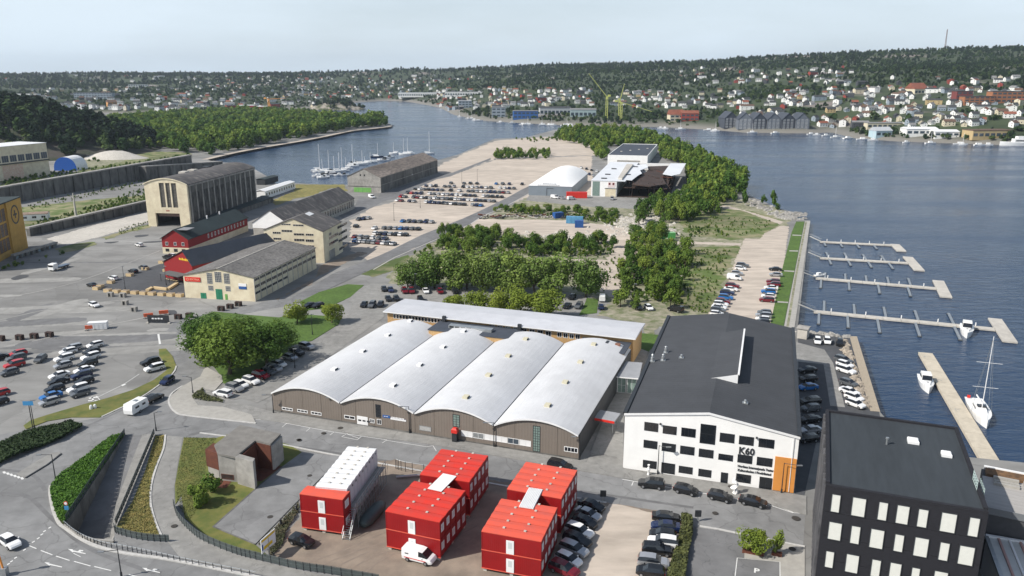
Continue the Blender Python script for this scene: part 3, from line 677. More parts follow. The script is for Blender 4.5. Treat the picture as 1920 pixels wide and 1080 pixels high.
for p, rr in ((zm([(530, 732)])[0], .5), (zm([(765, 486)])[0], .45), (zm([(700, 272)])[0], .5), (zr([(1155, 660)])[0], .5), (zr([(1700, 695)])[0], .7), (zr([(1675, 902)])[0], .55), (zr([(1255, 480)])[0], .4), (y_([(800, 372)])[0], .6), (y_([(640, 420)])[0], .5), (zl([(735, 872)])[0], .5), (y_([(410, 487)])[0], .45)):
 g_ = G(*p); mb = MB(); mb.prism([(rr * math.cos(k * .524), rr * math.sin(k * .524)) for k in range(12)], 0, 0.012)
 tag(mb.build('manhole_cover', mat('manhole_iron', (0.05, 0.045, 0.04), 0.8, 0.1, 3), loc=(g_.x, g_.y, 0.14)), kind='structure')
# sunken road and its walls
RD = -4.9
tl, tr_, br, bl = Pw(*ramp_px[0]), Pw(*ramp_px[1]), Pw(*ramp_px[3]), Pw(*ramp_px[6])
ylow = min(p[1] for p in ramp_hole) - 14
def ramp_z(y):
 t = (tl[1] - y) / (tl[1] - min(p[1] for p in ramp_hole)); t = max(0, min(1.25, t)); return 0.02 + (RD - 0.02) * min(1, (t * 1.05)) ** 1.15
def ramp():
 mb = MB(); N = 14; rows = []
 Ld = [Vector(ramp_hole[0]), Vector(ramp_hole[6])]; Rd = [Vector(ramp_hole[1]), Vector(ramp_hole[2])]
 Ld.append(Ld[1] + (Ld[1] - Ld[0]) * 0.45); Rd.append(Rd[1] + (Rd[1] - Rd[0]) * 0.45)
 def at_y(Ln, y):
  a, b = (Ln[0], Ln[2]); t = (y - a.y) / (b.y - a.y); return a.x + (b.x - a.x) * t
 y0 = tl[1] + 0.3; y1 = ylow
 for i in range(N + 1):
  y = y0 + (y1 - y0) * i / N
  rows.append((at_y(Ld, y), at_y(Rd, y), y, ramp_z(y)))
 for mname, fa, fb, mt in (('ramp_road', -0.01, 0.60, asphalt_mid), ('ramp_path', 0.60, 1.01, paving)):
  mb = MB(); lift = 0.15 if fa > 0.3 else 0
  for i in range(N):
   a, b = rows[i], rows[i + 1]; f = lambda r, k: (r[0] + (r[1] - r[0]) * k, r[2], r[3] + lift)
   mb.add([f(b, fa), f(b, fb), f(a, fb), f(a, fa)], [(0, 1, 2, 3)])
   if lift: mb.add([(f(b, fa)[0], f(b, fa)[1], b[3] - .1), f(b, fa), f(a, fa), (f(a, fa)[0], f(a, fa)[1], a[3] - .1)], [(0, 1, 2, 3)])
  struct(mname, mb, mt)
 lim = (ramp_hole[6][1], ramp_hole[2][1])
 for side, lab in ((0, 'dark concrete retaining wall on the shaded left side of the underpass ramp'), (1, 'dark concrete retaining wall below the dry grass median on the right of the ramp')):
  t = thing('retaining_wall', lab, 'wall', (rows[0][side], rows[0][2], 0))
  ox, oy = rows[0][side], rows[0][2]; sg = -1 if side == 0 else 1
  for i in range(N - 1):
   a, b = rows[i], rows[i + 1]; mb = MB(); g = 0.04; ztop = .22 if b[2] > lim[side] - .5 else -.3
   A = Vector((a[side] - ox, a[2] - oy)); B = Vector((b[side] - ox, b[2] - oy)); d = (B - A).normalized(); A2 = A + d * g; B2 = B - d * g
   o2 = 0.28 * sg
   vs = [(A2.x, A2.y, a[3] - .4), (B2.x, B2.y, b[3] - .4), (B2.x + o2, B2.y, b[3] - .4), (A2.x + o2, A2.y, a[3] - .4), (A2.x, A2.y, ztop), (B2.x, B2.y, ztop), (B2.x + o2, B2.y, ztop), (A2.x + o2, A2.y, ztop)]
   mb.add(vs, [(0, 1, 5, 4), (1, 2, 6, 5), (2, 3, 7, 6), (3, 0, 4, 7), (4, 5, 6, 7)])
   mb.build('panel', concrete_dark if side == 0 else concrete, t)  # left wall: shade put into its colour by the darker concrete
  # dark guard rail on top
  mb = MB()
  def pt(k, y): q = rows[0]; e = rows[-1]; t_ = (y - q[2]) / (e[2] - q[2]); return (q[side] + (e[side] - q[side]) * t_ - ox + .1 * sg, y - oy)
  nn = 26; y_0 = rows[0][2]; y_1 = lim[side] + .6
  for i in range(nn):
   p, q = pt(0, y_0 + (y_1 - y_0) * i / nn), pt(0, y_0 + (y_1 - y_0) * (i + 1) / nn)
   for hh in (0.2, 1.2): mb.tube((p[0], p[1], .2 + hh), (q[0], q[1], .2 + hh), 0.05, 5)
   mb.tube((p[0], p[1], .2), (p[0], p[1], 1.4), 0.05, 5)
   mb.add([(p[0], p[1] - .12, .42), (q[0], q[1] + .12, .42), (q[0], q[1] + .12, 1.3), (p[0], p[1] - .12, 1.3)], [(0, 1, 2, 3)])
  mb.build('guard_rail', mat('dark_green_rail', (0.02, 0.035, 0.04), 0.5, 0), t)
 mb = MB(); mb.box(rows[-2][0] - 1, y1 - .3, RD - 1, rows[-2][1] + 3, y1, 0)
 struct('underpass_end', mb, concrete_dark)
 # deck soffit over the underpass mouth
 mb = MB(); hb = [ramp_hole[6], ramp_hole[5], ramp_hole[4], ramp_hole[3]]
 for a, b in zip(hb, hb[1:]):
  mb.add([(a[0], a[1], -1.0), (b[0], b[1], -1.0), (b[0], b[1], 0.45), (a[0], a[1], 0.45)], [(0, 3, 2, 1)])
  mb.add([(a[0], a[1], 0.45), (b[0], b[1], 0.45), (b[0], b[1] - .35, 0.45), (a[0], a[1] - .35, 0.45)], [(0, 3, 2, 1)])
  mb.add([(a[0], a[1] - .35, 0.02), (b[0], b[1] - .35, 0.02), (b[0], b[1] - .35, 0.45), (a[0], a[1] - .35, 0.45)], [(0, 1, 2, 3)])
 struct('bridge_parapet', mb, concrete)
ramp()
# worn and patched areas of the left yard
r_ = random.Random(21)
pa = mat('patched_tarmac', (.17, .17, .172), .9, .12, .4, big=.15, det=12); pb = mat('pale_worn_tarmac', (.31, .305, .29), .95, .12, .3, big=.15, det=12)
for i in range(34):
 x, y = r_.uniform(-20, 330), r_.uniform(470, 660)
 if 170 < x and y < 575: continue
 g = G(x, y); a = R(r_.choice((8, 8, 75)) + r_.uniform(-8, 8)); L, W_ = r_.uniform(6, 26), r_.uniform(.5, 3.2); q = [(-L, -W_), (L * .3, -W_ * 1.2), (L, -W_ * .6), (L * .9, W_), (-L * .2, W_ * .8), (-L * .9, W_)]
 sheet('tarmac_patch', [(g.x + u * math.cos(a) - v * math.sin(a), g.y + u * math.sin(a) + v * math.cos(a)) for u, v in q], .012 + i * .0007, pa if i % 2 else pb, world=True, sm=3, rag=.25)
for pts in ([(0, 925), (50, 930), (100, 975), (170, 1030), (290, 1075)], [(0, 880), (60, 890), (85, 920)], [(560, 852), (760, 884), (1000, 925), (1300, 975)], [(560, 838), (760, 870), (1000, 908), (1300, 952)], [(30, 860), (150, 805), (280, 745), (330, 715)]): strip('tyre_marks', pts, .7, .035, pa, sm=5)
for pts in ([(0, 560), (140, 530), (300, 470)], [(0, 600), (120, 575), (260, 560)], [(60, 640), (200, 610), (300, 590)]): strip('tyre_marks', pts, .8, .04, pb, sm=4)
for i in range(5): strip('tyre_marks', [(560 + i * 31, 1062 + i * 3), (650 + i * 23, 1030 + i * 2), (720 + i * 29, 1000 + i * 9), (885 + i * 4, 940 + i * 15)], .3, .055, mat('rut_dirt', (.255, .205, .165), .95, .15, .6, c2=(.2, .165, .135)), sm=4)
# ---------------------------------------------------------------- building helpers
def window(parent, x0, z0, x1, z1, y=-0.0, frame=white_metal, glass=glass_dark, mull=0, bars=0, fw=0.09, depth=0.06, name='window', axis='x', proud=0.05, sgn=-1):
 """a framed window on a wall; axis x: wall runs along local x at depth y, axis y: wall runs along local y at x = y"""
 if x0 > x1: x0, x1 = x1, x0
 if z0 > z1: z0, z1 = z1, z0
 fr = MB(); gl = MB()
 def B(mb, a0, c0, a1, c1, d0, d1):
  if axis == 'x': mb.box(a0, y + sgn * d0, c0, a1, y + sgn * d1, c1)
  else: mb.box(y - sgn * d0, a0, c0, y - sgn * d1, a1, c1)
 B(fr, x0, z0, x1, z0 + fw, 0.004, proud); B(fr, x0, z1 - fw, x1, z1, 0.004, proud)
 B(fr, x0, z0 + fw, x0 + fw, z1 - fw, 0.004, proud); B(fr, x1 - fw, z0 + fw, x1, z1 - fw, 0.004, proud)
 for k in range(mull):
  c = x0 + (x1 - x0) * (k + 1) / (mull + 1); B(fr, c - fw * .35, z0 + fw, c + fw * .35, z1 - fw, 0.004, proud * .9)
 for k in range(bars):
  c = z0 + (z1 - z0) * (k + 1) / (bars + 1); B(fr, x0 + fw, c - fw * .3, x1 - fw, c + fw * .3, 0.004, proud * .8)
 B(gl, x0 + fw, z0 + fw, x1 - fw, z1 - fw, 0.002, proud * .4)
 f = fr.build(name, frame, parent); gl.build('pane', glass, f)
 return f
def text(s, parent, x, z, size, m, y=-0.06, ext=0.02, rot=0.0, width=None, side=None, flat=False):
 cu = bpy.data.curves.new('lettering', 'FONT'); cu.body = s; cu.size = size; cu.extrude = ext; cu.materials.append(m); cu.resolution_u = 2
 cu.offset = size * 0.03
 o = bpy.data.objects.new('lettering', cu); col.objects.link(o); o.parent = parent
 o.location = (x, y, z); o.rotation_euler = (math.pi / 2, 0, 0)
 if side is not None: o.location = (side, x, z); o.rotation_euler = (math.pi / 2, 0, math.pi / 2)
 if flat: o.location = (x, y, z); o.rotation_euler = (0, 0, rot)
 bpy.context.view_layer.update()
 me = bpy.data.meshes.new_from_object(o.evaluated_get(bpy.context.evaluated_depsgraph_get())); me.name = 'lettering'
 if width:
  xs = [v.co.x for v in me.vertices]; me.transform(Matrix.Diagonal((width / (max(xs) - min(xs)), 1, 1, 1)))
 n = link('lettering', me, parent); n.location = o.location; n.rotation_euler = o.rotation_euler
 bpy.data.objects.remove(o); n.name = 'lettering'; o = n
 return o
def strokes(parent, x0, x1, z0, z1, m, n=6, y=-.06, flat=False):
 """a line of print too small to read: short uneven strokes"""
 mb = MB(); r_ = random.Random(n); w_ = (x1 - x0) / n
 for k in range(n):
  a = x0 + k * w_; h_ = (z1 - z0) * r_.uniform(.6, 1)
  if flat: mb.box(a, z0, y, a + w_ * .7, z0 + h_, y + .05)
  else: mb.box(a, y, z0, a + w_ * .7, y + .03, z0 + h_)
 o = mb.build('lettering', m, parent); o['kind'] = 'stuff'; return o
def gable(parent, x0, x1, y0, y1, ze, zr_, m, xr=None, over=0.3, th=0.18, name='roof', zb=None):
 """two roof slopes with the ridge running into the depth"""
 xr = (x0 + x1) / 2 if xr is None else xr
 zb = ze if zb is None else zb
 sl = (zr_ - ze) / (xr - x0); sr = (zr_ - zb) / (x1 - xr)
 a = (x0 - over, ze - sl * over); c = (x1 + over, zb - sr * over); b = (xr, zr_)
 mb = MB(); Y0, Y1 = y0 - over, y1 + over
 mb.loft([[(a[0], Y0, a[1] + .02), (b[0], Y0, b[1] + .02), (c[0], Y0, c[1] + .02), (c[0], Y0, c[1] + th), (b[0], Y0, b[1] + th), (a[0], Y0, a[1] + th)],
             [(a[0], Y1, a[1] + .02), (b[0], Y1, b[1] + .02), (c[0], Y1, c[1] + .02), (c[0], Y1, c[1] + th), (b[0], Y1, b[1] + th), (a[0], Y1, a[1] + th)]])
 return mb.build(name, m, parent)
def gable_walls(parent, x0, x1, y0, y1, ze, zr_, m, xr=None, zb=None, name='wall'):
 xr = (x0 + x1) / 2 if xr is None else xr; zb = ze if zb is None else zb
 mb = MB(); ring = lambda y: [(x0, y, 0), (x1, y, 0), (x1, y, zb), (xr, y, zr_), (x0, y, ze)]
 mb.loft([ring(y0), ring(y1)])
 return mb.build(name, m, parent)
def bx(parent, name, m, *b): mb = MB(); mb.box(*b); return mb.build(name, m, parent)
def pole_thing(name, label, cat, p, h, r=0.07, m=dark_metal, group=None): 
 t = thing(name, label, cat, p, 0, group); mb = MB(); mb.tube((0, 0, 0), (0, 0, h), r, 7, r2=r * .6); mb.build('pole', m, t); return t
# ---------------------------------------------------------------- the four-vault hall
def hall():
 A, B = G(512, 770), G(1085, 862)
 fr = Fr(A, B); W = fr.W; n = 4; w1 = W / n
 D = 0.5 * (fr.loc(818, 613, 4.6)[1] + fr.loc(1045, 650, 4.6)[1]) + 0.5
 t = fr.thing('vaulted_hall', 'low brown industrial hall under four pale barrel-vaulted roofs side by side', 'industrial building')
 ze, zt_ = 4.15, 6.3
 vz = [4.15, 4.35, 4.5, 4.55, 4.95]
 def arc(k, s):  # height of vault k at fraction s
  e0, e1 = vz[k], vz[k + 1]; return e0 + (e1 - e0) * s + (zt_ - ze) * (1 - (2 * s - 1) ** 2)
 NS = 14
 for k in range(n):
  x0, x1 = k * w1, (k + 1) * w1
  # front wall in upright cladding panels between thin dark joints
  js = [0, .2, .45, .72, 1.0] if k < 2 else [0, .25, .5, .75, 1.0]
  for q in range(len(js) - 1):
   mb = MB(); a, b = js[q], js[q + 1]; ring0 = []; xs = [a + (b - a) * i / 5 for i in range(6)]
   pts = [(x0 + a * w1 + .03, 0.25), (x0 + b * w1 - .03, 0.25)] + [(x0 + w1 * (s if 0 < i < 5 else (s + (.03 / w1 if i == 0 else -.03 / w1))), arc(k, s) - .05) for i, s in reversed(list(enumerate(xs)))]
   mb.loft([[(p[0], -.0, p[1]) for p in pts], [(p[0], .12, p[1]) for p in pts]])
   mb.build('wall_panel', taupe, t)
  mb = MB(); mb.box(x0, 0.10, 0, x1, 0.3, 4.1); mb.box(x0, -.03, 0, x1, .3, .25); mb.build('plinth', concrete_dark, t)
  # roof shell
  mb = MB(); rings = []
  prof = [(x0 + w1 * (i / NS) * 0.985 + .12, arc(k, i / NS)) for i in range(NS + 1)]
  for y in (-0.35, D * .25, D * .5, D * .75, D):
   rings.append([(x, y, z) for x, z in prof] + [(x, y, z + .14) for x, z in reversed(prof)])
  mb.loft(rings); r = mb.build('roof', roof_white, t)
  # white fascia along the arc
  mb = MB(); rings = []
  pr = [(x, z - .12) for x, z in prof]
  mb.loft([[(x, -.42, z) for x, z in pr] + [(x, -.42, z + .32) for x, z in reversed(pr)], [(x, -.34, z) for x, z in pr] + [(x, -.34, z + .32) for x, z in reversed(pr)]])
  mb.build('fascia', white_metal, t)
  for j in range(4 if k else 4):
   yv = D * (.11 + .255 * j) if k % 2 == 0 else D * (.13 + .255 * j)
   if k == 0: yv = D * (.22 + .25 * j)
   s = .52; xv = x0 + w1 * s; zv = arc(k, s) + .14
   v = MB(); v.box(xv - .55, yv - .7, zv - .15, xv + .55, yv + .7, zv + .42); rv = v.build('roof_vent', mat('vent_cream', (.60, .56, .42), .7, .08, 2) if k > 1 else white_metal, t)
   l_ = MB(); l_.box(xv + .56, yv - .6, zv, xv + .6, yv + .6, zv + .34); l_.build('louvre', dark_metal, rv)
 # gutters between the vaults
 for k in range(1, n):
  mb = MB(); mb.box(k * w1 - .10, -.3, vz[k] - .2, k * w1 + .16, D, vz[k] + .06); mb.build('gutter', dark_metal, t)
 # side and back walls
 mb = MB(); mb.box(W - .25, .3, 0, W, D, 4.9); mb.build('side_wall', dark_metal, t)
 mb = MB(); mb.box(0, .3, 0, .25, D, 4.15); mb.build('side_wall', taupe, t)
 mb = MB(); mb.box(.25, D - .25, 0, W - .25, D, 4.1); mb.build('back_wall', taupe, t)
 yq = lambda L: Z(480, 730, 5.05, L); yp = lambda L: Z(840, 740, 5.647, L)
 def fw_(a, b, conv, **k):
  (x0, z0), (x1, z1) = fr.face(*conv([a])[0]), fr.face(*conv([b])[0]); return window(t, x0, z0, x1, z1, **k)
 for a, b in (((245, 165), (350, 208)), ((390, 185), (492, 228)), ((520, 205), (622, 250))):
  fw_(a, b, yq, mull=2, fw=.14)
 fw_((835, 240), (940, 290), yq, mull=1, fw=.14); fw_((1075, 275), (1125, 322), yq, mull=2, fw=.12)
 fw_((1130, 140), (1185, 270), yq, frame=dark_metal, mull=1, bars=3)
 fw_((1145, 280), (1190, 335), yq, frame=white_metal, mull=1)
 (x0, z0), (x1, z1) = fr.face(*yq([(955, 248)])[0]), fr.face(*yq([(1062, 345)])[0])
 bx(t, 'roller_door', white_metal, x0, -.06, .1, x1, -.005, z0)
 for k in range(3): bx(t, 'door_light', glass_dark, x0 + .3 + k * 1.0, -.075, z0 - 1.1, x0 + 1.0 + k * 1.0, -.062, z0 - .75)
 (x0, z0), (x1, z1) = fr.face(*yq([(1200, 240)])[0]), fr.face(*yq([(1270, 278)])[0])
 bx(t, 'sign_board', sign_blue, x0, -.07, z1 + .1, x1, -.005, z0)
 strokes(t, x0 + .3, x1 - .3, z1 + .35, z0 - .2, sign_white, 2, y=-.1); strokes(t, x1 + .4, x1 + 3.3, z1 + .55, z0 - .5, sign_white, 9, y=-.12)
 bx(t, 'sign_board', sign_white, x1 + .12, -.07, z1 - .1, x1 + 3.6, -.005, z0 - .35)
 bx(t, 'sign_band', mat('sign_violet', (0.12, 0.10, 0.36), .5, 0), x1 + .12, -.085, z1 + .32, x1 + 3.6, -.072, z0 - .35)
 (x0, z0), (x1, z1) = fr.face(*yq([(1545, 340)])[0]), fr.face(*yq([(1660, 402)])[0]); window(t, x0, z0, x1, z1, frame=galv, glass=mat('frosted_panel', (.42, .42, .41), .5, .1, 2))
 (x0, z0), (x1, z1) = fr.face(*yp([(50, 205)])[0]), fr.face(*yp([(125, 345)])[0]); window(t, x0, z1, x1, z0, frame=dark_metal, glass=glass_green, mull=1, bars=4, fw=.1)
 (x0, z0), (x1, z1) = fr.face(*yp([(900, 325)])[0]), fr.face(*yp([(975, 600)])[0]); window(t, x0, .3, x1, z0, frame=dark_metal, glass=glass_green, mull=2, bars=9, fw=.1)
 (x0, z0), (xe, ze2) = fr.face(*yp([(140, 390)])[0]), fr.face(*yp([(880, 500)])[0])
 nseg = 6
 for q in range(nseg):
  a = x0 + (xe - x0) * q / nseg; b = x0 + (xe - x0) * (q + 1) / nseg
  window(t, a + .03, 1.1, b - .03, 2.3, frame=white_metal, glass=[white_metal, galv, white_metal, white_metal, glass_blue, white_metal][q], mull=1)
 (x0, z0), (x1, z1) = fr.face(*yp([(1230, 550)])[0]), fr.face(*yp([(1375, 625)])[0]); window(t, x0, 1.3, x1, 2.35, mull=3, fw=.13)
 return fr, D
HF, HD = hall()
# red phone-box like kiosk machine and wall lamps in front of the hall
x0, _ = HF.face(*Z(840, 740, 5.647, [(90, 440)])[0])
p = HF.w(x0, -.75)
k = thing('ticket_kiosk', 'black upright kiosk with a red rounded top against the brown hall front', 'kiosk', p, HF.a)
bx(k, 'cabinet', dark_metal, -.5, -.4, 0.12, .5, .4, 2.0); mb = MB(); mb.loft([[(-.6, -.5, 2.0), (.6, -.5, 2.0), (.6, .5, 2.0), (-.6, .5, 2.0)], [(-.6, -.5, 2.7), (.6, -.5, 2.7), (.6, .5, 2.7), (-.6, .5, 2.7)], [(-.35, -.3, 3.0), (.35, -.3, 3.0), (.35, .3, 3.0), (-.35, .3, 3.0)]]); mb.build('hood', sign_red, k)
# ---------------------------------------------------------------- long office wing behind the hall
def office():
 z = 7.2
 A, B = G(722, 583, z), G(1190, 634, z); fr = Fr(A, B)
 D = fr.loc(735, 562, z)[1] * .5 + fr.loc(1197, 602, z)[1] * .5
 D = max(8, D); W = fr.W
 t = fr.thing('office_wing', 'long low yellow-brick office wing with a pale flat roof behind the vaulted hall', 'office building')
 mb = MB(); mb.box(0.4, .5, 0, W - .4, D, z - .3); mb.build('wall', brick_yellow, t)
 mb = MB(); mb.loft([[(-.4, -.5, z - .3), (W + .3, -.5, z - .3), (W + .3, -.5, z), (-.4, -.5, z)], [(-.4, D * .5, z - .3), (W + .3, D * .5, z - .3), (W + .3, D * .5, z + .35), (-.4, D * .5, z + .35)], [(-.4, D + .5, z - .3), (W + .3, D + .5, z - .3), (W + .3, D + .5, z), (-.4, D + .5, z)]])
 mb.build('roof', mat('pale_grey_roof', (0.52, 0.53, 0.56), 0.6, 0.05, .3, big=.06), t)
 mb = MB(); mb.box(-.4, -.53, z - .28, W + .3, -.502, z - .04); mb.build('fascia', white_metal, t)
 for q in range(17):
  x = 2.2 + q * .95
  window(t, x, z - 2.0, x + .75, z - .75, y=.5, fw=.10, glass=glass_dark)
 for q in range(8):
  x = 30.5 + q * 2.2
  window(t, x, z - 2.3, x + 1.5, z - .8, y=.5, mull=1, glass=glass_green if q in (2, 3) else glass_dark)
 for q in range(4): window(t, 49 + q * 1.6, z - 2.1, 50.2 + q * 1.6, z - .8, y=.5, mull=1)
 # flat-roofed links with plant between wing and vaults
 x0 = fr.loc(850, 612, 6)[0]; x1 = fr.loc(935, 620, 6)[0]
 mb = MB(); mb.box(x0 - 5, -7.5, 0, x1 + 6, .4, 5.9); lk = mb.build('link_block', brick_yellow, t)
 mb = MB(); mb.box(x0 - 5.2, -7.7, 5.9, x1 + 6.2, .45, 6.15); mb.build('link_roof', felt_blue, t)
 mb = MB(); mb.box(x0 - .5, -5, 6.15, x1 - 1, -3.2, 6.9); u = mb.build('air_handler', galv, t)
 for q in range(4): bx(u, 'grille', dark_metal, x0 - .2 + q * 1.6, -5.03, 6.3, x0 + 1.0 + q * 1.6, -5.002, 6.8)
 for q in (x0 - 4.2, x1 + 4.6): bx(t, 'chimney', dark_metal, q, -.8, 6.15, q + .9, 0, 7.7)
 x2 = W - 13
 mb = MB(); mb.box(x2, -8, 0, W - 1, .4, 5.6); mb.build('link_block', brick_yellow, t)
 mb = MB(); mb.box(x2 - .2, -8.2, 5.6, W - .8, .45, 5.85); mb.build('link_roof', felt_blue, t)
 bx(t, 'air_handler', dark_metal, x2 + 5, -5, 5.85, x2 + 7.4, -3, 6.9); bx(t, 'roof_unit', mat('rust_box', (.25, .12, .08), .8, .1, 2), x2 + 9, -4.2, 5.85, x2 + 10.2, -3.2, 6.6)
 return fr
OF = office()
# ---------------------------------------------------------------- white building with the big dark roof
def k60():
 fr = Fr(G(1168, 877), G(1488, 925)); W = fr.W
 zl_, zr2 = 10.6, 10.4
 xr, zr_ = fr.face(1330, 776); zr_ = max(zr_, 12.2)
 D = .5 * (fr.loc(1250, 597, zl_)[1] + fr.loc(1488, 615, zr2)[1])
 t = fr.thing('white_theatre_building', 'large white three-storey building with a dark pitched roof and the sign K60', 'building')
 gable_walls(t, 0, W, 0, D, zl_, zr_, white_wall, xr=xr, zb=zr2)
 gable(t, 0, W, 0, D, zl_ + .04, zr_ + .06, felt_dark, xr=xr, zb=zr2 + .04, over=.12, th=.22)
 for x, zz in ((.0, zl_), (W, zr2)):
  mb = MB(); mb.box(x - .35, -.1, zz - .02, x + .35, D, zz + .55); mb.build('parapet', dark_metal, t)
 mb = MB()
 for (a, za, b, zb_) in ((-.15, zl_, xr, zr_), (xr, zr_, W + .15, zr2)):
  mb.loft([[(a, -.2, za - .1), (a, -.13, za - .1), (a, -.13, za + .3), (a, -.2, za + .3)], [(b, -.2, zb_ - .1), (b, -.13, zb_ - .1), (b, -.13, zb_ + .3), (b, -.2, zb_ + .3)]])
 mb.build('verge_trim', white_metal, t)
 q = lambda L: Z(1020, 780, 3.6, L)
 def win(a, b, nm='window', **k):
  (x0, z0), (x1, z1) = fr.face(*q([a])[0]), fr.face(*q([b])[0]); window(t, x0 - .05, z0 + .1, x1 + .1, max(.05, z1 - .18), frame=dark_metal, glass=glass_dark, name=nm, fw=.07, **k)
 for a, b, m_ in (((680, 42), (766, 102), 3), ((805, 65), (890, 122), 1), ((930, 80), (1018, 140), 3), ((1190, 115), (1280, 178), 1), ((1320, 135), (1410, 195), 1), ((1453, 152), (1548, 214), 1),
                 ((675, 163), (760, 218), 1), ((798, 182), (884, 240), 1), ((922, 202), (1010, 260), 3), ((1048, 222), (1138, 280), 2), ((1180, 256), (1270, 300), 1), ((1310, 260), (1400, 318), 1), ((1440, 278), (1535, 338), 1),
                 ((670, 298), (755, 352), 4), ((912, 338), (998, 388), 3), ((1045, 358), (1124, 410), 3), ((1300, 390), (1390, 450), 3)):
  win(a, b, mull=m_)
 win((1060, 55), (1150, 188), bars=1)
 win((795, 315), (878, 388), nm='entrance', mull=3); win((1197, 382), (1234, 450), nm='door'); win((1458, 412), (1532, 495), nm='entrance', mull=1)
 (x0, _), (x1, z1) = fr.face(*q([(1572, 272)])[0]), fr.face(*q([(1697, 520)])[0]); zt_ = fr.face(*q([(1572, 272)])[0])[1]
 mb = MB(); mb.box(x0 - .25, -.12, .1, W - .05, -.004, zt_); mb.build('orange_panel', orange_panel, t)
 x, z = fr.face(*q([(1312, 252)])[0]); x2, _ = fr.face(*q([(1418, 256)])[0])
 text('K60', t, x, z + .05, 1.75, dark_metal, ext=.05, width=x2 - x)
 x, z = fr.face(*q([(1306, 342)])[0]); x2, _ = fr.face(*q([(1550, 360)])[0])
 text('Nordens Internasjonale Teater', t, x, z, .62, dark_metal, ext=.03, width=x2 - x)
 x, z = fr.face(*q([(1306, 366)])[0]); x2, _ = fr.face(*q([(1532, 385)])[0])
 text('Kulturskolen i Fredrikstad', t, x, z - .1, .62, dark_metal, ext=.03, width=x2 - x)
 for a in ((786, 52), (1435, 145)):
  x, z = fr.face(*q([a])[0]); bx(t, 'wall_lamp', dark_metal, x - .15, -.35, z - .1, x + .15, -.01, z + .15)
 # roof light monitor
 rz_ = lambda L: Z(1140, 580, 3.0, L)
 zroof = lambda x: zl_ + (zr_ - zl_) * x / xr if x < xr else zr_ + (zr2 - zr_) * (x - xr) / (W - xr)
 y0 = fr.loc(*rz_([(690, 395)])[0], zr_ + .3)[1]; y1 = fr.loc(*rz_([(725, 115)])[0], zr_ + 1.2)[1]
 xa = xr + 4.0; zt2 = zr_ + 1.5
 mb = MB(); sx0 = xr - 1.2
 mb.loft([[(sx0, y0, zroof(sx0) + .25), (xa, y0, zroof(xa) + .2), (xa, y0, zt2)], [(sx0, y1, zroof(sx0) + .25), (xa, y1, zroof(xa) + .2), (xa, y1, zt2)]])
 rl = mb.build('roof_monitor', felt_dark, t)
 bx(rl, 'edge_trim', white_metal, xa - .1, y0 - .12, zt2 - .1, xa + .25, y1 + .12, zt2 + .12)
 mb = MB(); mb.add([(sx0, y0 - .03, zroof(sx0) + .27), (xa, y0 - .03, zroof(xa) + .25), (xa, y0 - .03, zt2)], [(0, 1, 2)]); mb.build('end_panel', white_metal, rl)
 n_ = 10
 for i in range(n_):
  a = y0 + (y1 - y0) * i / n_; window(rl, a + .05, zroof(xa) + .4, a + (y1 - y0) / n_ - .05, zt2 - .15, axis='y', y=xa, sgn=-1, frame=dark_metal, fw=.06)
 # ventilators
 for a, h_ in (((250, 295), 1.8), ((325, 245), 1.6), ((310, 290), 1.6), ((413, 275), .9), ((772, 530), .8)):
  px, py = rz_([a])[0]
  x, y = fr.loc(px, py, 11.2); zz = zroof(max(0.2, x)) + .2
  x, y = fr.loc(px, py, zz); x = max(x, .5)
  mb = MB(); rr = .38 if h_ > 1 else .3
  mb.box(x - .5, y - .5, zz, x + .5, y + .5, zz + .25)
  c8 = lambda r, z_: [(x + r * math.cos(i * .785), y + r * math.sin(i * .785), z_) for i in range(8)]
  mb.loft([c8(rr, zz + .25), c8(rr, zz + h_ * .6), c8(rr * .55, zz + h_ * .65), c8(rr * .5, zz + h_ * .85), c8(rr * .9, zz + h_ * .86), c8(.1, zz + h_)])
  mb.build('roof_ventilator', galv, t)
 # soil pipe and downpipes
 for x in (W - .9,): bx(t, 'downpipe', white_metal, x, -.2, .2, x + .1, -.13, zr2)
 return fr, D
KF, KD = k60()
# covered link between hall and white building
def canopies():
 z = 4.2; A = G(1151, 705, z); B = G(1198, 709, z); fr = Fr(A, B); D = fr.loc(1168, 677, z)[1]
 t = fr.thing('glazed_link', 'grey flat-roofed glazed link between the vaulted hall and the white building', 'passage')
 bx(t, 'roof', mat('link_roof_grey', (.28, .29, .31), .7, .06, .5), -.2, -.2, z - .2, fr.W, D, z); bx(t, 'fascia', white_metal, -.2, -.25, z - .25, fr.W, -.2, z)
 for x in (.6, fr.W * .5, fr.W - .4): bx(t, 'post', galv, x, .1, 0, x + .14, .24, z - .2)
 window(t, .8, .1, fr.W * .5 - .1, z - .4, y=.6, frame=white_metal, glass=glass_green, mull=1, bars=1); window(t, fr.W * .5 + .2, .1, fr.W - .5, z - .4, y=.6, frame=white_metal, glass=glass_green, mull=1)
 z = 3.2; A = G(1113, 783, z); B = G(1152, 790, z); fr = Fr(A, B)
 t = fr.thing('entrance_canopy', 'small grey entrance canopy with a red front edge on the hall side', 'canopy')
 bx(t, 'roof', mat('link_roof_grey', (0, 0, 0)), 0, 0, z - .25, fr.W, 4.2, z); bx(t, 'fascia', sign_red, -.02, -.08, z - .5, fr.W, -.003, z - .02)
 for x in (fr.W - .5,): 
  for y in (.3, 3.6): bx(t, 'post', galv, x, y, 0, x + .12, y + .12, z - .25)
canopies()
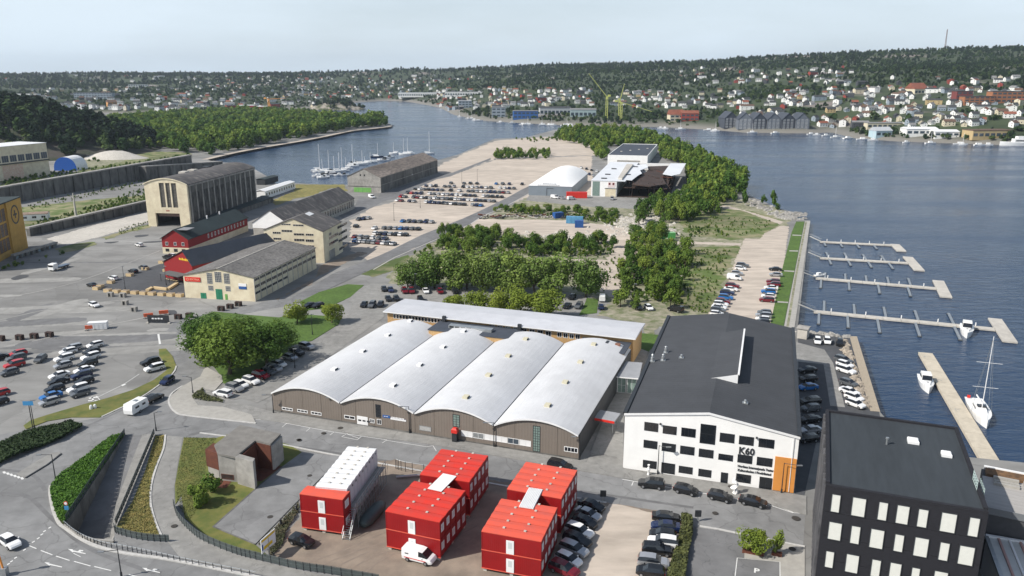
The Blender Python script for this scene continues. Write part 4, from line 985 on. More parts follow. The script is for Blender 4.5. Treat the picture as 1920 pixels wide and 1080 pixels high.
# ---------------------------------------------------------------- black brick building, bottom right
def black_building():
 z = 18.2
 A = G(1549, 905, z); B = G(1855, 956, z); fr = Fr(A, B)
 bl_ = fr.loc(1541, 766, z); br_ = fr.loc(1785, 798, z)
 W = fr.W; D = br_[1] * .5 + bl_[1] * .5
 t = fr.thing('black_brick_building', 'tall black brick office block with pale blinds in every window', 'office building')
 # storey-high courses of brick
 poly = [(0, 0), (W, 0), (W, D), (bl_[0] * .5, D)]
 for k in range(5):
  mb = MB(); mb.prism([(0, 0), (W, 0), (W, D), (0, D)], z - .6 - 3.55 * (k + 1) + (.02 if k < 4 else -2), z - .6 - 3.55 * k - .02); mb.build('storey', black_brick, t)
 mb = MB(); mb.prism([(.5, .5), (W - .5, .5), (W - .5, D - .5), (.5, D - .5)], z - .6, z - .35); mb.build('roof', mat('black_building_felt', (.038, .046, .054), .85, .1, .4, big=.1, stretch=(3, .4, 1)), t)
 for b in ((0, 0, W, .5), (0, D - .5, W, D), (0, .5, .5, D - .5), (W - .5, .5, W, D - .5)):
  bx(t, 'parapet', black_brick, b[0], b[1], z - .6, b[2], b[3], z - (.28 if b[1] == 0 and b[3] == .5 else .05))
 blind = mat('pale_window_blind', (.66, .66, .61), .7, .03, 2)
 q = lambda L: Z(1480, 740, 3.177, L)
 rows = [[(248, 592, 300, 700), (370, 612, 452, 725), (527, 638, 582, 748), (635, 658, 710, 770), (762, 680, 822, 790), (898, 703, 992, 820), (1065, 730, 1128, 845)],
   [(230, 758, 308, 865), (363, 780, 418, 888), (478, 800, 560, 915), (622, 830, 678, 935), (740, 850, 825, 965), (890, 878, 948, 988), (1005, 900, 1098, 1015)],
   [(212, 930, 262, 1030), (333, 950, 410, 1060), (485, 980, 540, 1085), (593, 1000, 662, 1110), (722, 1028, 772, 1135), (855, 1050, 938, 1165), (1010, 1085, 1060, 1190)]]
 for r_, row in enumerate(rows):
  for a in row:
   my = (a[1] + a[3]) / 2; mxx = (a[0] + a[2]) / 2; xa_, cz = fr.face(*q([(a[0] + 1, my)])[0]); xb_, _ = fr.face(*q([(a[2] + 1, my)])[0]); _, zt2 = fr.face(*q([(mxx, a[1] + 1)])[0]); _, zb2 = fr.face(*q([(mxx, a[3] - 1)])[0])
   f = window(t, xa_ - .08, zb2 - .08, xb_ + .08, zt2 + .08, y=0, frame=dark_metal, glass=blind, fw=.10, proud=.10)
 # left flank with deep upright fins
 for i in range(16):
  y = .6 + i * (D - 1.4) / 15
  mb = MB(); mb.box(-.28, y, 0, -.003, y + .35, z - .7); mb.build('fin', mat('fin_grey', (.05, .05, .055), .7, .2, .4, stretch=(1, 1, .6), c2=(.14, .14, .15)), t)
 for i in range(15):
  for k in range(5):
   y = .6 + i * (D - 1.4) / 15 + .5
   if (i + k) % 3 != 1: window(t, y, z - 3.1 - k * 3.4, y + .8, z - 1.3 - k * 3.4, axis='y', y=0, sgn=1, frame=dark_metal, glass=glass_dark, fw=.06, proud=.05)
 for a, s in (((980, 815), 1.5), ((1205, 905), 1.3)):
  x, y = fr.loc(*Z(1440, 600, 3.6, [a])[0], z - .1); mb = MB()
  mb.loft([[(x - s / 2, y - s / 2, z - .35), (x + s / 2, y - s / 2, z - .35), (x + s / 2, y + s / 2, z - .35), (x - s / 2, y + s / 2, z - .35)], [(x - s / 2, y - s / 2, z + .05), (x + s / 2, y - s / 2, z + .05), (x + s / 2, y + s / 2, z + .05), (x - s / 2, y + s / 2, z + .05)], [(x - s * .4, y - s * .4, z + .2), (x + s * .4, y - s * .4, z + .2), (x + s * .4, y + s * .4, z + .2), (x - s * .4, y + s * .4, z + .2)]])
  mb.build('skylight', white_metal, t)
 x, y = fr.loc(*Z(1440, 600, 3.6, [(803, 825)])[0], z); mb = MB(); mb.tube((x, y, z - .35), (x, y, z + .5), .14, 8); mb.tube((x, y, z + .5), (x, y, z + .75), .24, 8); mb.build('roof_cowl', galv, t)
 # galvanised gate ladder on the right parapet
 x, y = W - .1, fr.loc(1832, 905, z)[1]; mb = MB()
 for k in range(4): mb.tube((x - .4, y - 1.6, z - .2 + k * .38), (x - .4, y + 1.4, z - .2 + k * .38), .04, 5)
 for k in range(5): mb.tube((x - .4, y - 1.6 + k * .75, z - .3), (x - .4, y - 1.6 + k * .75, z + 1.1), .045, 5)
 for k in range(4): mb.tube((x + .5, y - 1.6, z - 1.2 + k * .38), (x + .5, y + 1.4, z - 1.2 + k * .38), .04, 5)
 for k in range(5): mb.tube((x + .5, y - 1.6 + k * .75, z - 2.6), (x + .5, y - 1.6 + k * .75, z + .1), .045, 5)
 mb.build('roof_access_rail', mat('pale_green_galv', (.42, .52, .50), .5, .1, 2), t)
 return fr, D, z
BF, BD, BZ = black_building()
def terrace():
 zf = 9.0
 A = G(1853, 962, zf); B = G(1960, 985, zf); fr = Fr(A, B); Dt = fr.loc(1830, 874, zf)[1]
 t = thing('terrace_block', 'pale roof terrace beside the black brick block with a brown cedar-clad back edge', 'building', fr.O, fr.a)
 W = 26; xl = -.2
 bx(t, 'wall', mat('sooty_render', (.08, .08, .085), .8, .1, 1), xl, .2, 0, W, Dt, zf - .25)
 nb = 11
 for i in range(nb):
  bx(t, 'deck_board', mat('grey_deck', (.40, .385, .37), .85, .1, .8, stretch=(.3, 6, 1)), xl, .25 + i * (Dt - 3) / nb, zf - .25, W, .25 + (i + 1) * (Dt - 3) / nb - .04, zf - .12)
 bx(t, 'back_roof', mat('cedar_brown', (.20, .11, .05), .9, .25, 1.2, c2=(.08, .05, .03)), xl + .5, Dt - 2.6, zf - .25, W, Dt - .3, zf + .25)
 bx(t, 'white_coping', white_metal, xl + .3, Dt - .3, zf - .1, W, Dt + .15, zf + .42)
 rl = MB()
 for i in range(16): rl.tube((xl + i * 1.6, 0, zf - .2), (xl + i * 1.6, 0, zf + .9), .04, 5)
 for hh in (.1, .9): rl.tube((xl, 0, zf + hh), (W, 0, zf + hh), .04, 5)
 rl.box(xl, -.01, zf - .15, W, .01, zf + .85); rl.build('balustrade', mat('grey_glass_rail', (.16, .17, .18), .3, 0), t)
 for i in range(2):
  x = 1.2 + i * 4.0; mb = MB(); mb.box(x, Dt - 3.7, zf - .12, x + 3.4, Dt - 3.3, zf + .55); mb.box(x, Dt - 4.6, zf + .15, x + 3.4, Dt - 4.2, zf + .3); mb.box(x, Dt - 5.4, zf - .12, x + 3.4, Dt - 4.9, zf + .3)
  s_ = thing('bench', ['pale timber lounge bench nearest the galvanised rail on the roof terrace', 'pale timber lounge bench farther along the roof terrace edge'][i], 'bench', fr.O, fr.a, 'benches on the roof terrace'); mb.build('seat', light_paving, s_)
 zg = 5.0; A = G(1840, 1010, zg)
 fr2 = Fr(G(1856, 975, zg), G(1960, 1002, zg))
 t = thing('planted_roof', 'lower roof with dry brown planting and a small pale shrub beside the black block', 'roof', fr2.O, fr2.a)
 bx(t, 'slab', concrete_dark, -.5, -4, 0, 26, 3.4, zg - .1); bx(t, 'planting_bed', mat('brown_bed', (.16, .10, .055), .95, .2, .8, c2=(.09, .08, .035)), -.3, -3.9, zg - .1, 26, 3.3, zg + .02)
 zc = 6.0; fr3 = Fr(G(1850, 1003, zc), G(1960, 1022, zc))
 t = thing('conservatory_roof', 'white slatted glass roof of the low building in the bottom right corner', 'roof', fr3.O, fr3.a)
 bx(t, 'wall', white_metal, 0, -14, 0, 22, 0, zc - .3)
 for i in range(14):
  a = .3 + i * 1.35
  bx(t, 'glass_panel', mat('pale_glass_panel', (.55, .56, .54), .25, .05, .6), a, -13.8, zc - .3, a + 1.0, -.3, zc - .16)
  bx(t, 'glazing_bar', white_metal if i % 2 else mat('rose_bar', (.45, .27, .24), .6, 0), a + 1.03, -13.9, zc - .3, a + 1.32, -.2, zc)
 bx(t, 'ridge_cap', white_metal, -.1, -.3, zc - .3, 22, .15, zc + .1); bx(t, 'edge_cap', galv, -.3, -14, zc - .3, .2, .1, zc + .05)
terrace()
# ---------------------------------------------------------------- concrete and corten kiosk building
def corten_house():
 q = zm
 hgt = 5.2
 A = G(*q([(220, 512)])[0]); B = G(*q([(425, 535)])[0]); fr = Fr(A, B); W = fr.W
 t = fr.thing('concrete_pavilion', 'board-marked concrete pavilion with rusty corten steel walls on the street lawn', 'building')
 top = fr.face(*q([(215, 350)])[0])[1]; hgt = top
 def L(a, z=hgt): return fr.loc(*q([a])[0], z)
 roof_pts = [L((215, 350)), L((320, 370)), L((440, 272)), L((530, 293)), L((592, 232)), L((350, 180)), L((195, 300))]
 mb = MB(); mb.prism(roof_pts, hgt - .35, hgt); mb.build('roof', mat('concrete_roof', (.20, .19, .175), .9, .12, .8, big=.1), t)
 ins = [L((215, 350)), L((320, 370)), L((440, 272))]
 def wall(a, b, z0, z1, m, th=.35, nm='wall'):
  a = Vector(a); b = Vector(b); d = (b - a).normalized(); n2 = Vector((-d.y, d.x)) * th
  mb = MB(); mb.prism([a, b, b + n2, a + n2], z0, z1); return mb.build(nm, m, t)
 p0, p1 = L((215, 350)), L((425, 405), hgt)
 wall(p0, (W, 0), 0, hgt - .36, concrete)
 # front slab wing and the right pier
 a = L((425, 405)); b = L((345, 355))
 mb = MB(); mb.prism([L((320, 370)), L((425, 400)), L((437, 378)), L((345, 352))], 0, hgt - .02); mb.build('pier', concrete, t)
 c0, c1 = L((530, 293)), L((592, 232)); mb = MB(); mb.prism([c0, L((545, 290)), L((600, 236)), c1], 0, hgt - .4); mb.build('pier', concrete, t)
 wall(L((440, 275)), L((528, 295)), .05, hgt - .38, corten, .25, 'corten_wall')
 wall(L((340, 362)), L((440, 272)), .05, hgt - .38, corten, -.25, 'corten_wall')
 # corten box on the left
 z0 = fr.face(*q([(215, 415)])[0])[1]
 pa, pb, pc, pd = L((140, 320)), L((213, 345)), L((262, 298)), L((190, 282))
 mb = MB(); mb.prism([pa, pb, pc, pd], 1.9, hgt - .2); mb.build('corten_box', corten, t)
 mb = MB(); mb.prism([(pa[0] + .15, pa[1] + .1), (pb[0] - .05, pb[1]), pc, pd], 0, 1.88); mb.build('base_wall', concrete, t)
 mb = MB(); mb.prism([L((215, 345)), L((320, 365)), L((440, 270)), L((592, 232)), L((350, 182)), L((200, 298))], .02, hgt - .5)
 w0, z_ = fr.face(*q([(237, 470)])[0]); w1, z2 = fr.face(*q([(315, 508)])[0]); window(t, w0, z_, w1, z2, frame=corten, glass=charred)
 back = [L((352, 181)), L((592, 233))]
 wall(L((352, 181)), L((590, 230)), 0, hgt - .37, concrete, -.3); wall(L((200, 298)), L((350, 182)), 0, hgt - .37, concrete, -.3)
 sheet('corten_doorstep', q([(215, 510), (300, 520), (270, 560), (215, 560)]), 0.15, corten)
 sheet('corten_doorstep', q([(440, 440), (530, 430), (600, 430), (480, 520), (440, 520)]), 0.15, corten)
corten_house()
# ---------------------------------------------------------------- container offices
def container_block(label, roofpts, conv, colr, roofm, nstrip, hgt, gapz=.6, doors=True, sidewin=True, zz=None, cat='container office', storeys=2):
 """roofpts: front-left, front-right, back-right corners of the roof"""
 fl, frt, br_ = [conv([p])[0] for p in roofpts]
 fr = Fr(G(*fl, hgt), G(*frt, hgt)); W = fr.W; D = fr.loc(*br_, hgt)[1]
 t = fr.thing('container_office', label, cat)
 sh = (hgt - gapz) / storeys; ww = D / nstrip
 side_m = colr
 for s in range(storeys):
  for k in range(nstrip):
   z0 = gapz + s * sh; z1 = z0 + sh - .05; y0 = k * ww; y1 = y0 + ww - .13
   mb = MB(); mb.box(0, y0, z0, W, y1, z1 - .06)
   for (x, y) in ((0, y0), (W, y0), (0, y1), (W, y1)):
    mb.box(x - .03 if x == 0 else x - .12, y - .03 if y == y0 else y - .12, z0, x + .12 if x == 0 else x + .03, y + .12 if y == y0 else y + .03, z1 - .07)
   c = mb.build('container', side_m, t)
   if s == storeys - 1:
    r = MB(); r.loft([[(-.03, y0 - .02, z1 - .06), (W + .03, y0 - .02, z1 - .06), (W + .03, y0 - .02, z1 + .06), (-.03, y0 - .02, z1 + .06)], [(-.03, (y0 + y1) / 2, z1 - .06), (W + .03, (y0 + y1) / 2, z1 - .06), (W + .03, (y0 + y1) / 2, z1 + .16), (-.03, (y0 + y1) / 2, z1 + .16)], [(-.03, y1, z1 - .06), (W + .03, y1, z1 - .06), (W + .03, y1, z1 + .06), (-.03, y1, z1 + .06)]]); r.build('roof_sheet', roofm, c)
    for u in (.3, .66): bx(c, 'roof_bracket', concrete_light, W * u, y1 - .25, z1 + .07, W * u + .35, y1 + .1, z1 + .2)
   if sidewin and sidewin != 'white':
    window(c, y0 + ww * .25, z0 + 1.0, y0 + ww * .72, z0 + 2.25, axis='y', y=W, sgn=-1, frame=white_metal, glass=mat('milky_pane', (.55, .58, .58), .3, 0), fw=.12)
   if sidewin == 'white':
    window(c, y0 + ww * .35, z1 - .75, y0 + ww * .62, z1 - .35, axis='y', y=W, sgn=-1, frame=galv, glass=glass_dark, fw=.06)
  mb = MB(); mb.box(-.06, -.07, gapz + s * sh - .05, W + .06, -.03, gapz + s * sh + .1); mb.build('rail', red_roof if colr is red_steel else galv, t)
 if doors:
  for s in range(storeys):
   z0 = gapz + s * sh + .1; x = W * .42
   d = bx(t, 'door', white_metal, x, -.09, z0, x + 1.15, -.004, z0 + 2.15); bx(d, 'door_pane', mat('milky_pane', (.55, .58, .58), .3, 0), x + .3, -.105, z0 + .9, x + .85, -.092, z0 + 1.9)
 for x in (.4, W * .5, W - .4):
  for y in (.4, D * .5, D - .4): bx(t, 'foot', concrete_light, x - .25, y - .25, 0, x + .25, y + .25, gapz - .003)
 return fr, t, W, D
q3 = lambda L: Z(680, 800, 3.856, L)
CW = ribbed('white_container_steel', (.62, .63, .66), .3, (0, 1), .03, .06, .5, line=.92)
fr1, t1, _, _ = container_block('bright red two-storey container office with the white van parked in front', [(165, 610), (555, 690), (722, 455)], q3, red_steel, mat('bright_red_roof', (.62, .035, .02), .55, .06, .3, c2=(.5, .05, .035)), 5, 6.6)
fr2, t2, _, _ = container_block('bright red container office set back behind the one with the white van', [(415, 345), (770, 400), (915, 208)], q3, red_steel, mat('bright_red_roof', (0, 0, 0)), 5, 6.6, doors=False)
fr3, t3, _, _ = container_block('faded red two-storey container office beside the row of parked cars', [(860, 755), (1290, 830), (1400, 580)], q3, red_steel, red_roof, 5, 6.6)
fr4, t4, _, _ = container_block('faded red container office at the street edge behind the cars', [(1045, 450), (1435, 520), (1538, 310)], q3, red_steel, red_roof, 5, 6.6, doors=False)
fr5, t5, W5, D5 = container_block('long white two-storey row of container rooms beside the tarmac plot', [(800, 545), (985, 562), (1230, 325)], zm, CW, white_metal, 9, 6.9, doors=False, sidewin='white')
fr6, t6, W6, D6 = container_block('single red two-storey container unit in front of the white container row', [(705, 590), (960, 625), (985, 570)], zm, red_steel, red_roof, 1, 6.5, sidewin=True)
# corrugated plates bridging the roofs
for (pts, m_, lab, rib) in (([(470, 440), (570, 462), (665, 342), (565, 328)], white_metal, 'flat pale roof plate bridging the two bright red container offices', 0), ([(1130, 572), (1235, 588), (1305, 450), (1205, 435)], white_metal, 'ribbed pale roof plate bridging the two faded red container offices', 1)):
 c = [G(*p, 6.95) for p in q3(pts)]; fr = Fr(c[0], c[1], 6.72)
 Dp = (c[3] - c[0]).dot(fr.ey); t = fr.thing('roof_plate', lab, 'roof plate'); mb = MB(); n = 9
 for i in range(n):
  a = fr.W * i / n; mb.box(a, 0, 0, a + fr.W / n * (.72 if rib else .97), Dp, .10 if not rib else .14); 
  if rib: mb.box(a + fr.W / n * .72, 0, 0, a + fr.W / n, Dp, .06)
 mb.build('sheet', m_, t)
# scaffold gallery and stair on the white row
def gallery():
 t = thing('scaffold_gallery', 'galvanised scaffold walkway along the upper floor of the white container row', 'walkway', fr5.O, fr5.a)
 mb = MB(); zf = 3.6
 for i in range(12): 
  y = .3 + i * (D5 - .6) / 11
  for x in (W5 + .1, W5 + 1.5): mb.tube((x, y, 0), (x, y, zf + (1.15 if x > W5 + 1 else 0)), .05, 5)
  mb.tube((W5 + 1.5, y, .2), (W5 + 1.5, y + (D5 - .6) / 11, zf), .035, 4)
 for hh in (.55, 1.1): mb.tube((W5 + 1.5, .2, zf + hh), (W5 + 1.5, D5, zf + hh), .04, 5)
 for hh in (0.3, 1.8): mb.tube((W5 + 1.5, .2, hh), (W5 + 1.5, D5, hh), .035, 5)
 mb.build('frame', galv, t)
 for i in range(11): bx(t, 'plank', mat('walkway_plank', (.30, .29, .27), .8, .1, 1), W5 + .1, .3 + i * (D5 - .6) / 11, zf - .08, W5 + 1.5, .25 + (i + 1) * (D5 - .6) / 11, zf)
 t2 = thing('steel_stair', 'steep galvanised stair up to the container walkway beside the red unit', 'stairs', fr5.O, fr5.a)
 mb = MB(); x0, x1 = W5 + .2, W5 + 1.4
 for x in (x0, x1):
  mb.tube((x, 0, zf), (x, -3.4, .05), .07, 5); mb.tube((x, 0, zf + 1), (x, -3.4, 1.05), .045, 5)
  for k in range(5): mb.tube((x, -3.4 * k / 4, zf - (zf - .05) * k / 4), (x, -3.4 * k / 4, zf + 1 - (zf - .05) * k / 4), .035, 5)
 mb.build('stringer', galv, t2)
 for k in range(14): bx(t2, 'step', galv, x0 + .05, -3.4 * (k + .5) / 14 - .1, zf - (zf - .05) * (k + .5) / 14 - .03, x1 - .05, -3.4 * (k + .5) / 14 + .1, zf - (zf - .05) * (k + .5) / 14)
gallery()
# insulated duct from container row to the red block
t = thing('insulated_duct', 'silver insulated pipe lying between the white and the red container blocks', 'pipe', (0, 0, 0)); mb = MB()
a, b = G(*zm([(1280, 490)])[0], .4), G(*zm([(1425, 478)])[0], .4); mb.tube(a, b, .22, 8); mb.build('pipe', galv, t)
# ---------------------------------------------------------------- industrial buildings on the left
def shed(name, label, cat, front, eaves, apex, far, conv, wall, roof, over=.3, th=.18, z_at='R'):
 """front: base-left, base-right pixels (one may be None, then taken at eave height); far: far end of the right eave"""
 c = lambda p: conv([p])[0]
 bR = G(*c(front[1])); zR = hz(bR, c(eaves[1])[1])
 if front[0] is not None: A = G(*c(front[0]))
 else: A = G(*c(eaves[0]), zR); A.z = 0
 fr = Fr(A, bR); W = fr.W
 zL = fr.face(*c(eaves[0]))[1] if front[0] is not None else zR
 xr, zr_ = fr.face(*c(apex))
 D = fr.loc(*c(far), zR)[1]
 t = fr.thing(name, label, cat)
 gable_walls(t, 0, W, 0, D, zL, zr_, wall, xr=xr, zb=zR)
 if roof: gable(t, 0, W, 0, D, zL + .05, zr_ + .08, roof, xr=xr, zb=zR + .05, over=over, th=th)
 return fr, t, W, D, zL, zR, xr, zr_
def shed2(name, label, cat, lbase, leave, reave, apex, far, conv, wall, roof, over=.3, th=.18):
 c = lambda p: conv([p])[0]
 A = G(*c(lbase)); zR = hz(A, c(leave)[1]); r0 = G(*c(reave), zR); r1 = G(*c(far), zR); d = r1 - r0; D = d.length; d.normalize()
 ex = Vector((d.y, -d.x, 0)); W = (r0 - A).dot(ex); B = A + ex * W
 fr = Fr(A, B); xr, zr_ = fr.face(*c(apex)); zr_ = max(zr_, zR + 1); xr = W / 2
 t = fr.thing(name, label, cat); gable_walls(t, 0, W, 0, D, zR, zr_, wall, xr=xr); gable(t, 0, W, 0, D, zR + .05, zr_ + .08, roof, xr=xr, over=over, th=th)
 print('SHED2', name, round(W, 1), round(D, 1), round(zR, 1), round(zr_, 1))
 return fr, t, W, D, zR, zR, xr, zr_
def FrL(A, p, q, z, B):
 """frame with its depth along the eave line p-q; B is any point on the right wall line"""
 d = G(*q, z) - G(*p, z); d.normalize(); A = G(*A); ex = Vector((d.y, -d.x, 0)); r_ = G(*B, z) - A; r_.z = 0; W = r_.dot(ex); return Fr(A, A + ex * W)
def onf(fr, conv, a): return fr.face(*conv([a])[0])
def ons(fr, conv, a): return fr.side(*conv([a])[0], fr.W)
ze_ = lambda L: Z(330, 490, 10.667, L)
fr, t, W, D, zL, zR, xr, zr_ = shed('gabled_warehouse', 'cream gabled warehouse with a red sign, green doors and a mottled grey roof', 'warehouse', ((190, 722), (1590, 805)), ((165, 275), (1570, 335)), (830, 160), (0, 0), lambda L: ze_(L) if L[0] != (0, 0) else [(587, 465)], cream, felt_grey)
EX = fr
for a, b, bars in (((605, 225), (740, 455), 5), ((762, 205), (920, 425), 5), ((945, 235), (1085, 455), 5), ((640, 480), (755, 590), 2), ((985, 490), (1100, 605), 2)):
 (x0, z0), (x1, z1) = onf(fr, ze_, a), onf(fr, ze_, b); window(t, x0, z0, x1, z1, frame=concrete_light, mull=3, bars=bars, fw=.12, glass=glass_blue)
for a, b, m_ in (((490, 628), (615, 765), door_green), ((790, 552), (940, 765), door_green), ((980, 655), (1040, 790), gate_green)):
 (x0, z0), (x1, z1) = onf(fr, ze_, a), onf(fr, ze_, b); d = bx(t, 'door', m_, x0, -.08, max(.05, z1), x1, -.004, z0)
 bx(d, 'door_leaf', m_, (x0 + x1) / 2 - .03, -.11, max(.1, z1), (x0 + x1) / 2 + .03, -.083, z0 - .1)
(x0, z0), (x1, z1) = onf(fr, ze_, (175, 300)), onf(fr, ze_, (495, 425))
s_ = bx(t, 'sign_board', sign_red, x0, -.2, z1 + .25, x1, -.06, z0 - .1)
hh_ = z0 - z1
mb = MB(); n = 16; cx, cz, r_ = x0 + hh_ * .55, (z0 + z1) / 2 + .07, hh_ * .27
for i in range(n):
 a, b = 2 * math.pi * i / n, 2 * math.pi * (i + 1) / n
 mb.add([(cx + math.cos(a) * r_ * .6, -.22, cz + math.sin(a) * r_ * .6), (cx + math.cos(b) * r_ * .6, -.22, cz + math.sin(b) * r_ * .6), (cx + math.cos(b) * r_, -.22, cz + math.sin(b) * r_), (cx + math.cos(a) * r_, -.22, cz + math.sin(a) * r_)], [(0, 1, 2, 3)])
mb.build('ring_logo', mat('sign_salmon', (.75, .30, .20), .5, 0), s_)
text('EXTRA', s_, x0 + hh_ * 1.0, cz - r_ * .6, r_ * 1.7, mat('sign_salmon', (.7, .3, .2)), y=-.22, width=(x1 - x0) - hh_ * 1.15)
(x0, z0), (x1, z1) = onf(fr, ze_, (1250, 440)), onf(fr, ze_, (1415, 560)); bx(t, 'sign_board', sign_white, x0, -.12, (z0 + z1) / 2, x1, -.01, z0); bx(t, 'sign_board', sign_blue, x0, -.12, z1, x1, -.01, (z0 + z1) / 2 - .01)
# ribbon windows along the street side, every bay its own window
nb = 12
for k in range(nb):
 y0 = D * k / nb + .25; y1 = D * (k + 1) / nb - .25
 for z0, z1 in ((zR - 1.3, zR - .35), (zR - 3.6, zR - 2.5)) + (((zR - 5.6, zR - 4.7),) if k < 6 else ()):
  window(t, y0, z0, y1, z1, axis='y', y=W, sgn=-1, frame=concrete_light, glass=glass_dark, mull=2, fw=.1)
 bx(t, 'pilaster', concrete_light, W + .004, y0 - .38, 0, W + .16, y0 - .12, zR - .1)
bx(t, 'ridge_cap', concrete_light, xr - .15, -.35, zr_ + .2, xr + .15, D + .3, zr_ + .36)
# low red building with a slate-blue roof (restaurant)
fr, t, W, D, zL, zR, xr, zr_ = shed('red_restaurant', 'red gabled restaurant with a long slate-blue roof and four skylights', 'restaurant', ((255, 865), (445, 905)), ((245, 757), (512, 782)), (370, 688), (1010, 497), zt, red_wood, felt_blue, over=.4)
zq = zq1
x, z = onf(fr, zq, (1295, 485)); x2, _ = onf(fr, zq, (1370, 485))
strokes(t, x, x2, z - .2, z + .75, sign_yellow, 7)
for k, a in enumerate(((510, 653), (662, 594), (792, 544), (897, 502))):
 x, y = fr.loc(*zt([a])[0], (zL + zr_) / 2 + .4); x = xr * .45
 zz = zL + (zr_ - zL) * x / xr
 mb = MB(); mb.loft([[(x - .9, y - .35, zz), (x + .9, y - .35, zz + 1.8 * (zr_ - zL) / xr), (x + .9, y - .35, zz + .5 + 1.8 * (zr_ - zL) / xr), (x - .9, y - .35, zz + .5)], [(x - .9, y + .9, zz), (x + .9, y + .9, zz + 1.8 * (zr_ - zL) / xr), (x + .9, y + .9, zz + .5 + 1.8 * (zr_ - zL) / xr), (x - .9, y + .9, zz + .5)]])
 mb.build('skylight', white_metal, t)
for k in range(6): bx(t, 'window', glass_dark, 1 + k * 1.7, -.05, .8, 2.2 + k * 1.7, -.004, 2.5)
pv = thing('terrace_pavilion', 'flat grey awning over outdoor seating in front of the red restaurant', 'awning', fr.O, fr.a)
bx(pv, 'awning', mat('awning_grey', (.11, .12, .12), .8, .05, 1), W * .18, -4.2, 2.75, W * .85, -.05, 2.95)
for x in (W * .2, W * .5, W * .83): bx(pv, 'post', dark_metal, x, -4.1, 0, x + .12, -3.98, 2.74)
for k in range(5): bx(pv, 'table', wood_pale, W * .25 + k * 1.4, -3, .7, W * .25 + k * 1.4 + .8, -2.2, .75)
# long red-and-cream two-storey building with dark green roof
fr, t, W, D, zL, zR, xr, zr_ = shed2('red_upper_building', 'long two-storey building, dark red above cream, with a green-black roof', 'building', (238, 703), (230, 600), (398, 608), (315, 545), (800, 462), zt, red_wood, felt_green, over=.5)
bx(t, 'ground_storey', cream, -.06, -.06, 0, W + .06, D, zL * .42)
for x in (.18, .5, .8): 
 window(t, W * x - .6, zL * .55, W * x + .6, zL * .55 + 1.4, mull=1)
 window(t, W * x - .8, .9, W * x + .8, 2.1, y=-.06, frame=dark_metal)
for k in range(12):
 y = D * (.30 + .056 * k); window(t, y, zR - 2.6, y + 1.0, zR - .9, axis='y', y=W, sgn=-1, frame=white_metal, mull=1, fw=.14)
bx(t, 'porch_roof', mat('metal_sheet_grey', (.25, .25, .26), .5, .05, 1), xr - .4, 1.2, zr_ - .2, W - .5, 6.5, zr_ - .05)
for a in ((568, 455), (645, 427)):
 x, y = fr.loc(*zt([a])[0], zr_ + 1); mb = MB(); mb.tube((xr, y, zr_ - .2), (xr, y, zr_ + 1.5), .3, 8); mb.build('chimney', white_metal, t)
# tall concrete slip hall with vaulted roof
fr = Fr(G(*zt([(170, 520)])[0]), G(*zt([(425, 527)])[0])); W = fr.W
zR = fr.face(*zt([(408, 243)])[0])[1]; zA = fr.face(*zt([(268, 200)])[0])[1]; D = fr.loc(*zt([(905, 127)])[0], zR)[1]
t = fr.thing('slip_hall', 'tall weathered concrete shipyard hall with a vaulted roof and an open ground-level gateway', 'industrial hall')
x0 = -2.2
def arcz(x): s = (x - x0) / (W - x0); return zR + (zA - zR) * (1 - (2 * s - 1) ** 2)
xL, _ = onf(fr, zt, (185, 430)); xR, zO = onf(fr, zt, (355, 500)); _, zO = onf(fr, zt, (268, 432)); 
ww0, wz0 = onf(fr, zt, (205, 222)); ww1, wz1 = onf(fr, zt, (340, 395))
def slab(a, b, z0, z1, m=cream, y0=0, y1=1.2, nm='wall'):
 mb = MB(); pts = [(a, z0), (b, z0)] + ([(b - (b - a) * i / 6, arcz(b - (b - a) * i / 6) if z1 is None else z1) for i in range(7)])
 mb.loft([[(p[0], y0, p[1]) for p in pts], [(p[0], y1, p[1]) for p in pts]]); return mb.build(nm, m, t)
slab(x0, xL, 0, zO); slab(xR, W, 0, zO); slab(x0, ww0, zO + .01, None); slab(ww1, W, zO + .01, None); slab(ww0 + .01, ww1 - .01, zO + .01, wz1); slab(ww0 + .01, ww1 - .01, wz0 - .3, None)
pw = (ww1 - ww0) / 3
for k in range(3):
 a = ww0 + k * pw + .25; window(t, a, wz1 + .05, a + pw - .45, wz0 - .35, y=.5, frame=concrete_dark, mull=4, bars=9, fw=.16, glass=mat('broken_glass', (.10, .095, .085), .3, .3, 1.2, c2=(.22, .20, .17)), proud=.12)
for k in (1, 2): bx(t, 'mullion', cream, ww0 + k * pw - .35, .02, wz1, ww0 + k * pw + .35, 1.0, wz0 - .35)
bx(t, 'lintel', mat('rusty_beam', (.22, .15, .13), .8, .1, 1), xL + .2, 2, zO * .72, xR - .2, 2.6, zO * .95)
strokes(t, (ww0 + ww1) / 2 - 2, (ww0 + ww1) / 2 - .2, zO + .9, zO + 1.9, mat('faded_red_print', (.35, .12, .09), .8, 0), 4, y=-.04)
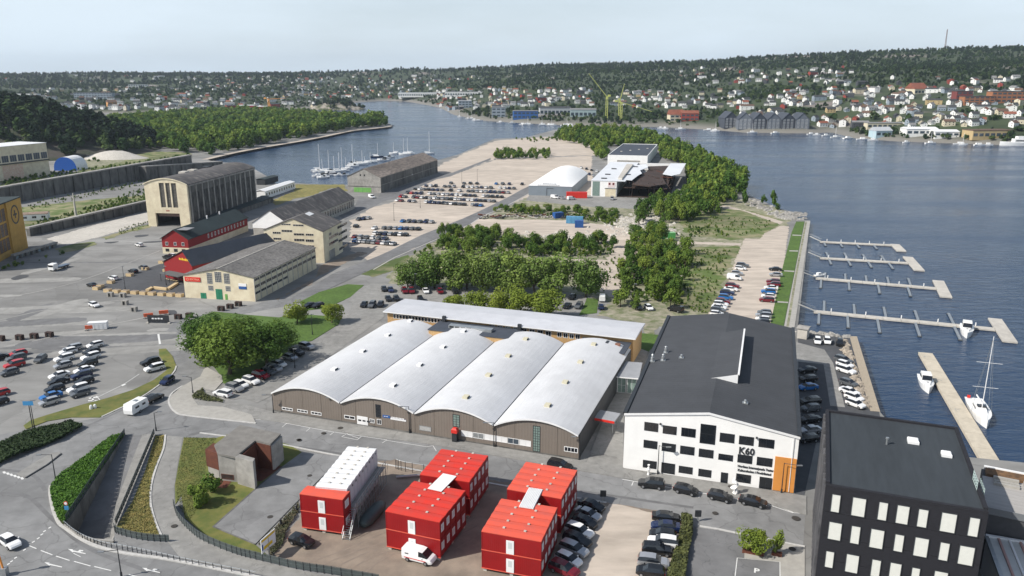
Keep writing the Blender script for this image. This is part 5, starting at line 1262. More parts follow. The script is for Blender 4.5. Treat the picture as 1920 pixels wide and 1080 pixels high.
# side wall: concrete piers and dark panels between them
nb = 12
bx(t, 'side_wall', concrete_dark, W - 1.0, 1.21, 1.5, W - .3, D, zR - .05); bx(t, 'side_wall', concrete_dark, x0, 1.21, 0, x0 + .7, D, zR - .05)
bx(t, 'back_wall', concrete_dark, x0 + .71, D - .8, 0, W - 1.01, D, zR)
for k in range(nb + 1):
 y = 2 + (D - 3.2) * k / nb
 bx(t, 'pier', concrete, W - .29, y, 0, W + .22, y + 1.0, zR - .8)
 if k < nb: bx(t, 'panel', mat('sooty_panel', (.12, .115, .105), .95, .3, .5, c2=(.035, .035, .035), stretch=(1, 1, .5)), W - .29, y + 1.02, 2.2, W - .05, y + (D - 3.2) / nb - .02, zR * .80)
bx(t, 'cornice', concrete, W - .29, 1.3, zR - .78, W + .35, D, zR - .06)
mb = MB(); rings = []
prof = [(x0 - .4 + (W - x0 + .8) * i / 16, arcz(x0 + (W - x0) * i / 16) + .03) for i in range(17)]
mb.loft([[(x, y, z) for x, z in prof] + [(x, y, z + .3) for x, z in reversed(prof)] for y in (-.2, D * .5, D + .2)]); mb.build('roof', old_roof, t)
mb = MB(); mb.loft([[(x, -.35, z - .1) for x, z in prof] + [(x, -.35, z + .35) for x, z in reversed(prof)], [(x, -.22, z - .1) for x, z in prof] + [(x, -.22, z + .35) for x, z in reversed(prof)]]); mb.build('arch_rim', cream, t)
for k, yv in enumerate((.30, .42, .62)): 
 xs_ = x0 + (W - x0) * .35; bx(t, 'roof_light', concrete_light if k < 2 else dark_metal, xs_ - 2, D * yv, arcz(xs_) - .2, xs_ + 1.5, D * yv + 4, arcz(xs_) + 1.0)
SLIP = fr
# lean-to along its foot
bx(t, 'lean_to', concrete_dark, W + .36, 6, 0, W + 6, D + 8, 2.6); bx(t, 'lean_to_roof', felt_green, W + .36, 5.6, 2.61, W + 6.3, D + 8.3, 2.85)
# cream multi-storey building
fr, t, W, D, zL, zR, xr, zr_ = shed('cream_mill_building', 'cream four-storey mill building with dark ribbon windows and a streaked grey roof', 'building', (None, (1328, 768)), ((915, 545), (1322, 556)), (1110, 470), (1502, 492), zt, cream, old_roof)
for a, b in (((1035, 500), (1098, 513)), ((1112, 505), (1186, 520)), ((975, 555), (1032, 572)), ((1035, 542), (1110, 560)), ((1118, 565), (1190, 583)), ((1198, 568), (1253, 585)), ((980, 595), (1035, 612)), ((1120, 602), (1192, 622)), ((1198, 606), (1256, 627)), ((1190, 645), (1258, 665))):
 (x0, z0), (x1, z1) = onf(fr, zt, a), onf(fr, zt, b); window(t, x0, z0, x1, z1, frame=concrete_light, mull=3, fw=.12)
for a, b in (((1412, 522), (1478, 505)), ((1356, 598), (1418, 572)), ((1420, 572), (1478, 545)), ((1356, 640), (1418, 612)), ((1420, 618), (1480, 590)), ((1425, 672), (1482, 645)), ((1356, 575), (1372, 570))):
 (y0, z0), (y1, z1) = ons(fr, zt, a), ons(fr, zt, b)
 window(t, y0, (z0 + z1) / 2 - .6, y1, (z0 + z1) / 2 + .6, axis='y', y=W, sgn=-1, frame=concrete_light, mull=4, fw=.12)
(y0, z0), (y1, z1) = ons(fr, zt, (1362, 755)), ons(fr, zt, (1395, 680)); bx(t, 'door', concrete, W + .004, y0, .05, W + .1, y1, 3.6)
x, y = fr.loc(*zt([(1310, 435)])[0], zr_); mb = MB(); mb.loft([[(xr + .5, y - 1.5, zr_ - .6), (xr + 2.4, y - 1.5, zr_ - 1.4), (xr + 2.4, y - 1.5, zr_ - .6), (xr + .5, y - 1.5, zr_ + .2)], [(xr + .5, y + 3, zr_ - .6), (xr + 2.4, y + 3, zr_ - 1.4), (xr + 2.4, y + 3, zr_ - .6), (xr + .5, y + 3, zr_ + .2)]]); mb.build('skylight', white_metal, t)
# long old workshop with white gable
Pb = G(*zt([(1530, 402)])[0]); ze5 = hz(Pb, zt([(1530, 330)])[0][1]); best = None
for k in range(60):
 zz_ = ze5 + 1 + k * .15; f_ = G(*zt([(1420, 256)])[0], zz_); n_ = G(*zt([(955, 416)])[0], zz_); d = (f_ - n_); d.z = 0; Dk = d.length; d.normalize(); q_ = Pb - f_; q_.z = 0
 e_ = abs(q_.dot(d))
 if best is None or e_ < best[0]: best = (e_, zz_, n_.copy(), d.copy(), Dk, abs(q_.dot(Vector((d.y, -d.x, 0)))))
_, zr_, n_, d, D, hw = best; ex = Vector((d.y, -d.x, 0)); n_.z = 0; A = n_ - ex * hw; B = n_ + ex * hw; fr = Fr(A, B); W = fr.W; xr = hw; print('OLD', D, W, zr_, ze5)
t = fr.thing('old_workshop', 'long old workshop with a white gable, dark streaked roof and a row of upright windows', 'workshop')
gable_walls(t, 0, W, 0, D, ze5, zr_, mat('dull_plaster', (.42, .40, .36), .9, .15, .5, big=.1), xr=xr); gable(t, 0, W, 0, D, ze5 + .05, zr_ + .05, old_roof, xr=xr)
mb = MB(); mb.add([(-.1, -.08, 3.5), (W + .1, -.08, 3.5), (W + .1, -.08, ze5), (xr, -.08, zr_ - .05), (-.1, -.08, ze5)], [(0, 1, 2, 3, 4)]); mb.add([(-.1, -.02, 3.5), (W + .1, -.02, 3.5), (W + .1, -.02, ze5), (xr, -.02, zr_ - .05), (-.1, -.02, ze5)], [(4, 3, 2, 1, 0)]); mb.build('gable_board', white_wall, t)
for k in range(14):
 y = D * .42 + k * (D * .56 / 14); window(t, y, 1.6, y + D * .56 / 14 * .62, ze5 - 1, axis='y', y=W, sgn=-1, frame=concrete_light, bars=2, mull=1, fw=.1)
# grey hall with the green door
fr, t, W, D, zL, zR, xr, zr_ = shed2('grey_quay_hall', 'long grey concrete hall with a green door and a brown weathered roof by the marina', 'hall', (820, 692), (815, 582), (1031, 597), (925, 527), (1450, 467), z4, concrete, asbestos)
(x0, z0), (x1, z1) = onf(fr, z4, (862, 660)), onf(fr, z4, (990, 730)); d = bx(t, 'door', gate_green, x0, -.12, .05, x1, -.004, z0)
for k in range(3): bx(d, 'door_leaf_joint', door_green, x0 + (x1 - x0) * (k + 1) / 4 - .05, -.15, .1, x0 + (x1 - x0) * (k + 1) / 4 + .05, -.125, z0 - .1)
bx(t, 'string_course', concrete_dark, -.1, -.1, z0 + .5, W + .1, -.003, z0 + .9)
for x in (.38, .5): window(t, W * x, zL + .6, W * x + .9, zL + 1.6, frame=concrete_dark)
for k in range(6):
 a = D * k / 6 + .3; b = D * (k + 1) / 6 - .3
 bx(t, 'wall_panel', concrete_dark, W + .004, a, .2, W + .12, b, zR * .48); bx(t, 'wall_panel', concrete_dark, W + .004, a, zR * .52, W + .12, b, zR - .4)
bx(t, 'lamp', white_metal, W + .01, D * .5, zR * .5, W + .5, D * .5 + .8, zR * .5 + .5)
# white barrack and small roofs
def simple_shed(name, label, cat, a, b, dep, hgt, wall, roof, rise=.8, ang=None, nwin=0, roofflat=False):
 fr = Fr(G(*a), G(*b)); W = fr.W; t = fr.thing(name, label, cat)
 mb = MB(); mb.box(0, 0, 0, W, dep, hgt); mb.build('wall', wall, t)
 mb = MB(); mb.loft([[(-.3, -.3, hgt + .01), (-.3, dep / 2, hgt + rise + .01), (-.3, dep + .3, hgt + .01), (-.3, dep + .3, hgt + .2), (-.3, dep / 2, hgt + rise + .2), (-.3, -.3, hgt + .2)], [(W + .3, -.3, hgt + .01), (W + .3, dep / 2, hgt + rise + .01), (W + .3, dep + .3, hgt + .01), (W + .3, dep + .3, hgt + .2), (W + .3, dep / 2, hgt + rise + .2), (W + .3, -.3, hgt + .2)]]); mb.build('roof', roof, t)
 for k in range(nwin):
  x = W * (k + .3) / nwin; window(t, x, hgt * .35, x + W / nwin * .5, hgt * .75, mull=1, fw=.1)
 return fr, t, W
simple_shed('white_barrack', 'long white barrack with a row of small windows beside the slip hall', 'barrack', (498, 373), (553, 354), 6, 4.2, white_wall, white_metal, nwin=12)
simple_shed('low_concrete_shed', 'low pale concrete shed at the foot of the slip hall', 'shed', (452, 398), (505, 376), 4, 2.6, concrete_light, felt_green, .2)
simple_shed('dark_boat_shed', 'small dark shed by the water behind the slip hall', 'shed', (497, 347), (522, 340), 6, 3.5, dark_metal, felt_green, .5)
simple_shed('white_workshop_hut', 'small white hut with dark windows in the weeds beside the yellow building', 'hut', (38, 415), (90, 412), 7, 3, white_wall, mat('rusty_roof_sheet', (.30, .22, .17), .8, .2, 1), .6, nwin=3)
# yellow building on the left edge with round emblem
A = Vector((0, 0, 0)); p0 = G(27, 478); p1 = G(49, 468); 
fr = Fr(p0, G(53, 464)); W = fr.W; zt_ = fr.face(10, 379)[1]
t = fr.thing('yellow_building', 'tall yellow industrial building with a round black emblem at the left edge', 'building')
Ln = 30
mb = MB(); mb.prism([(0, 0), (W, 0), (W, 3), (-Ln * .35, Ln * .9 + 3), (-Ln * .35 - 6, Ln * .9 - 2), (-Ln, 2)], 0, zt_); 
ye = mat('ochre_render', (.50, .30, .07), .85, .1, .4, big=.08)
mb = MB(); mb.box(0, 0, 0, W, 14, zt_); mb.build('wall', ye, t)
mb = MB(); mb.box(-Ln, .6, 0, -.01, 14, zt_ - .3); mb.build('wall', ye, t); mb = MB(); mb.box(-Ln, -.2, zt_ - .29, W + .2, 14.2, zt_ + .15); mb.build('roof', felt_green, t)
for k in range(8):
 for j in range(3):
  window(t, -.4 - (k + 1) * 3.3, 2.6 + j * (zt_ - 4) / 3, -.4 - k * 3.3 - .5, 2.6 + (j + .85) * (zt_ - 4) / 3, y=.6, frame=corten, mull=3, bars=3, fw=.12, glass=mat('dusty_glass', (.12, .11, .10), .4, .2, 1))
cx, cz = fr.face(28, 402); mb = MB(); n = 20; R0 = W * .27; R1 = R0 * .84
for i in range(n):
 a, b = 2 * math.pi * i / n, 2 * math.pi * (i + 1) / n
 mb.loft([[(cx + math.cos(a) * R1, -.02, cz + math.sin(a) * R1), (cx + math.cos(b) * R1, -.02, cz + math.sin(b) * R1), (cx + math.cos(b) * R0, -.02, cz + math.sin(b) * R0), (cx + math.cos(a) * R0, -.02, cz + math.sin(a) * R0)], [(cx + math.cos(a) * R1, -.1, cz + math.sin(a) * R1), (cx + math.cos(b) * R1, -.1, cz + math.sin(b) * R1), (cx + math.cos(b) * R0, -.1, cz + math.sin(b) * R0), (cx + math.cos(a) * R0, -.1, cz + math.sin(a) * R0)]])
mb.box(cx - R1 * .5, -.1, cz - R1 * .1, cx + R1 * .5, -.02, cz + R1 * .12); mb.box(cx - R1 * .12, -.1, cz - R1 * .45, cx + R1 * .12, -.02, cz + R1 * .55)
mb.build('round_emblem', dark_metal, t)
# cream hall far left with white roof, blue arched tent
z3 = lambda L: Z(0, 180, 3.856, L)
fr = Fr(G(-90, 352), G(95, 327)); W = fr.W; zt_ = fr.face(87, 267)[1]
t = fr.thing('cream_hall', 'broad cream hall with a white roof and a band of grey windows', 'hall')
bx(t, 'wall', cream, 0, 0, 0, W, 26, zt_ - .3); bx(t, 'roof', white_metal, -.3, -.3, zt_ - .29, W + .3, 26.3, zt_)
for k in range(12):
 a = W * k / 12 + .5; window(t, a, zt_ * .52, a + W / 12 - .9, zt_ * .72, mull=2, frame=concrete_light, glass=glass_blue, fw=.15)
bx(t, 'canopy', dark_metal, 0, -1.2, zt_ * .46, W, -.004, zt_ * .49)
for k in range(3):
 for j in range(5): bx(t, 'brick_panel', mat('salmon_block', (.60, .36, .25), .85, .2, 1.5, c2=(.7, .6, .5)), W * .50 + k * 5.2, -.15, .3 + j * zt_ * .085, W * .50 + k * 5.2 + 5, -.005, .3 + (j + .93) * zt_ * .085)
fr = Fr(G(*z3([(392, 540)])[0]), G(*z3([(556, 540)])[0])); W = fr.W; h_ = fr.face(*z3([(470, 442)])[0])[1]
t = fr.thing('blue_arched_tent', 'round-arched storage tent with a blue front and white cover', 'tent')
pr = [(W / 2 - W / 2 * math.cos(math.pi * i / 14), h_ * math.sin(math.pi * i / 14) ** .8) for i in range(15)]
mb = MB(); mb.loft([[(x, 0, z) for x, z in pr], [(x, .3, z) for x, z in pr]]); mb.build('front_wall', sign_blue if False else mat('tent_blue', (.015, .10, .42), .5, .05, 1), t)
mb = MB(); mb.loft([[(x * 1.0, .31, z) for x, z in pr], [(x, 16, z) for x, z in pr]]); mb.build('cover', white_metal, t)
# long dark slipway walls
def long_wall(name, label, top, bot, conv, m, th=2.5, npan=14):
 tp = conv(top); bp = conv(bot); fr = Fr(G(*bp[0]), G(*bp[1])); W = fr.W
 z0 = fr.face(*tp[0])[1]; x1, z1_ = fr.face(*tp[1])
 t = fr.thing(name, label, 'wall')
 for k in range(npan):
  a, b = W * k / npan, W * (k + 1) / npan; za, zb = z0 + (z1_ - z0) * k / npan, z0 + (z1_ - z0) * (k + 1) / npan
  mb = MB(); mb.loft([[(a + .08, 0, 0), (b - .08, 0, 0), (b - .08, 0, zb), (a + .08, 0, za)], [(a + .08, th, 0), (b - .08, th, 0), (b - .08, th, zb), (a + .08, th, za)]]); mb.build('wall_panel', m, t)
  bx(t, 'buttress', concrete_dark, a - .3, -.8, 0, a + .3, -.01, za * .96)
 mb = MB(); mb.loft([[(0, -.5, z0 + .01), (0, th + .5, z0 + .01), (0, th + .5, z0 + .7), (0, -.5, z0 + .7)], [(W, -.5, z1_ + .01), (W, th + .5, z1_ + .01), (W, th + .5, z1_ + .7), (W, -.5, z1_ + .7)]]); mb.build('coping', concrete, t)
 return fr, t
long_wall('slipway_wall', 'long high dark concrete slipway wall running across the left yard', [(0, 668), (1385, 430)], [(0, 790), (1395, 540)], z3, concrete_dark, npan=22)
long_wall('quay_wall', 'lower dark slipway wall with a broad flat top next to the canal', [(1040, 515), (1605, 478)], [(1060, 610), (1612, 505)], z3, concrete_dark, th=9, npan=7)
long_wall('track_wall', 'low dark overgrown wall beside the pale concrete slab', [(200, 268), (830, 118)], [(215, 320), (1080, 130)], zq1, concrete_dark, th=1.5, npan=12)
long_wall('graffiti_wall', 'low grey wall with blue graffiti patches beside the yellow building', [(100, 462), (415, 370)], [(100, 490), (415, 392)], zq1, mat('graffiti_wall', (.16, .17, .16), .85, .2, .9, c2=(.22, .32, .38), lo=.5, hi=.62), th=.4, npan=8)
bl = thing('concrete_chimney_post', 'tall thin tapered concrete post rising from the weeds beside the slipway', 'post', G(*zq1([(553, 192)])[0])); mb = MB(); mb.tube((0, 0, 0), (0, 0, hz(G(*zq1([(553, 192)])[0]), zq1([(530, 8)])[0][1])), .7, 6, r2=.25); mb.build('shaft', concrete_light, bl)
mound('gravel_heap', G(215, 297).x, G(215, 297).y, 30, 14, 7, concrete_light, nseg=24, nr=8, seed=3)
# ---------------------------------------------------------------- halls on the spit
zf_ = hz(G(991, 366), 348); fr = FrL((991, 366), (1074, 349), (1102, 325), zf_, (1074, 349)); W = fr.W; D = fr.loc(1102, 325, zf_)[1]; zp = hz(fr.w(W / 2, D * .8), 314.5); zp = max(zf_ + 2, min(zp, zf_ + 7)); print('TENT', W, D, zf_, zp)
t = fr.thing('white_tent_hall', 'white tent-like hall with a domed roof and blue-grey front wall', 'hall')
bx(t, 'wall', mat('blue_grey_cladding', (.20, .235, .27), .6, .05, .3), 0, 0, 0, W, D, zf_)
mb = MB(); NX_, NY_ = 10, 8; vs = []; fs = []
for j in range(NY_ + 1):
 for i in range(NX_ + 1):
  sx, sy = i / NX_, j / NY_; k = (1 - (2 * sx - 1) ** 2) * min(1, sy * 1.5 + .02) ** .9
  vs.append((-.2 + sx * (W + .4), -.2 + sy * (D + .4), zf_ + .03 + (zp - zf_) * k))
for j in range(NY_):
 for i in range(NX_): a = j * (NX_ + 1) + i; fs.append((a, a + 1, a + NX_ + 2, a + NX_ + 1))
mb.add(vs, fs); mb.build('roof', mat('tent_fabric', (.80, .80, .79), .6, .02, .3), t, smooth=True)
bx(t, 'door', dark_metal, W * .42, -.1, 0, W * .43, -.004, zf_ * .8); bx(t, 'door', dark_metal, W * .43, -.1, zf_ * .76, W * .58, -.004, zf_ * .8)
strokes(t, W * .30, W * .62, 3.4, 5.2, mat('grey_lettering', (.28, .29, .31), .6, 0), 6, y=zf_ + .95, flat=True)
strokes(t, W * .20, W * .72, .6, 2.6, mat('grey_lettering', (.28, .29, .31)), 10, y=zf_ + .45, flat=True)
zf_ = hz(G(1108, 368), 338); fr = FrL((1108, 368), (1108, 339), (1139, 309), zf_, (1256, 348)); W = fr.W; D = fr.loc(1286, 307, zf_)[1]; print('BURNT', W, D, zf_)
t = fr.thing('burnt_hall', 'white flat-roofed hall, half of it burnt out to a charred black frame', 'hall')
xb = fr.face(1156, 350)[0]
bx(t, 'wall', white_wall, 0, 0, 0, xb, D, zf_ - .2); bx(t, 'back_wall', white_wall, xb + .01, D - 1, 0, W, D, zf_ - .2)
bx(t, 'roof', mat('white_membrane_roof', (.66, .68, .71), .6, .05, .1, big=.08), -.2, -.2, zf_ - .19, xb + 5, D + .2, zf_)
bx(t, 'corner_glazing', glass_green, .8, -.1, .4, 5, -.004, zf_ - .6)
bx(t, 'gate', cream, xb * .56, -.12, .2, xb - .4, -.004, zf_ * .5); bx(t, 'gate_frame', dark_metal, xb * .54, -.2, zf_ * .5 + .01, xb, -.01, zf_ * .54)
s_ = bx(t, 'sign_board', mat('pale_pink_board', (.70, .58, .57), .6, 0), xb * .66, -.15, zf_ * .60, xb * .94, -.01, zf_ * .92); bx(s_, 'sign_spot', mat('dark_red_print', (.12, .015, .015), .6, 0), xb * .69, -.18, zf_ * .74, xb * .76, -.153, zf_ * .88); bx(s_, 'sign_spot', MATS['dark_red_print'], xb * .84, -.18, zf_ * .74, xb * .91, -.153, zf_ * .88)
def roof_poly(pts, z0, z1, m, nm):
 mb = MB(); mb.prism([fr.loc(*p, zf_) for p in z5(pts)], z0, z1); mb.build(nm, m, t)
RW = mat('white_membrane_roof', (.6, .6, .6))
roof_poly([(1250, 548), (1300, 552), (1340, 520), (1375, 500), (1360, 478), (1420, 455), (1410, 432), (1310, 440)], zf_ - .15, zf_ + .05, RW, 'roof_panel')
roof_poly([(1530, 505), (1600, 518), (1660, 505), (1705, 425), (1590, 425), (1570, 450)], zf_ - .15, zf_ + .05, RW, 'roof_panel')
roof_poly([(1195, 545), (1225, 550), (1310, 440), (1260, 440)], zf_ + .06, zf_ + 1.0, concrete_light, 'barrel_light')
roof_poly([(1300, 560), (1345, 520), (1425, 455), (1420, 430), (1590, 425), (1530, 510), (1560, 560), (1440, 575)], zf_ - 2.2, zf_ - 1.6, charred, 'collapsed_roof')
for k in range(14):
 a = xb + 5 + (W - xb - 5) * rnd.random(); yv = rnd.random() * D * .9; mb = MB()
 mb.tube((a, yv, 0), (a + rnd.uniform(-1, 1), yv + rnd.uniform(-.5, .5), zf_ - rnd.uniform(.3, 1.5)), .25, 4); mb.build('column', charred, t)
for k in range(12):
 a = xb + 5 + (W - xb - 5) * rnd.random(); yv = rnd.random() * D * .7; mb = MB()
 mb.tube((a, yv, zf_ - rnd.uniform(.5, 3)), (min(W, a + rnd.uniform(6, 14)), yv + rnd.uniform(-6, 6), zf_ - rnd.uniform(.4, 4)), .22, 4); mb.build('beam', charred if k % 3 else corten, t)
bx(t, 'inner_wall', charred, xb + 5.2, D * .5, 0, W - .5, D * .5 + .4, zf_ - 2); bx(t, 'floor_slab', charred, xb, .5, 0, W, D - 1.1, .25); bx(t, 'mezzanine', charred, xb + 4, 2, zf_ * .55, W - 2, D * .5, zf_ * .6)
for a in ((1165, 468), (1118, 510), (1090, 540), (1325, 453), (1270, 512)):
 x, y = fr.loc(*z5([a])[0], zf_); bx(t, 'roof_hatch', dark_metal, x - 1.6, y - 1, zf_ + .06, x + 1.6, y + 1, zf_ + .5)
zf_ = hz(G(1139, 309), 291); fr = FrL((1139, 309), (1215, 292), (1232, 272), zf_, (1215, 292)); W = fr.W; print('TALL', W); D = fr.loc(1231, 271, zf_)[1]; t = fr.thing('tall_white_hall', 'tall white hall with a dark grey flat roof behind the burnt hall', 'hall')
bx(t, 'wall', white_wall, 0, 0, 0, W, D, zf_ - .3); bx(t, 'roof', felt_blue, .4, .4, zf_ - .29, W - .4, D - .4, zf_ - .1)
for b in ((0, 0, W, .39), (0, D - .39, W, D), (0, .4, .39, D - .4), (W - .39, .4, W, D - .4)): bx(t, 'parapet', white_wall, b[0], b[1], zf_ - .29, b[2], b[3], zf_ + .3)
window(t, W * .24, zf_ * .35, W * .82, zf_ * .52, frame=concrete_light, glass=concrete, mull=6)
for k in range(4): x, y = W * (.2 + .2 * k), D * (.3 + .1 * k); bx(t, 'roof_hatch', concrete_light, x, y, zf_ - .09, x + 1.5, y + 1.5, zf_ + .4)
def boxthing(name, label, cat, px, py, L, Wd, H, ang, m, group=None, lid=None, z=0.0):
 p = G(px, py, z); t = thing(name, label, cat, p, R(ang), group)
 mb = MB(); mb.box(-L / 2, -Wd / 2, .12, L / 2, Wd / 2, H)
 for s in (-1, 1):
  for q in range(int(L / 1.1)):
   x = -L / 2 + .3 + q * 1.1; mb.box(x, s * Wd / 2 - .04 * (s < 0), .2, x + .35, s * Wd / 2 + .05 * s + .04 * (s > 0), H - .15)
 mb.build('body', m, t)
 l_ = MB(); l_.box(-L / 2 - .03, -Wd / 2 - .03, H + .002, L / 2 + .03, Wd / 2 + .03, H + .12); l_.build('lid', lid or m, t)
 for s in (-1, 1): bx(t, 'skid', dark_metal, -L / 2 + .3, s * Wd * .35 - .1, 0, L / 2 - .3, s * Wd * .35 + .1, .118)
 return t
BLU = mat('container_blue', (.02, .09, .30), .5, .1, 1); LBL = mat('container_pale_blue', (.10, .30, .50), .5, .15, 1); LGN = mat('container_green', (.10, .38, .10), .5, .1, 1)
boxthing('shipping_container', 'bright green open-topped skip on the sandy site', 'container', *z7([(640, 335)])[0], 9, 2.5, 2.6, 2, LGN, 'site containers', lid=mat('pale_green_tarp', (.25, .5, .25), .7, .1, 1))
boxthing('shipping_container', 'pale blue container on the sandy site', 'container', *z5([(870, 875)])[0], 8, 3, 3.2, -12, LBL, 'site containers')
boxthing('shipping_container', 'dark blue cube-shaped container in front of the pale blue one', 'container', *z5([(903, 905)])[0], 4, 3, 3.2, -5, BLU, 'site containers')
boxthing('shipping_container', 'dark blue tipped skip at the edge of the scrub', 'container', *z5([(745, 835)])[0], 5, 2.5, 2.8, 30, BLU, 'site containers')
boxthing('shipping_container', 'red container parked in front of the white tent hall', 'container', *z5([(885, 685)])[0], 12, 3, 3.4, -2, sign_red, 'site containers')
# scrap metal rows
for k in range(26):
 x, y = 905 + k * 7 + rnd.uniform(-2, 2), 408 + rnd.uniform(-3, 3); p = G(x, y)
 t = thing('scrap_pile', ['rusty brown', 'dark grey', 'pale'][k % 3] + ' scrap heap, ' + ordn(k) + ' from the road in the scrap row on the sandy site', 'scrap heap', p, 0, 'scrap heaps on the sandy site'); mb = MB()
 for q in range(7):
  a = Vector((rnd.uniform(-2.5, 2.5), rnd.uniform(-1, 1), rnd.uniform(.1, .8))); mb.tube(a, a + Vector((rnd.uniform(-2.5, 2.5), rnd.uniform(-1, 1), rnd.uniform(-.1, .8))), rnd.uniform(.1, .4), 5)
 mb.build('scrap', [corten, dark_metal, concrete_light][k % 3], t)
# rubble stones: riprap and building rubble, nobody could count them
def stones(name, label, pts, n, s0, s1, m, spread, cat='rubble'):
 mb = MB()
 for i in range(n):
  k = rnd.random() * (len(pts) - 1); a = int(k); f = k - a; p = G(*pts[a]).lerp(G(*pts[a + 1]), f)
  x, y = p.x + rnd.gauss(0, spread), p.y + rnd.gauss(0, spread); s = rnd.uniform(s0, s1)
  vs = [(x + s * rnd.uniform(.6, 1) * dx, y + s * rnd.uniform(.6, 1) * dy, max(0, s * rnd.uniform(.4, .9) * dz)) for dx, dy, dz in ((-1, -1, 0), (1, -1, 0), (1, 1, 0), (-1, 1, 0), (-.6, -.6, 1), (.6, -.6, 1), (.6, .6, 1), (-.6, .6, 1))]
  mb.add(vs, [(4, 5, 6, 7), (0, 1, 5, 4), (1, 2, 6, 5), (2, 3, 7, 6), (3, 0, 4, 7)])
 o = mb.build(name, m); tag(o, label, cat, kind='stuff')
stones('riprap', 'pale boulders lining the car park edge at the east quay', [(1580, 638), (1598, 690), (1622, 765)], 260, .3, .8, mat('warm_stone', (.42, .36, .29), .9, .2, .7), .45)
stones('riprap', 'rough stones along the quay car park north edge', [(1500, 622), (1590, 632)], 90, .3, .7, concrete, .6)
stones('demolition_rubble', 'pale heap of demolition rubble on the sandy site', [(1170, 425), (1200, 408), (1210, 432), (1240, 440)], 700, .3, 1.1, concrete_light, 6)
stones('demolition_rubble', 'scattered stones in the scrub clearing', [(1000, 445), (1080, 450), (1140, 440)], 160, .4, 1.2, concrete_light, 5)
stones('shore_stones', 'broken stones on the northern shore corner', [(1492, 400), (1480, 412), (1400, 375), (1300, 290)], 260, .5, 1.6, concrete, 2.5)
stones('gravel_debris', 'scattered rocks on the left quarry floor', [(150, 300), (200, 290), (240, 262), (215, 268)], 240, .6, 2.0, concrete_light, 9)
# ---------------------------------------------------------------- vegetation
def leaf_mesh(name, n, rx, rz, zc, lobes, size, seed, m, skirt=0.0, extra=None):
 """a crown built of many small leaf clumps gathered on overlapping lobes"""
 rg = np.random.RandomState(seed)
 L = rg.normal(size=(lobes, 3)); L /= np.linalg.norm(L, axis=1)[:, None]; L *= rg.uniform(.35, .78, (lobes, 1)); L[:, 2] = L[:, 2] * .95
 lr = rg.uniform(.28, .50, lobes)
 k = rg.randint(0, lobes, n); d = rg.normal(size=(n, 3)); d /= np.linalg.norm(d, axis=1)[:, None]
 r = lr[k] * rg.uniform(.72, 1.08, n)
 P = L[k] + d * r[:, None]
 if skirt: P[:, :2] *= (1 + skirt * np.clip(-P[:, 2:3], 0, 1))
 C = P * np.array([rx, rx, rz]) + np.array([0, 0, zc])
 nrm = d * 1.0 + rg.normal(size=(n, 3)) * .55 + np.array([0, 0, .35]); nrm /= np.linalg.norm(nrm, axis=1)[:, None]
 a = np.cross(nrm, rg.normal(size=(n, 3))); a /= np.linalg.norm(a, axis=1)[:, None]; b = np.cross(nrm, a)
 s = size * rg.uniform(.6, 1.3, (n, 1)); s2 = s * rg.uniform(.5, .9, (n, 1))
 V = np.stack([C - a * s, C - b * s2, C + a * s, C + b * s2], 1).reshape(-1, 3)
 Fc = np.arange(n * 4).reshape(n, 4)
 me = np_mesh(name, V, Fc, m)
 if extra:
  me.materials.append(extra[0]); mi = (rg.rand(n) < extra[1]) & (d[:, 2] > -.1); me.polygons.foreach_set('material_index', mi.astype(np.int32)); me.update()
 return me
def trunk_mesh(name, h, r, seed, spread, zc):
 rr = random.Random(seed); mb = MB(); mb.tube((0, 0, 0), (rr.uniform(-.1, .1), rr.uniform(-.1, .1), h), r, 8, r2=r * .6)
 for i in range(6):
  a = i * 1.05 + rr.random(); mb.tube((0, 0, h * rr.uniform(.7, .98)), (math.cos(a) * spread, math.sin(a) * spread, zc + rr.uniform(-.2, .5) * spread), r * .42, 5, r2=r * .12)
 me = bpy.data.meshes.new(name); me.from_pydata(mb.v, [], mb.f); me.materials.append(bark); return me
# unit prototypes: radius 1, crown height 2
LS = {}
def species(key, n, size, lobes, m, var, rz=1.0, zc=1.15, skirt=0.0, extra=None, h=.55):
 LS[key] = [(leaf_mesh('crown', n, 1.0, rz, zc, lobes, size, 100 + i * 7 + len(LS) * 31, m, skirt, extra), trunk_mesh('trunk', h, .065, i + 5, .55, zc)) for i in range(var)]
species('big', 5200, .050, 26, leaf_mid, 4)
species('chestnut', 5200, .06, 22, leaf_chestnut, 4, rz=1.05, extra=(leaf_blossom, .05))
species('lime', 3000, .066, 16, leaf_lime, 3, rz=.95)
species('birch', 900, .10, 9, leaf_birch, 5, rz=1.0, zc=1.2, h=.9)
species('shrub', 1300, .12, 9, leaf_birch, 3, rz=.8, zc=.75, h=.4)
tree_i = 0
def tree(kind, name, label, cat, p, h, r, group=None, rz=None):
 """h: total height, r: crown radius in metres"""
 global tree_i
 tree_i += 1
 cm, tm = LS[kind][tree_i % len(LS[kind])]
 t = thing(name, label, cat, p, rnd.uniform(0, 6.28), group)
 top = 2.15 if kind not in ('shrub',) else 1.55
 for me, nm in ((cm, 'crown'), (tm, 'trunk')):
  o = link(nm, me, t); o.scale = (r, r, h / top)
 return t
def tree_px(kind, name, label, cat, x, yb, yt, r, group=None):
 p = G(x, yb); return tree(kind, name, label, cat, p, max(1.5, hz(p, yt)), r, group)
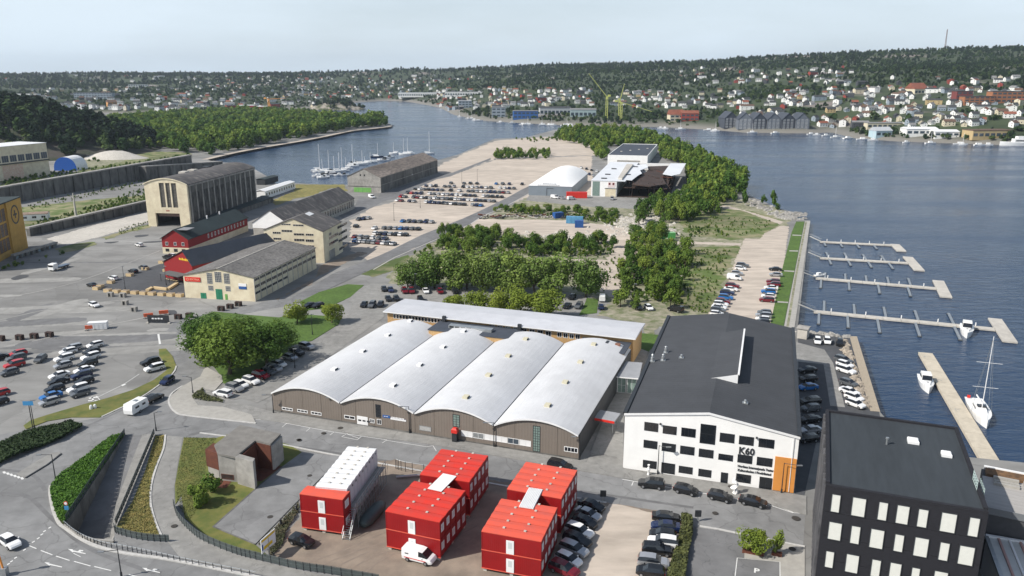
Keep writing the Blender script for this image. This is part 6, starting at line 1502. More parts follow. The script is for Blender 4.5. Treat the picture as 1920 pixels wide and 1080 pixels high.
for i, (x, yb, yt, r, d) in enumerate([(430, 702, 596, 8.6, 'largest bright green tree of the clump, right above the kerb'), (383, 645, 582, 5.6, 'tree at the road-side end of the clump left of the hall'), (455, 650, 588, 5.0, 'dark tree at the back of the clump left of the hall'), (500, 684, 602, 6.8, 'wide tree on the lawn side of the clump beside the parked cars'), (527, 658, 598, 4.8, 'tree at the lawn end of the clump left of the hall'), (393, 680, 592, 5.8, 'green tree between the largest one and the road in the clump')]):
 tree_px('big', 'broadleaf_tree', d, 'tree', x, yb, yt, r, 'trees of the clump left of the hall')
tree_px('lime', 'round_tree', 'small round tree on the lawn beside two parked black cars, the one nearer the road', 'tree', 557, 606, 562, 3.9, 'two round lawn trees')
tree_px('lime', 'round_tree', 'small round tree on the lawn end next to the entrance of the car park', 'tree', 622, 606, 562, 3.7, 'two round lawn trees')
for i, (x, yb, yt, r) in enumerate([(765, 540, 488, 5.2), (790, 541, 482, 5.6), (815, 541, 472, 6.2), (845, 542, 468, 6.8), (876, 543, 466, 6.6), (905, 545, 468, 6.4), (934, 546, 472, 6), (968, 549, 474, 7.2), (1003, 552, 476, 6.6), (1036, 553, 475, 7.4), (1098, 557, 486, 6.8)]):
 tree_px('chestnut', 'chestnut_tree', ('dense chestnut tree, ' + ordn(i) + ' from the road end of the long row behind the car park') if i < 10 else 'chestnut tree with pale blossom standing alone past the end of the long row', 'tree', x, yb, yt, r, 'row of chestnut trees behind the car park')
for i, (x, yb, yt, r) in enumerate([(852, 583, 547, 3.6), (893, 588, 542, 4.6), (935, 591, 537, 4.6), (976, 593, 532, 5.6), (1026, 598, 539, 5.8)]):
 tree_px('lime', 'young_tree', 'yellow-green young tree, ' + ordn(i) + ' from the road end of the row right behind the office wing', 'tree', x, yb, yt, r, 'yellow-green trees behind the office wing')
tree_px('shrub', 'conifer_shrub', 'small dark shrub growing in the gap at the back of the third vault', 'shrub', 1040, 655, 622, 1.2)
for i, (x, yb, yt, r, d) in enumerate([(1412, 1036, 985, 2.5, 'broad yellow-green bush in a rusty planter by the black block'), (1456, 1042, 992, 1.2, 'narrow upright conifer in the courtyard by the black block')]):
 t = tree_px('chestnut' if i == 9 else 'lime' if i == 0 else 'birch', 'planter_bush', d, 'bush', x, yb, yt, r)
 bx(t, 'planter', corten, -r * .62, -r * .3, 0, r * .62, r * .3, .6).rotation_euler = (0, 0, BF.a - t.rotation_euler.z)
tree_px('shrub', 'lawn_bush', 'dark rounded bush on the street lawn below the concrete pavilion', 'bush', 372, 948, 905, 2.2)
tree_px('shrub', 'lawn_bush', 'dark bush right beside the rusty doorstep of the concrete pavilion', 'bush', 396, 925, 893, 2.0)
def in_poly(x, y, poly):
 c = False; n = len(poly)
 for i in range(n):
  ax, ay = poly[i]; bx_, by = poly[(i + 1) % n]
  if (ay > y) != (by > y) and x < (bx_ - ax) * (y - ay) / (by - ay) + ax: c = not c
 return c
def fill(poly_px, n, world=False):
 poly = P2(poly_px); xs = [p[0] for p in poly]; ys = [p[1] for p in poly]; out = []; tries = 0
 while len(out) < n and tries < n * 60:
  tries += 1; x, y = rnd.uniform(min(xs), max(xs)), rnd.uniform(min(ys), max(ys))
  if in_poly(x, y, poly): out.append((x, y))
 return out
SIDE = ['nearest the water', 'near the middle', 'towards the road']
thickets = [
 ('scrub behind the chestnuts', [(822, 482), (828, 446), (862, 434), (900, 440), (955, 445), (1000, 455), (1148, 452), (1152, 482), (1000, 484), (960, 476)], 84, 5.6, 3.1),
 ('meadow-side grove', [(1150, 575), (1172, 500), (1190, 440), (1245, 438), (1292, 470), (1288, 520), (1268, 582), (1185, 584)], 92, 6.4, 3.0),
 ('scrub near the scrap', [(915, 402), (925, 392), (1000, 392), (1165, 403), (1150, 424), (1120, 412), (1040, 402)], 48, 3.8, 2.4),
 ('grove near the burnt hall', [(1190, 424), (1198, 398), (1262, 380), (1290, 360), (1330, 372), (1330, 405), (1250, 420)], 50, 9, 3.6),
 ('scrub at the road bend', [(818, 452), (830, 436), (860, 430), (850, 446)], 9, 5.5, 1.9),
]
for nm, poly, n, h, r in thickets:
 pts = sorted(fill(poly, n), key=lambda p: p[1])
 for i, (x, y) in enumerate(pts):
  xs_ = sorted(p[0] for p in pts); sd = ['left', 'middle', 'right'][min(2, xs_.index(x) * 3 // n)]; q = ['front edge', 'front half', 'middle', 'back half', 'back edge'][min(4, i * 5 // n)]
  s = rnd.uniform(.65, 1.2); tl_ = 'tall' if s > 1 else 'short' if s < .82 else 'slender'
  tree('birch', 'birch_tree', f'{tl_} green birch, {sd}, in the {q} of the {nm}', 'tree', (x, y, 0), h * s, r * s * .9, f'{tl_} birches, {sd}, in the {q} of the {nm}')
# scattered instances for woods nobody could count: leafy clumps on points
def scatter(name, label, pts, scl, protos, cat='woodland', zs=None):
 n = len(pts); me = bpy.data.meshes.new(name); me.vertices.add(n); me.vertices.foreach_set('co', np.array(pts, np.float32).ravel())
 a = me.attributes.new('s', 'FLOAT_VECTOR', 'POINT'); S = np.array(scl, np.float32)
 if S.ndim == 1: S = np.stack([S, S, S], 1)
 a.data.foreach_set('vector', S.ravel())
 rg = np.random.RandomState(n); b = me.attributes.new('rz', 'FLOAT_VECTOR', 'POINT'); rv = np.zeros((n, 3), np.float32); rv[:, 2] = rg.uniform(0, 6.28, n); b.data.foreach_set('vector', rv.ravel())
 o = link(name, me); tag(o, label, cat, kind='stuff')
 ng = bpy.data.node_groups.new(name, 'GeometryNodeTree'); ng.interface.new_socket('Geometry', in_out='INPUT', socket_type='NodeSocketGeometry'); ng.interface.new_socket('Geometry', in_out='OUTPUT', socket_type='NodeSocketGeometry')
 N = ng.nodes; l = ng.links; i_ = N.new('NodeGroupInput'); o_ = N.new('NodeGroupOutput'); iop = N.new('GeometryNodeInstanceOnPoints'); j = N.new('GeometryNodeJoinGeometry')
 for p in protos:
  oi = N.new('GeometryNodeObjectInfo'); oi.inputs['Object'].default_value = p; oi.inputs['As Instance'].default_value = True; oi.transform_space = 'ORIGINAL'; l.new(oi.outputs['Geometry'], j.inputs[0])
 sa = N.new('GeometryNodeInputNamedAttribute'); sa.data_type = 'FLOAT_VECTOR'; sa.inputs['Name'].default_value = 's'
 ra = N.new('GeometryNodeInputNamedAttribute'); ra.data_type = 'FLOAT_VECTOR'; ra.inputs['Name'].default_value = 'rz'
 rr = N.new('FunctionNodeRandomValue'); rr.data_type = 'INT'; rr.inputs['Min'].default_value = 0; rr.inputs['Max'].default_value = len(protos) - 1
 iop.inputs['Pick Instance'].default_value = True
 l.new(i_.outputs[0], iop.inputs['Points']); l.new(j.outputs[0], iop.inputs['Instance']); l.new(rr.outputs['Value'], iop.inputs['Instance Index'])
 l.new(sa.outputs['Attribute'], iop.inputs['Scale']); l.new(ra.outputs['Attribute'], iop.inputs['Rotation']); l.new(iop.outputs[0], o_.inputs[0])
 md = o.modifiers.new('scatter', 'NODES'); md.node_group = ng
 return o
def proto_tree(kind_mesh, label, p, s, name='woodland_tree'):
 o = link(name, kind_mesh, None, p); o.scale = s if isinstance(s, tuple) else (s, s, s); tag(o, label, 'tree'); return o
wood_meshes = [leaf_mesh('canopy', 330, 1, 1.0, 1.1, 7, .17, 900 + i, leaf_birch) for i in range(4)]
far_meshes = [leaf_mesh('canopy', 150, 1, 1.0, 1.0, 5, .26, 950 + i, leaf_far) for i in range(3)]
pine_meshes = [leaf_mesh('canopy', 130, .75, 1.3, 1.2, 4, .26, 980 + i, leaf_pine, skirt=.6) for i in range(2)]
e_ = [G(1398, 386), G(1432, 384), G(1448, 392), G(1458, 394)]
wp = [proto_tree(m_, l_, p_, s_) for m_, l_, p_, s_ in zip(wood_meshes, ['pointed shoreline tree at the end of the peninsula wood', 'small shoreline tree standing alone right by the water corner', 'larger of the two lone trees at the shoreline corner', 'low bush at the shoreline corner'], e_, [(3, 3, 5), (2, 2, 3), (2.4, 2.4, 5), (2, 2, 2)])]
f_ = [hit(1640, 225), hit(1700, 232), hit(1560, 232)]
fp = [proto_tree(m_, l_, p_, 7.0) for m_, l_, p_ in zip(far_meshes, ['large tree above the light blue boathouse on the far shore', 'large tree near the white boat hall on the far shore', 'tree beside the dark gabled flats on the far shore'], f_)]
g_ = [hit(1780, 92) or hit(1780, 98), hit(1500, 108)]
pp = [proto_tree(m_, l_, p_, 6.0) for m_, l_, p_ in zip(pine_meshes, ['dark pine on the ridge beside the radio mast', 'dark pine on the ridge above the town'], g_)]
def wood(name, label, polys, h, r):
 P = []; S = []
 for poly, n, k in polys:
  for x, y in fill(poly, n):
   s = rnd.uniform(.6, 1.25) * k; P.append((x, y, 0)); S.append((r * s, r * s, h * s / 2.1))
 return scatter(name, label, P, S, wp)
wood('shoreline_wood', 'continuous green wood along the right shore of the peninsula', [([(1240, 300), (1240, 268), (1294, 290), (1352, 316), (1392, 346), (1396, 378), (1330, 388), (1290, 380), (1288, 310)], 420, 1.0), ([(1262, 388), (1330, 376), (1345, 400), (1290, 418), (1240, 424)], 60, .8)], 11, 3.8)
wood('tip_wood', 'green wood at the tip of the peninsula behind the tall white hall', [([(1040, 262), (1060, 247), (1110, 243), (1212, 249), (1240, 268), (1234, 282), (1140, 278), (1135, 302), (1105, 300), (1110, 280)], 380, 1.0)], 10, 4.2)
wood('tip_scrub', 'low scrub patch on the sandy tip of the peninsula', [([(918, 300), (930, 286), (1000, 284), (1034, 288), (1030, 300)], 90, .8), ([(965, 262), (1040, 258), (1060, 264), (1000, 268)], 30, .5)], 7, 3)
wood('site_scrub', 'low leafy scrub and saplings covering the derelict site', [([(830, 480), (900, 440), (1150, 452), (1190, 470), (1150, 570), (1060, 500), (1060, 484)], 170, .2), ([(842, 468), (870, 440), (960, 448), (1150, 456), (1150, 480), (1000, 484)], 420, .3), ([(1160, 560), (1180, 460), (1290, 480), (1280, 575)], 420, .32), ([(930, 398), (1160, 408), (1150, 425), (1090, 412)], 160, .3), ([(1060, 500), (1140, 490), (1150, 540), (1100, 540)], 60, .16), ([(800, 500), (1050, 490), (1060, 540), (760, 540)], 120, .25), ([(1290, 470), (1370, 470), (1330, 590), (1280, 580)], 260, .16), ([(1280, 400), (1450, 415), (1420, 440), (1290, 445)], 160, .16), ([(1200, 430), (1400, 425), (1380, 448), (1250, 450)], 45, .3), ([(770, 482), (830, 452), (830, 470), (785, 492)], 18, .35)], 6, 2.6)
wood('left_wood', 'wide green wood between the left yards and the inlet', [([(150, 262), (175, 232), (300, 222), (460, 212), (600, 220), (640, 226), (700, 231), (728, 234), (706, 238), (660, 242), (600, 253), (440, 282), (385, 294), (300, 284), (250, 280), (262, 262), (180, 268)], 2300, 1.25), ([(690, 239), (712, 238), (714, 229), (690, 230)], 22, 1.5)], 11, 5.0)
wood('yard_weeds', 'bushes and weeds growing over the left slipway yards', [([(50, 425), (150, 395), (280, 350), (280, 385), (200, 410), (60, 438)], 420, .25), ([(100, 325), (300, 300), (358, 290), (358, 296), (200, 330), (0, 352), (0, 335)], 330, .4), ([(145, 300), (240, 262), (250, 290), (180, 310)], 50, .5), ([(0, 500), (60, 492), (130, 470), (120, 478), (0, 508)], 22, .25), ([(170, 395), (275, 372), (275, 380), (180, 400)], 90, .25), ([(220, 430), (280, 415), (285, 422), (225, 440)], 60, .12), ([(30, 392), (100, 372), (280, 335), (280, 345), (100, 385), (40, 400)], 160, .2)], 6, 2.8)
# trees on the rocky hill and islet
def on_mound(V, n, zmin=.5):
 k = rnd.choices(range(len(V)), k=n * 2); out = []
 for i in k:
  x, y, z = V[i]; z_ = z
  if z > zmin: out.append((x + rnd.uniform(-3, 3), y + rnd.uniform(-3, 3), z - .6))
  if len(out) >= n: break
 return out
P_ = on_mound(hill_V, 1500, 1); scatter('hill_trees', 'dark pines and bushes on the rocky hill behind the cream hall', P_, [rnd.uniform(4, 8) for _ in P_], fp[:2] + pp)
P_ = on_mound(islet_V, 120, 0); scatter('islet_trees', 'pines on the small rocky islet in the inlet', P_, [rnd.uniform(2.5, 4.5) for _ in P_], fp[:1] + pp)
# planted bank and hedges
def carpet(name, label, poly_px, n, h, size, m, z=0.1, cat='ground cover', world=None, bumps=.5):
 poly = world or P2(poly_px); xs = [p[0] for p in poly]; ys = [p[1] for p in poly]
 rg = np.random.RandomState(n); C = []
 while len(C) < n:
  x, y = rg.uniform(min(xs), max(xs)), rg.uniform(min(ys), max(ys))
  if in_poly(x, y, poly): C.append((x, y))
 C = np.array(C); bz = fbm(C[:, 0], C[:, 1], 2.6, 4, 3)
 C = np.concatenate([C, (z + h * (.75 + bz * 2 * bumps) * rg.uniform(.5, 1.0, n))[:, None]], 1)
 nrm = rg.normal(size=(n, 3)) * .6 + np.array([0, 0, 1]); nrm /= np.linalg.norm(nrm, axis=1)[:, None]
 a = np.cross(nrm, rg.normal(size=(n, 3))); a /= np.linalg.norm(a, axis=1)[:, None]; b = np.cross(nrm, a); s = size * rg.uniform(.6, 1.3, (n, 1))
 V = np.stack([C - a * s, C - b * s * .7, C + a * s, C + b * s * .7], 1).reshape(-1, 3)
 o = link(name, np_mesh(name, V, np.arange(n * 4).reshape(n, 4), m)); return tag(o, label, cat, kind='stuff')
bank_leaf = mat('bank_leaf_green', (0.095, 0.20, 0.025), 0.7, 0.2, 0.8, c2=(0.055, 0.13, 0.018), trans=.2, spec=.2)
carpet('bank_planting', 'dense green ground cover on the triangular bank beside the underpass', green_tri, 15000, .85, .20, bank_leaf, .15)
carpet('roadside_hedge', 'broad dark hedge along the road at the left edge', zl([(-60, 545), (0, 530), (100, 490), (200, 466), (300, 440), (352, 456), (255, 512), (120, 562), (0, 612), (-60, 640)]), 13000, 1.5, .24, hedge_m, 0, 'hedge', bumps=.35)
carpet('parking_hedge', 'rough olive hedge between the gravel parking and the driveway', zr([(925, 692), (998, 705), (1000, 800), (968, 960), (950, 1090), (930, 1300), (800, 1300), (840, 1060), (900, 880), (930, 760)]), 9000, 1.3, .2, mat('olive_hedge', (.10, .11, .03), .8, .2, 1, c2=(.045, .055, .018)), 0, 'hedge')
carpet('bramble', 'brown-green brambles in the strip beside the tarmac plot', zm([(460, 900), (560, 800), (640, 720), (700, 650), (700, 700), (640, 790), (600, 900), (540, 970), (510, 930)]), 2600, .7, .16, mat('bramble_leaf', (.10, .085, .05), .9, .2, 1, c2=(.05, .06, .025)), 0, 'brambles')
carpet('kerb_shrubs', 'low brown-green shrubs at the road corner by the white parked car', z8([(100, 900), (200, 830), (215, 890), (390, 945), (380, 965), (110, 935)]), 1500, .6, .16, mat('olive_hedge', (0, 0, 0)), .1, 'shrubs')
carpet('grass_tufts', 'uneven tall grass tufts over the street lawn', zl([(776, 498), (910, 500), (880, 560), (860, 660), (900, 690), (800, 850), (752, 790), (740, 700)]), 5000, .18, .10, mat('tuft', (.16, .17, .05), .9, .2, 1, c2=(.08, .11, .03)), .1, 'grass')
carpet('median_tufts', 'dry yellow grass tufts on the median beside the underpass', zl([(660, 495), (690, 492), (684, 545), (640, 660), (630, 780), (670, 905), (600, 905), (505, 890), (560, 780), (612, 650)]), 5000, .22, .11, mat('straw', (.30, .24, .08), .9, .2, 1, c2=(.14, .14, .04)), .1, 'grass')
# ---------------------------------------------------------------- town on the far shores
HW = [mat('house_white', (.76, .76, .74), .7, .03, .3), mat('house_cream', (.62, .56, .42), .7, .05, .3), mat('house_red', (.30, .05, .035), .7, .08, .3), mat('house_ochre', (.50, .38, .20), .7, .08, .3), mat('house_greyblue', (.28, .33, .38), .7, .05, .3), mat('house_dark', (.06, .065, .075), .7, .1, .3)]
HWn = ['white', 'cream', 'dark red', 'ochre', 'grey-blue', 'charcoal']
HR = [mat('roof_charcoal', (.055, .058, .062), .8, .1, .3), mat('roof_tile_red', (.26, .09, .055), .85, .15, .4), mat('roof_grey', (.22, .22, .22), .8, .1, .3), mat('roof_brown', (.14, .085, .06), .85, .1, .3)]
HRn = ['charcoal', 'red tile', 'grey', 'brown']
def house_mesh(L, Wd, H, rise, wm, rm):
 mb = MB(); x, y = L / 2, Wd / 2
 mb.loft([[(-x, -y, -4), (-x, y, -4), (-x, y, H), (-x, 0, H + rise), (-x, -y, H)], [(x, -y, -4), (x, y, -4), (x, y, H), (x, 0, H + rise), (x, -y, H)]], 0)
 k = .5; sl = rise / y
 mb.loft([[(-x - k, -y - k, H - sl * k + .1), (-x - k, 0, H + rise + .1), (-x - k, y + k, H - sl * k + .1), (-x - k, y + k, H - sl * k + .4), (-x - k, 0, H + rise + .4), (-x - k, -y - k, H - sl * k + .4)], [(x + k, -y - k, H - sl * k + .1), (x + k, 0, H + rise + .1), (x + k, y + k, H - sl * k + .1), (x + k, y + k, H - sl * k + .4), (x + k, 0, H + rise + .4), (x + k, -y - k, H - sl * k + .4)]], 1)
 mb.box(x * .3, -.5, H + rise - .8, x * .3 + .9, .5, H + rise + 1.1, 1)
 for s in (-1, 1):
  for i in range(3):
   for j in range(int(H // 2.9)):
    a = -x + L * (i + .3) / 3; mb.box(a, s * (y + .0), .9 + j * 2.8, a + 1.3, s * (y + .06), 2.3 + j * 2.8, 2)
 for s in (-1, 1):
  for j in range(int(H // 2.9) + 1): mb.box(s * x, -y * .4, .9 + j * 2.8, s * (x + .06), -y * .4 + 1.2, 2.2 + j * 2.8, 2)
 me = bpy.data.meshes.new('house'); me.from_pydata(mb.v, [], mb.f)
 for m in (wm, rm, glass_dark): me.materials.append(m)
 me.polygons.foreach_set('material_index', mb.m); me.update(); return me
HM = {}
def hmesh(wi, ri, v):
 k = (wi, ri, v)
 if k not in HM: HM[k] = house_mesh([9, 12, 16, 26][v], [7.5, 8, 9, 11][v], [3.4, 5.6, 5.8, 7.5][v], [2.6, 3.0, 2.8, 2.2][v], HW[wi], HR[ri])
 return HM[k]
house_spots = []; houses = []
areas = [ # x0,y0,x1,y1,count, phrase, wall weights, roof weights
 (1380, 196, 1920, 240, 120, 'on the lower right-hand slope', (10, 2, .8, .3, 1.5, 1), (5, 2, 3, 2)),
 (1440, 168, 1920, 198, 110, 'on the middle right-hand slope', (10, 1, .4, .2, 1.5, 1), (6, .8, 3, 1)),
 (1270, 128, 1600, 162, 60, 'on the wooded slope above the cranes', (6, 1, 1, 0, 1, 2), (4, 1, 3, 1)),
 (1600, 148, 1920, 168, 18, 'on the upper right-hand slope', (6, 1, 1, 0, 1, 1), (3, 1, 3, 1)),
 (1150, 172, 1400, 205, 76, 'behind the green cranes', (8, 2, 1, 1, 1, 1), (5, 1, 3, 1.5)),
 (930, 170, 1110, 200, 64, 'in the town across the water', (7, 2, 2, 1, 1, 1), (5, 1, 3, 1.5)),
 (820, 168, 960, 206, 72, 'along the far quay in the middle', (8, 2, 1, 1, 2, 1), (3, 2, 4, 1)),
 (560, 148, 830, 186, 90, 'along the far shore beyond the inlet', (8, 1, 2, 1, 1, 1), (3, 2, 3, 1)),
 (330, 150, 590, 206, 110, 'across the left inlet', (8, 2, 1, 1, 2, 1), (5, 1, 3, 1.5)),
 (60, 168, 360, 216, 96, 'on the left plain', (8, 2, 1, 1, 2, 1), (5, 1, 3, 1.5)),
 (0, 142, 900, 156, 56, 'near the left horizon', (8, 1, 1, 0, 2, 1), (3, 2, 3, 1)),
]
placed = []
for (x0, y0, x1, y1, n, ph, ww_, rw_) in areas:
 pts = []; tr = 0
 while len(pts) < n and tr < n * 8:
  tr += 1; px, py = rnd.uniform(x0, x1), rnd.uniform(y0, y1)
  if rnd.random() > .35 + 1.3 * abs(math.sin(px * .045 + py * .3)): continue
  if any(abs(px - q[0]) < 7 and abs(py - q[1]) < 2.6 for q in pts): continue
  pts.append((px, py))
 for i, (px, py) in enumerate(sorted(pts)):
  p = hit(px, py)
  if p is None: continue
  placed.append((p, rnd.choices(range(6), ww_)[0], rnd.choices(range(4), rw_)[0], ph, rnd.choices(range(4), (4, 6, 3, 1))[0], i, len(pts)))
placed.sort(key=lambda a: a[0].length)
import collections
cnt = collections.Counter()
rest = MB(); KEEP = 300
far_box = []
for i, (p, wi, ri, ph, v, j, nt_) in enumerate(placed):
 ang = rnd.choice((0, 1.57, .35, -.35, .8, 1.2)) + rnd.uniform(-.15, .15); house_spots.append((p.x, p.y))
 if i < KEEP:
  third = 'far left' if j < nt_ * .2 else 'left' if j < nt_ * .4 else 'middle' if j < nt_ * .6 else 'right' if j < nt_ * .8 else 'far right'
  o = link('house', hmesh(wi, ri, v), None, (p.x, p.y, p.z), ang); o.scale = (.76, .76, .8)
  sz = ['small', 'two-storey', 'long', 'large'][v]
  tag(o, f'{sz} {HWn[wi]} {HRn[ri]}-roofed house {ph}, {third}', 'house', f'{sz} {HWn[wi]} {HRn[ri]}-roofed houses {ph}, {third}')
 else:
  far_box.append((p, wi, ri, v, ang))
# the houses beyond the first three hundred, joined
mbs = MB()
for p, wi, ri, v, ang in far_box:
 me = hmesh(wi, ri, v); c, s = math.cos(ang), math.sin(ang); o0 = len(mbs.v)
 for q in me.vertices: mbs.v.append((p.x + .76 * (q.co.x * c - q.co.y * s), p.y + .76 * (q.co.x * s + q.co.y * c), p.z + .8 * q.co.z))
 for f in me.polygons: mbs.f.append([o0 + k for k in f.vertices]); mbs.m.append(wi if f.material_index == 0 else 6 + ri if f.material_index == 1 else 10)
if far_box: tag(mbs.build('distant_houses', HW + HR + [glass_dark]), 'many tiny pale houses of the distant suburbs below the ridge', 'houses', kind='stuff')
def far_block(name, label, cat, px, py, L, Wd, H, ang, wm, rm, rise=0.0, bands=0, group=None, sink=3, gl=glass_blue):
 p = hit(px, py) or G(px, py); t = thing(name, label, cat, p, R(ang), group); mb = MB()
 mb.box(-L / 2, -Wd / 2, -sink, L / 2, Wd / 2, H); mb.build('wall', wm, t)
 mb = MB()
 if rise: mb.loft([[(-L / 2 - .5, -Wd / 2 - .5, H + .05), (-L / 2 - .5, 0, H + rise), (-L / 2 - .5, Wd / 2 + .5, H + .05)], [(L / 2 + .5, -Wd / 2 - .5, H + .05), (L / 2 + .5, 0, H + rise), (L / 2 + .5, Wd / 2 + .5, H + .05)]])
 else: mb.box(-L / 2 - .3, -Wd / 2 - .3, H + .02, L / 2 + .3, Wd / 2 + .3, H + .7)
 mb.build('roof', rm, t)
 for k in range(bands):
  for i in range(max(2, int(L / 6))):
   nn = max(2, int(L / 6)); a = -L / 2 + L * (i + .15) / nn; bx(t, 'window', gl, a, -Wd / 2 - .12, 1.2 + k * H / bands, a + L / nn * .7, -Wd / 2 - .004, 1.2 + k * H / bands + H / bands * .45)
 return t
# dark gabled flats on the point
for k in range(6):
 x = 1372 + k * 27; p = hit(x, 246) or G(x, 246, 0); W_, H_ = 17, 13
 t = thing('gabled_flats', 'dark grey gabled waterfront apartment house, ' + ordn(k) + ' from the left in its row', 'apartment building', (p.x, p.y + 6, .6), R(rnd.uniform(-6, 6)), 'dark gabled flats on the far point')
 wm = mat('flat_grey_boards', (.15, .17, .20), .7, .1, .4) if k % 2 else mat('flat_dark_boards', (.06, .07, .09), .7, .1, .4)
 gable_walls(t, -W_ / 2, W_ / 2, 0, 26, H_, H_ + 8, wm); gable(t, -W_ / 2, W_ / 2, 0, 26, H_ + .1, H_ + 8.2, felt_blue, over=.5, th=.4)
 for i in range(3):
  for j in range(4): window(t, -W_ / 2 + 1.5 + i * 5.2, 1.4 + j * 3.3, -W_ / 2 + 4.2 + i * 5.2, 3.4 + j * 3.3, mull=1, fw=.25, glass=glass_blue)
 for j in range(2): bx(t, 'skylight', white_metal, W_ * .2, 6 + j * 9, H_ + 5, W_ * .2 + 2, 8 + j * 9, H_ + 5.6)
far_block('gabled_townhouse', 'cream gabled quay building with a big red roof across the water', 'building', 1266, 227, 20, 14, 9, 8, HW[1], HR[1], 7, 2)
far_block('red_quay_hall', 'dark red quay hall right beside the cream gabled one', 'building', 1292, 226, 24, 16, 10, -4, HW[2], HR[1], 4, 2)
far_block('blue_ship_hall', 'bright blue warehouse on the far quay', 'warehouse', 985, 222, 38, 20, 11, 3, mat('cobalt_cladding', (.03, .12, .36), .5, .05, .2), HR[2], 0, 2)
far_block('grey_quay_office', 'tall blue-grey office block on the far quay beside the blue warehouse', 'office building', 935, 219, 22, 20, 15, 0, HW[4], HR[2], 0, 3)
far_block('grey_shed', 'long pale grey shed behind the blue warehouse', 'warehouse', 1040, 214, 50, 20, 10, 4, mat('pale_cladding', (.45, .47, .49), .6, .05, .2), HR[0], 2, 1)
far_block('grey_shed', 'pale teal hall with a grey roof left of the green cranes', 'warehouse', 1093, 218, 40, 22, 10, -3, mat('teal_cladding', (.33, .42, .44), .6, .05, .2), HR[2], 2, 1)
far_block('white_terminal', 'very long low white terminal roof at the head of the bay', 'terminal', 800, 180, 150, 40, 8, 0, HW[0], mat('pale_cladding', (.5, .5, .5)), 0, 1)
far_block('white_terminal', 'long low white building at the right end of the bay head', 'terminal', 870, 179, 90, 30, 8, 0, HW[0], HR[2], 0, 1)
far_block('grey_glass_block', 'pale grey-blue glazed block on the quay at the bay bend', 'office building', 872, 202, 26, 18, 13, 5, HW[4], mat('pale_cladding', (.5, .5, .5)), 0, 3)
far_block('boathouse', 'pale blue gabled boathouse at the right-hand shore', 'boathouse', 1650, 255, 20, 14, 6, 10, mat('pale_blue_boards', (.42, .55, .60), .7, .05, .3), mat('pale_cladding', (.5, .5, .5)), 4, 1)
far_block('boat_hall', 'white roofed boat hall with an open dark front on the right-hand shore', 'boat hall', 1722, 252, 34, 18, 6, -3, HW[0], white_metal, 2, 1)
far_block('boat_hall', 'low white hall beside the open-fronted boat hall', 'boat hall', 1768, 255, 26, 18, 5, -3, HW[0], white_metal, 2, 1)
far_block('arcade_building', 'long cream building with a row of arches behind the blue boathouse', 'building', 1655, 240, 42, 10, 6, 2, HW[1], HR[2], 1, 1)
far_block('yellow_warehouse', 'long low ochre-yellow warehouse by the right-hand shore', 'warehouse', 1850, 258, 46, 18, 7, 6, HW[3], HR[3], 0, 1)
far_block('brick_blocks', 'orange-brown brick apartment block at the right edge of the town', 'apartment building', 1830, 196, 40, 14, 10, 0, mat('orange_brick', (.36, .15, .07), .8, .1, .3), HR[0], 0, 3)
far_block('brick_blocks', 'long orange-brown brick apartment block farthest right in the town', 'apartment building', 1885, 192, 46, 14, 14, 0, mat('orange_brick', (.3, .1, .1)), HR[0], 0, 3)
far_block('brick_blocks', 'dark red brick apartment block left of the orange ones', 'apartment building', 1802, 190, 22, 14, 13, 0, mat('dark_red_brick', (.20, .05, .045), .8, .1, .3), HR[0], 0, 3)
far_block('crimson_hall', 'bright crimson hall with a white roof rising from the left wood', 'hall', 464, 214, 30, 20, 13, 5, mat('crimson_cladding', (.45, .02, .05), .6, .05, .3), white_metal, 0, 0)
far_block('white_hall', 'white-roofed hall right next to the crimson one', 'hall', 484, 208, 34, 20, 8, 5, HW[2], white_metal, 0, 0)
far_block('orange_house', 'bright orange-yellow gable house among white ones at the far left', 'house', 210, 200, 16, 12, 8, 40, mat('bright_ochre', (.60, .30, .10), .7, .05, .3), HR[3], 4, 2)
far_block('long_dark_block', 'long dark blue-grey apartment slab at the far left', 'apartment building', 178, 185, 80, 14, 12, 0, HW[4], HR[0], 0, 3)
far_block('long_white_block', 'long low white school building at the far left', 'building', 48, 182, 60, 16, 7, 0, HW[0], HR[2], 0, 1)
far_block('hilltop_school', 'white slab building on the left hillside', 'building', 260, 165, 50, 14, 9, 12, HW[0], HR[2], 0, 2)
far_block('red_roofed_church', 'large house with a wide red pyramid roof on the right-hand hillside', 'building', 1717, 176, 24, 22, 7, 15, HW[1], HR[1], 9, 1)
# cranes and mast
def crane(name, label, px, pyb, pyt, tip, m, jibr=.7):
 b = hit(px, pyb) or G(px, pyb); t = thing(name, label, 'crane', b); h = max(20, hz(b, pyt) - b.z)
 mb = MB()
 for sx in (-1.3, 1.3):
  for sy in (-1.3, 1.3): mb.tube((sx, sy, 0), (sx, sy, h), .42, 4)
 for k in range(int(h / 4)): mb.tube((-1.3, -1.3, k * 4), (1.3, -1.3, k * 4 + 4), .25, 4)
 mb.build('tower', m, t)
 d = ray(*tip); kk = b.y / d.y; T = Vector((d.x * kk, d.y * kk, CAMZ + d.z * kk)) - b
 T.y = 0
 mb = MB(); mb.tube((0, 0, h), T, jibr, 4, r2=.45); mb.tube((0, -.9, h), T, .3, 4); mb.build('jib', m, t)
 mb = MB(); dd = -T.normalized(); mb.tube((0, 0, h), (dd.x * 8, 0, h + 2), .7, 4); mb.box(dd.x * 8 - 2, -1, h + .5, dd.x * 8 + 2, 1, h + 3.5); mb.build('counter_jib', m, t)
 bx(t, 'cab', m, -1.5, -2.6, h - 3, 1.5, -1.35, h - .2)
 return t
CY = mat('crane_lime_yellow', (.52, .55, .16), .6, .05, 1)
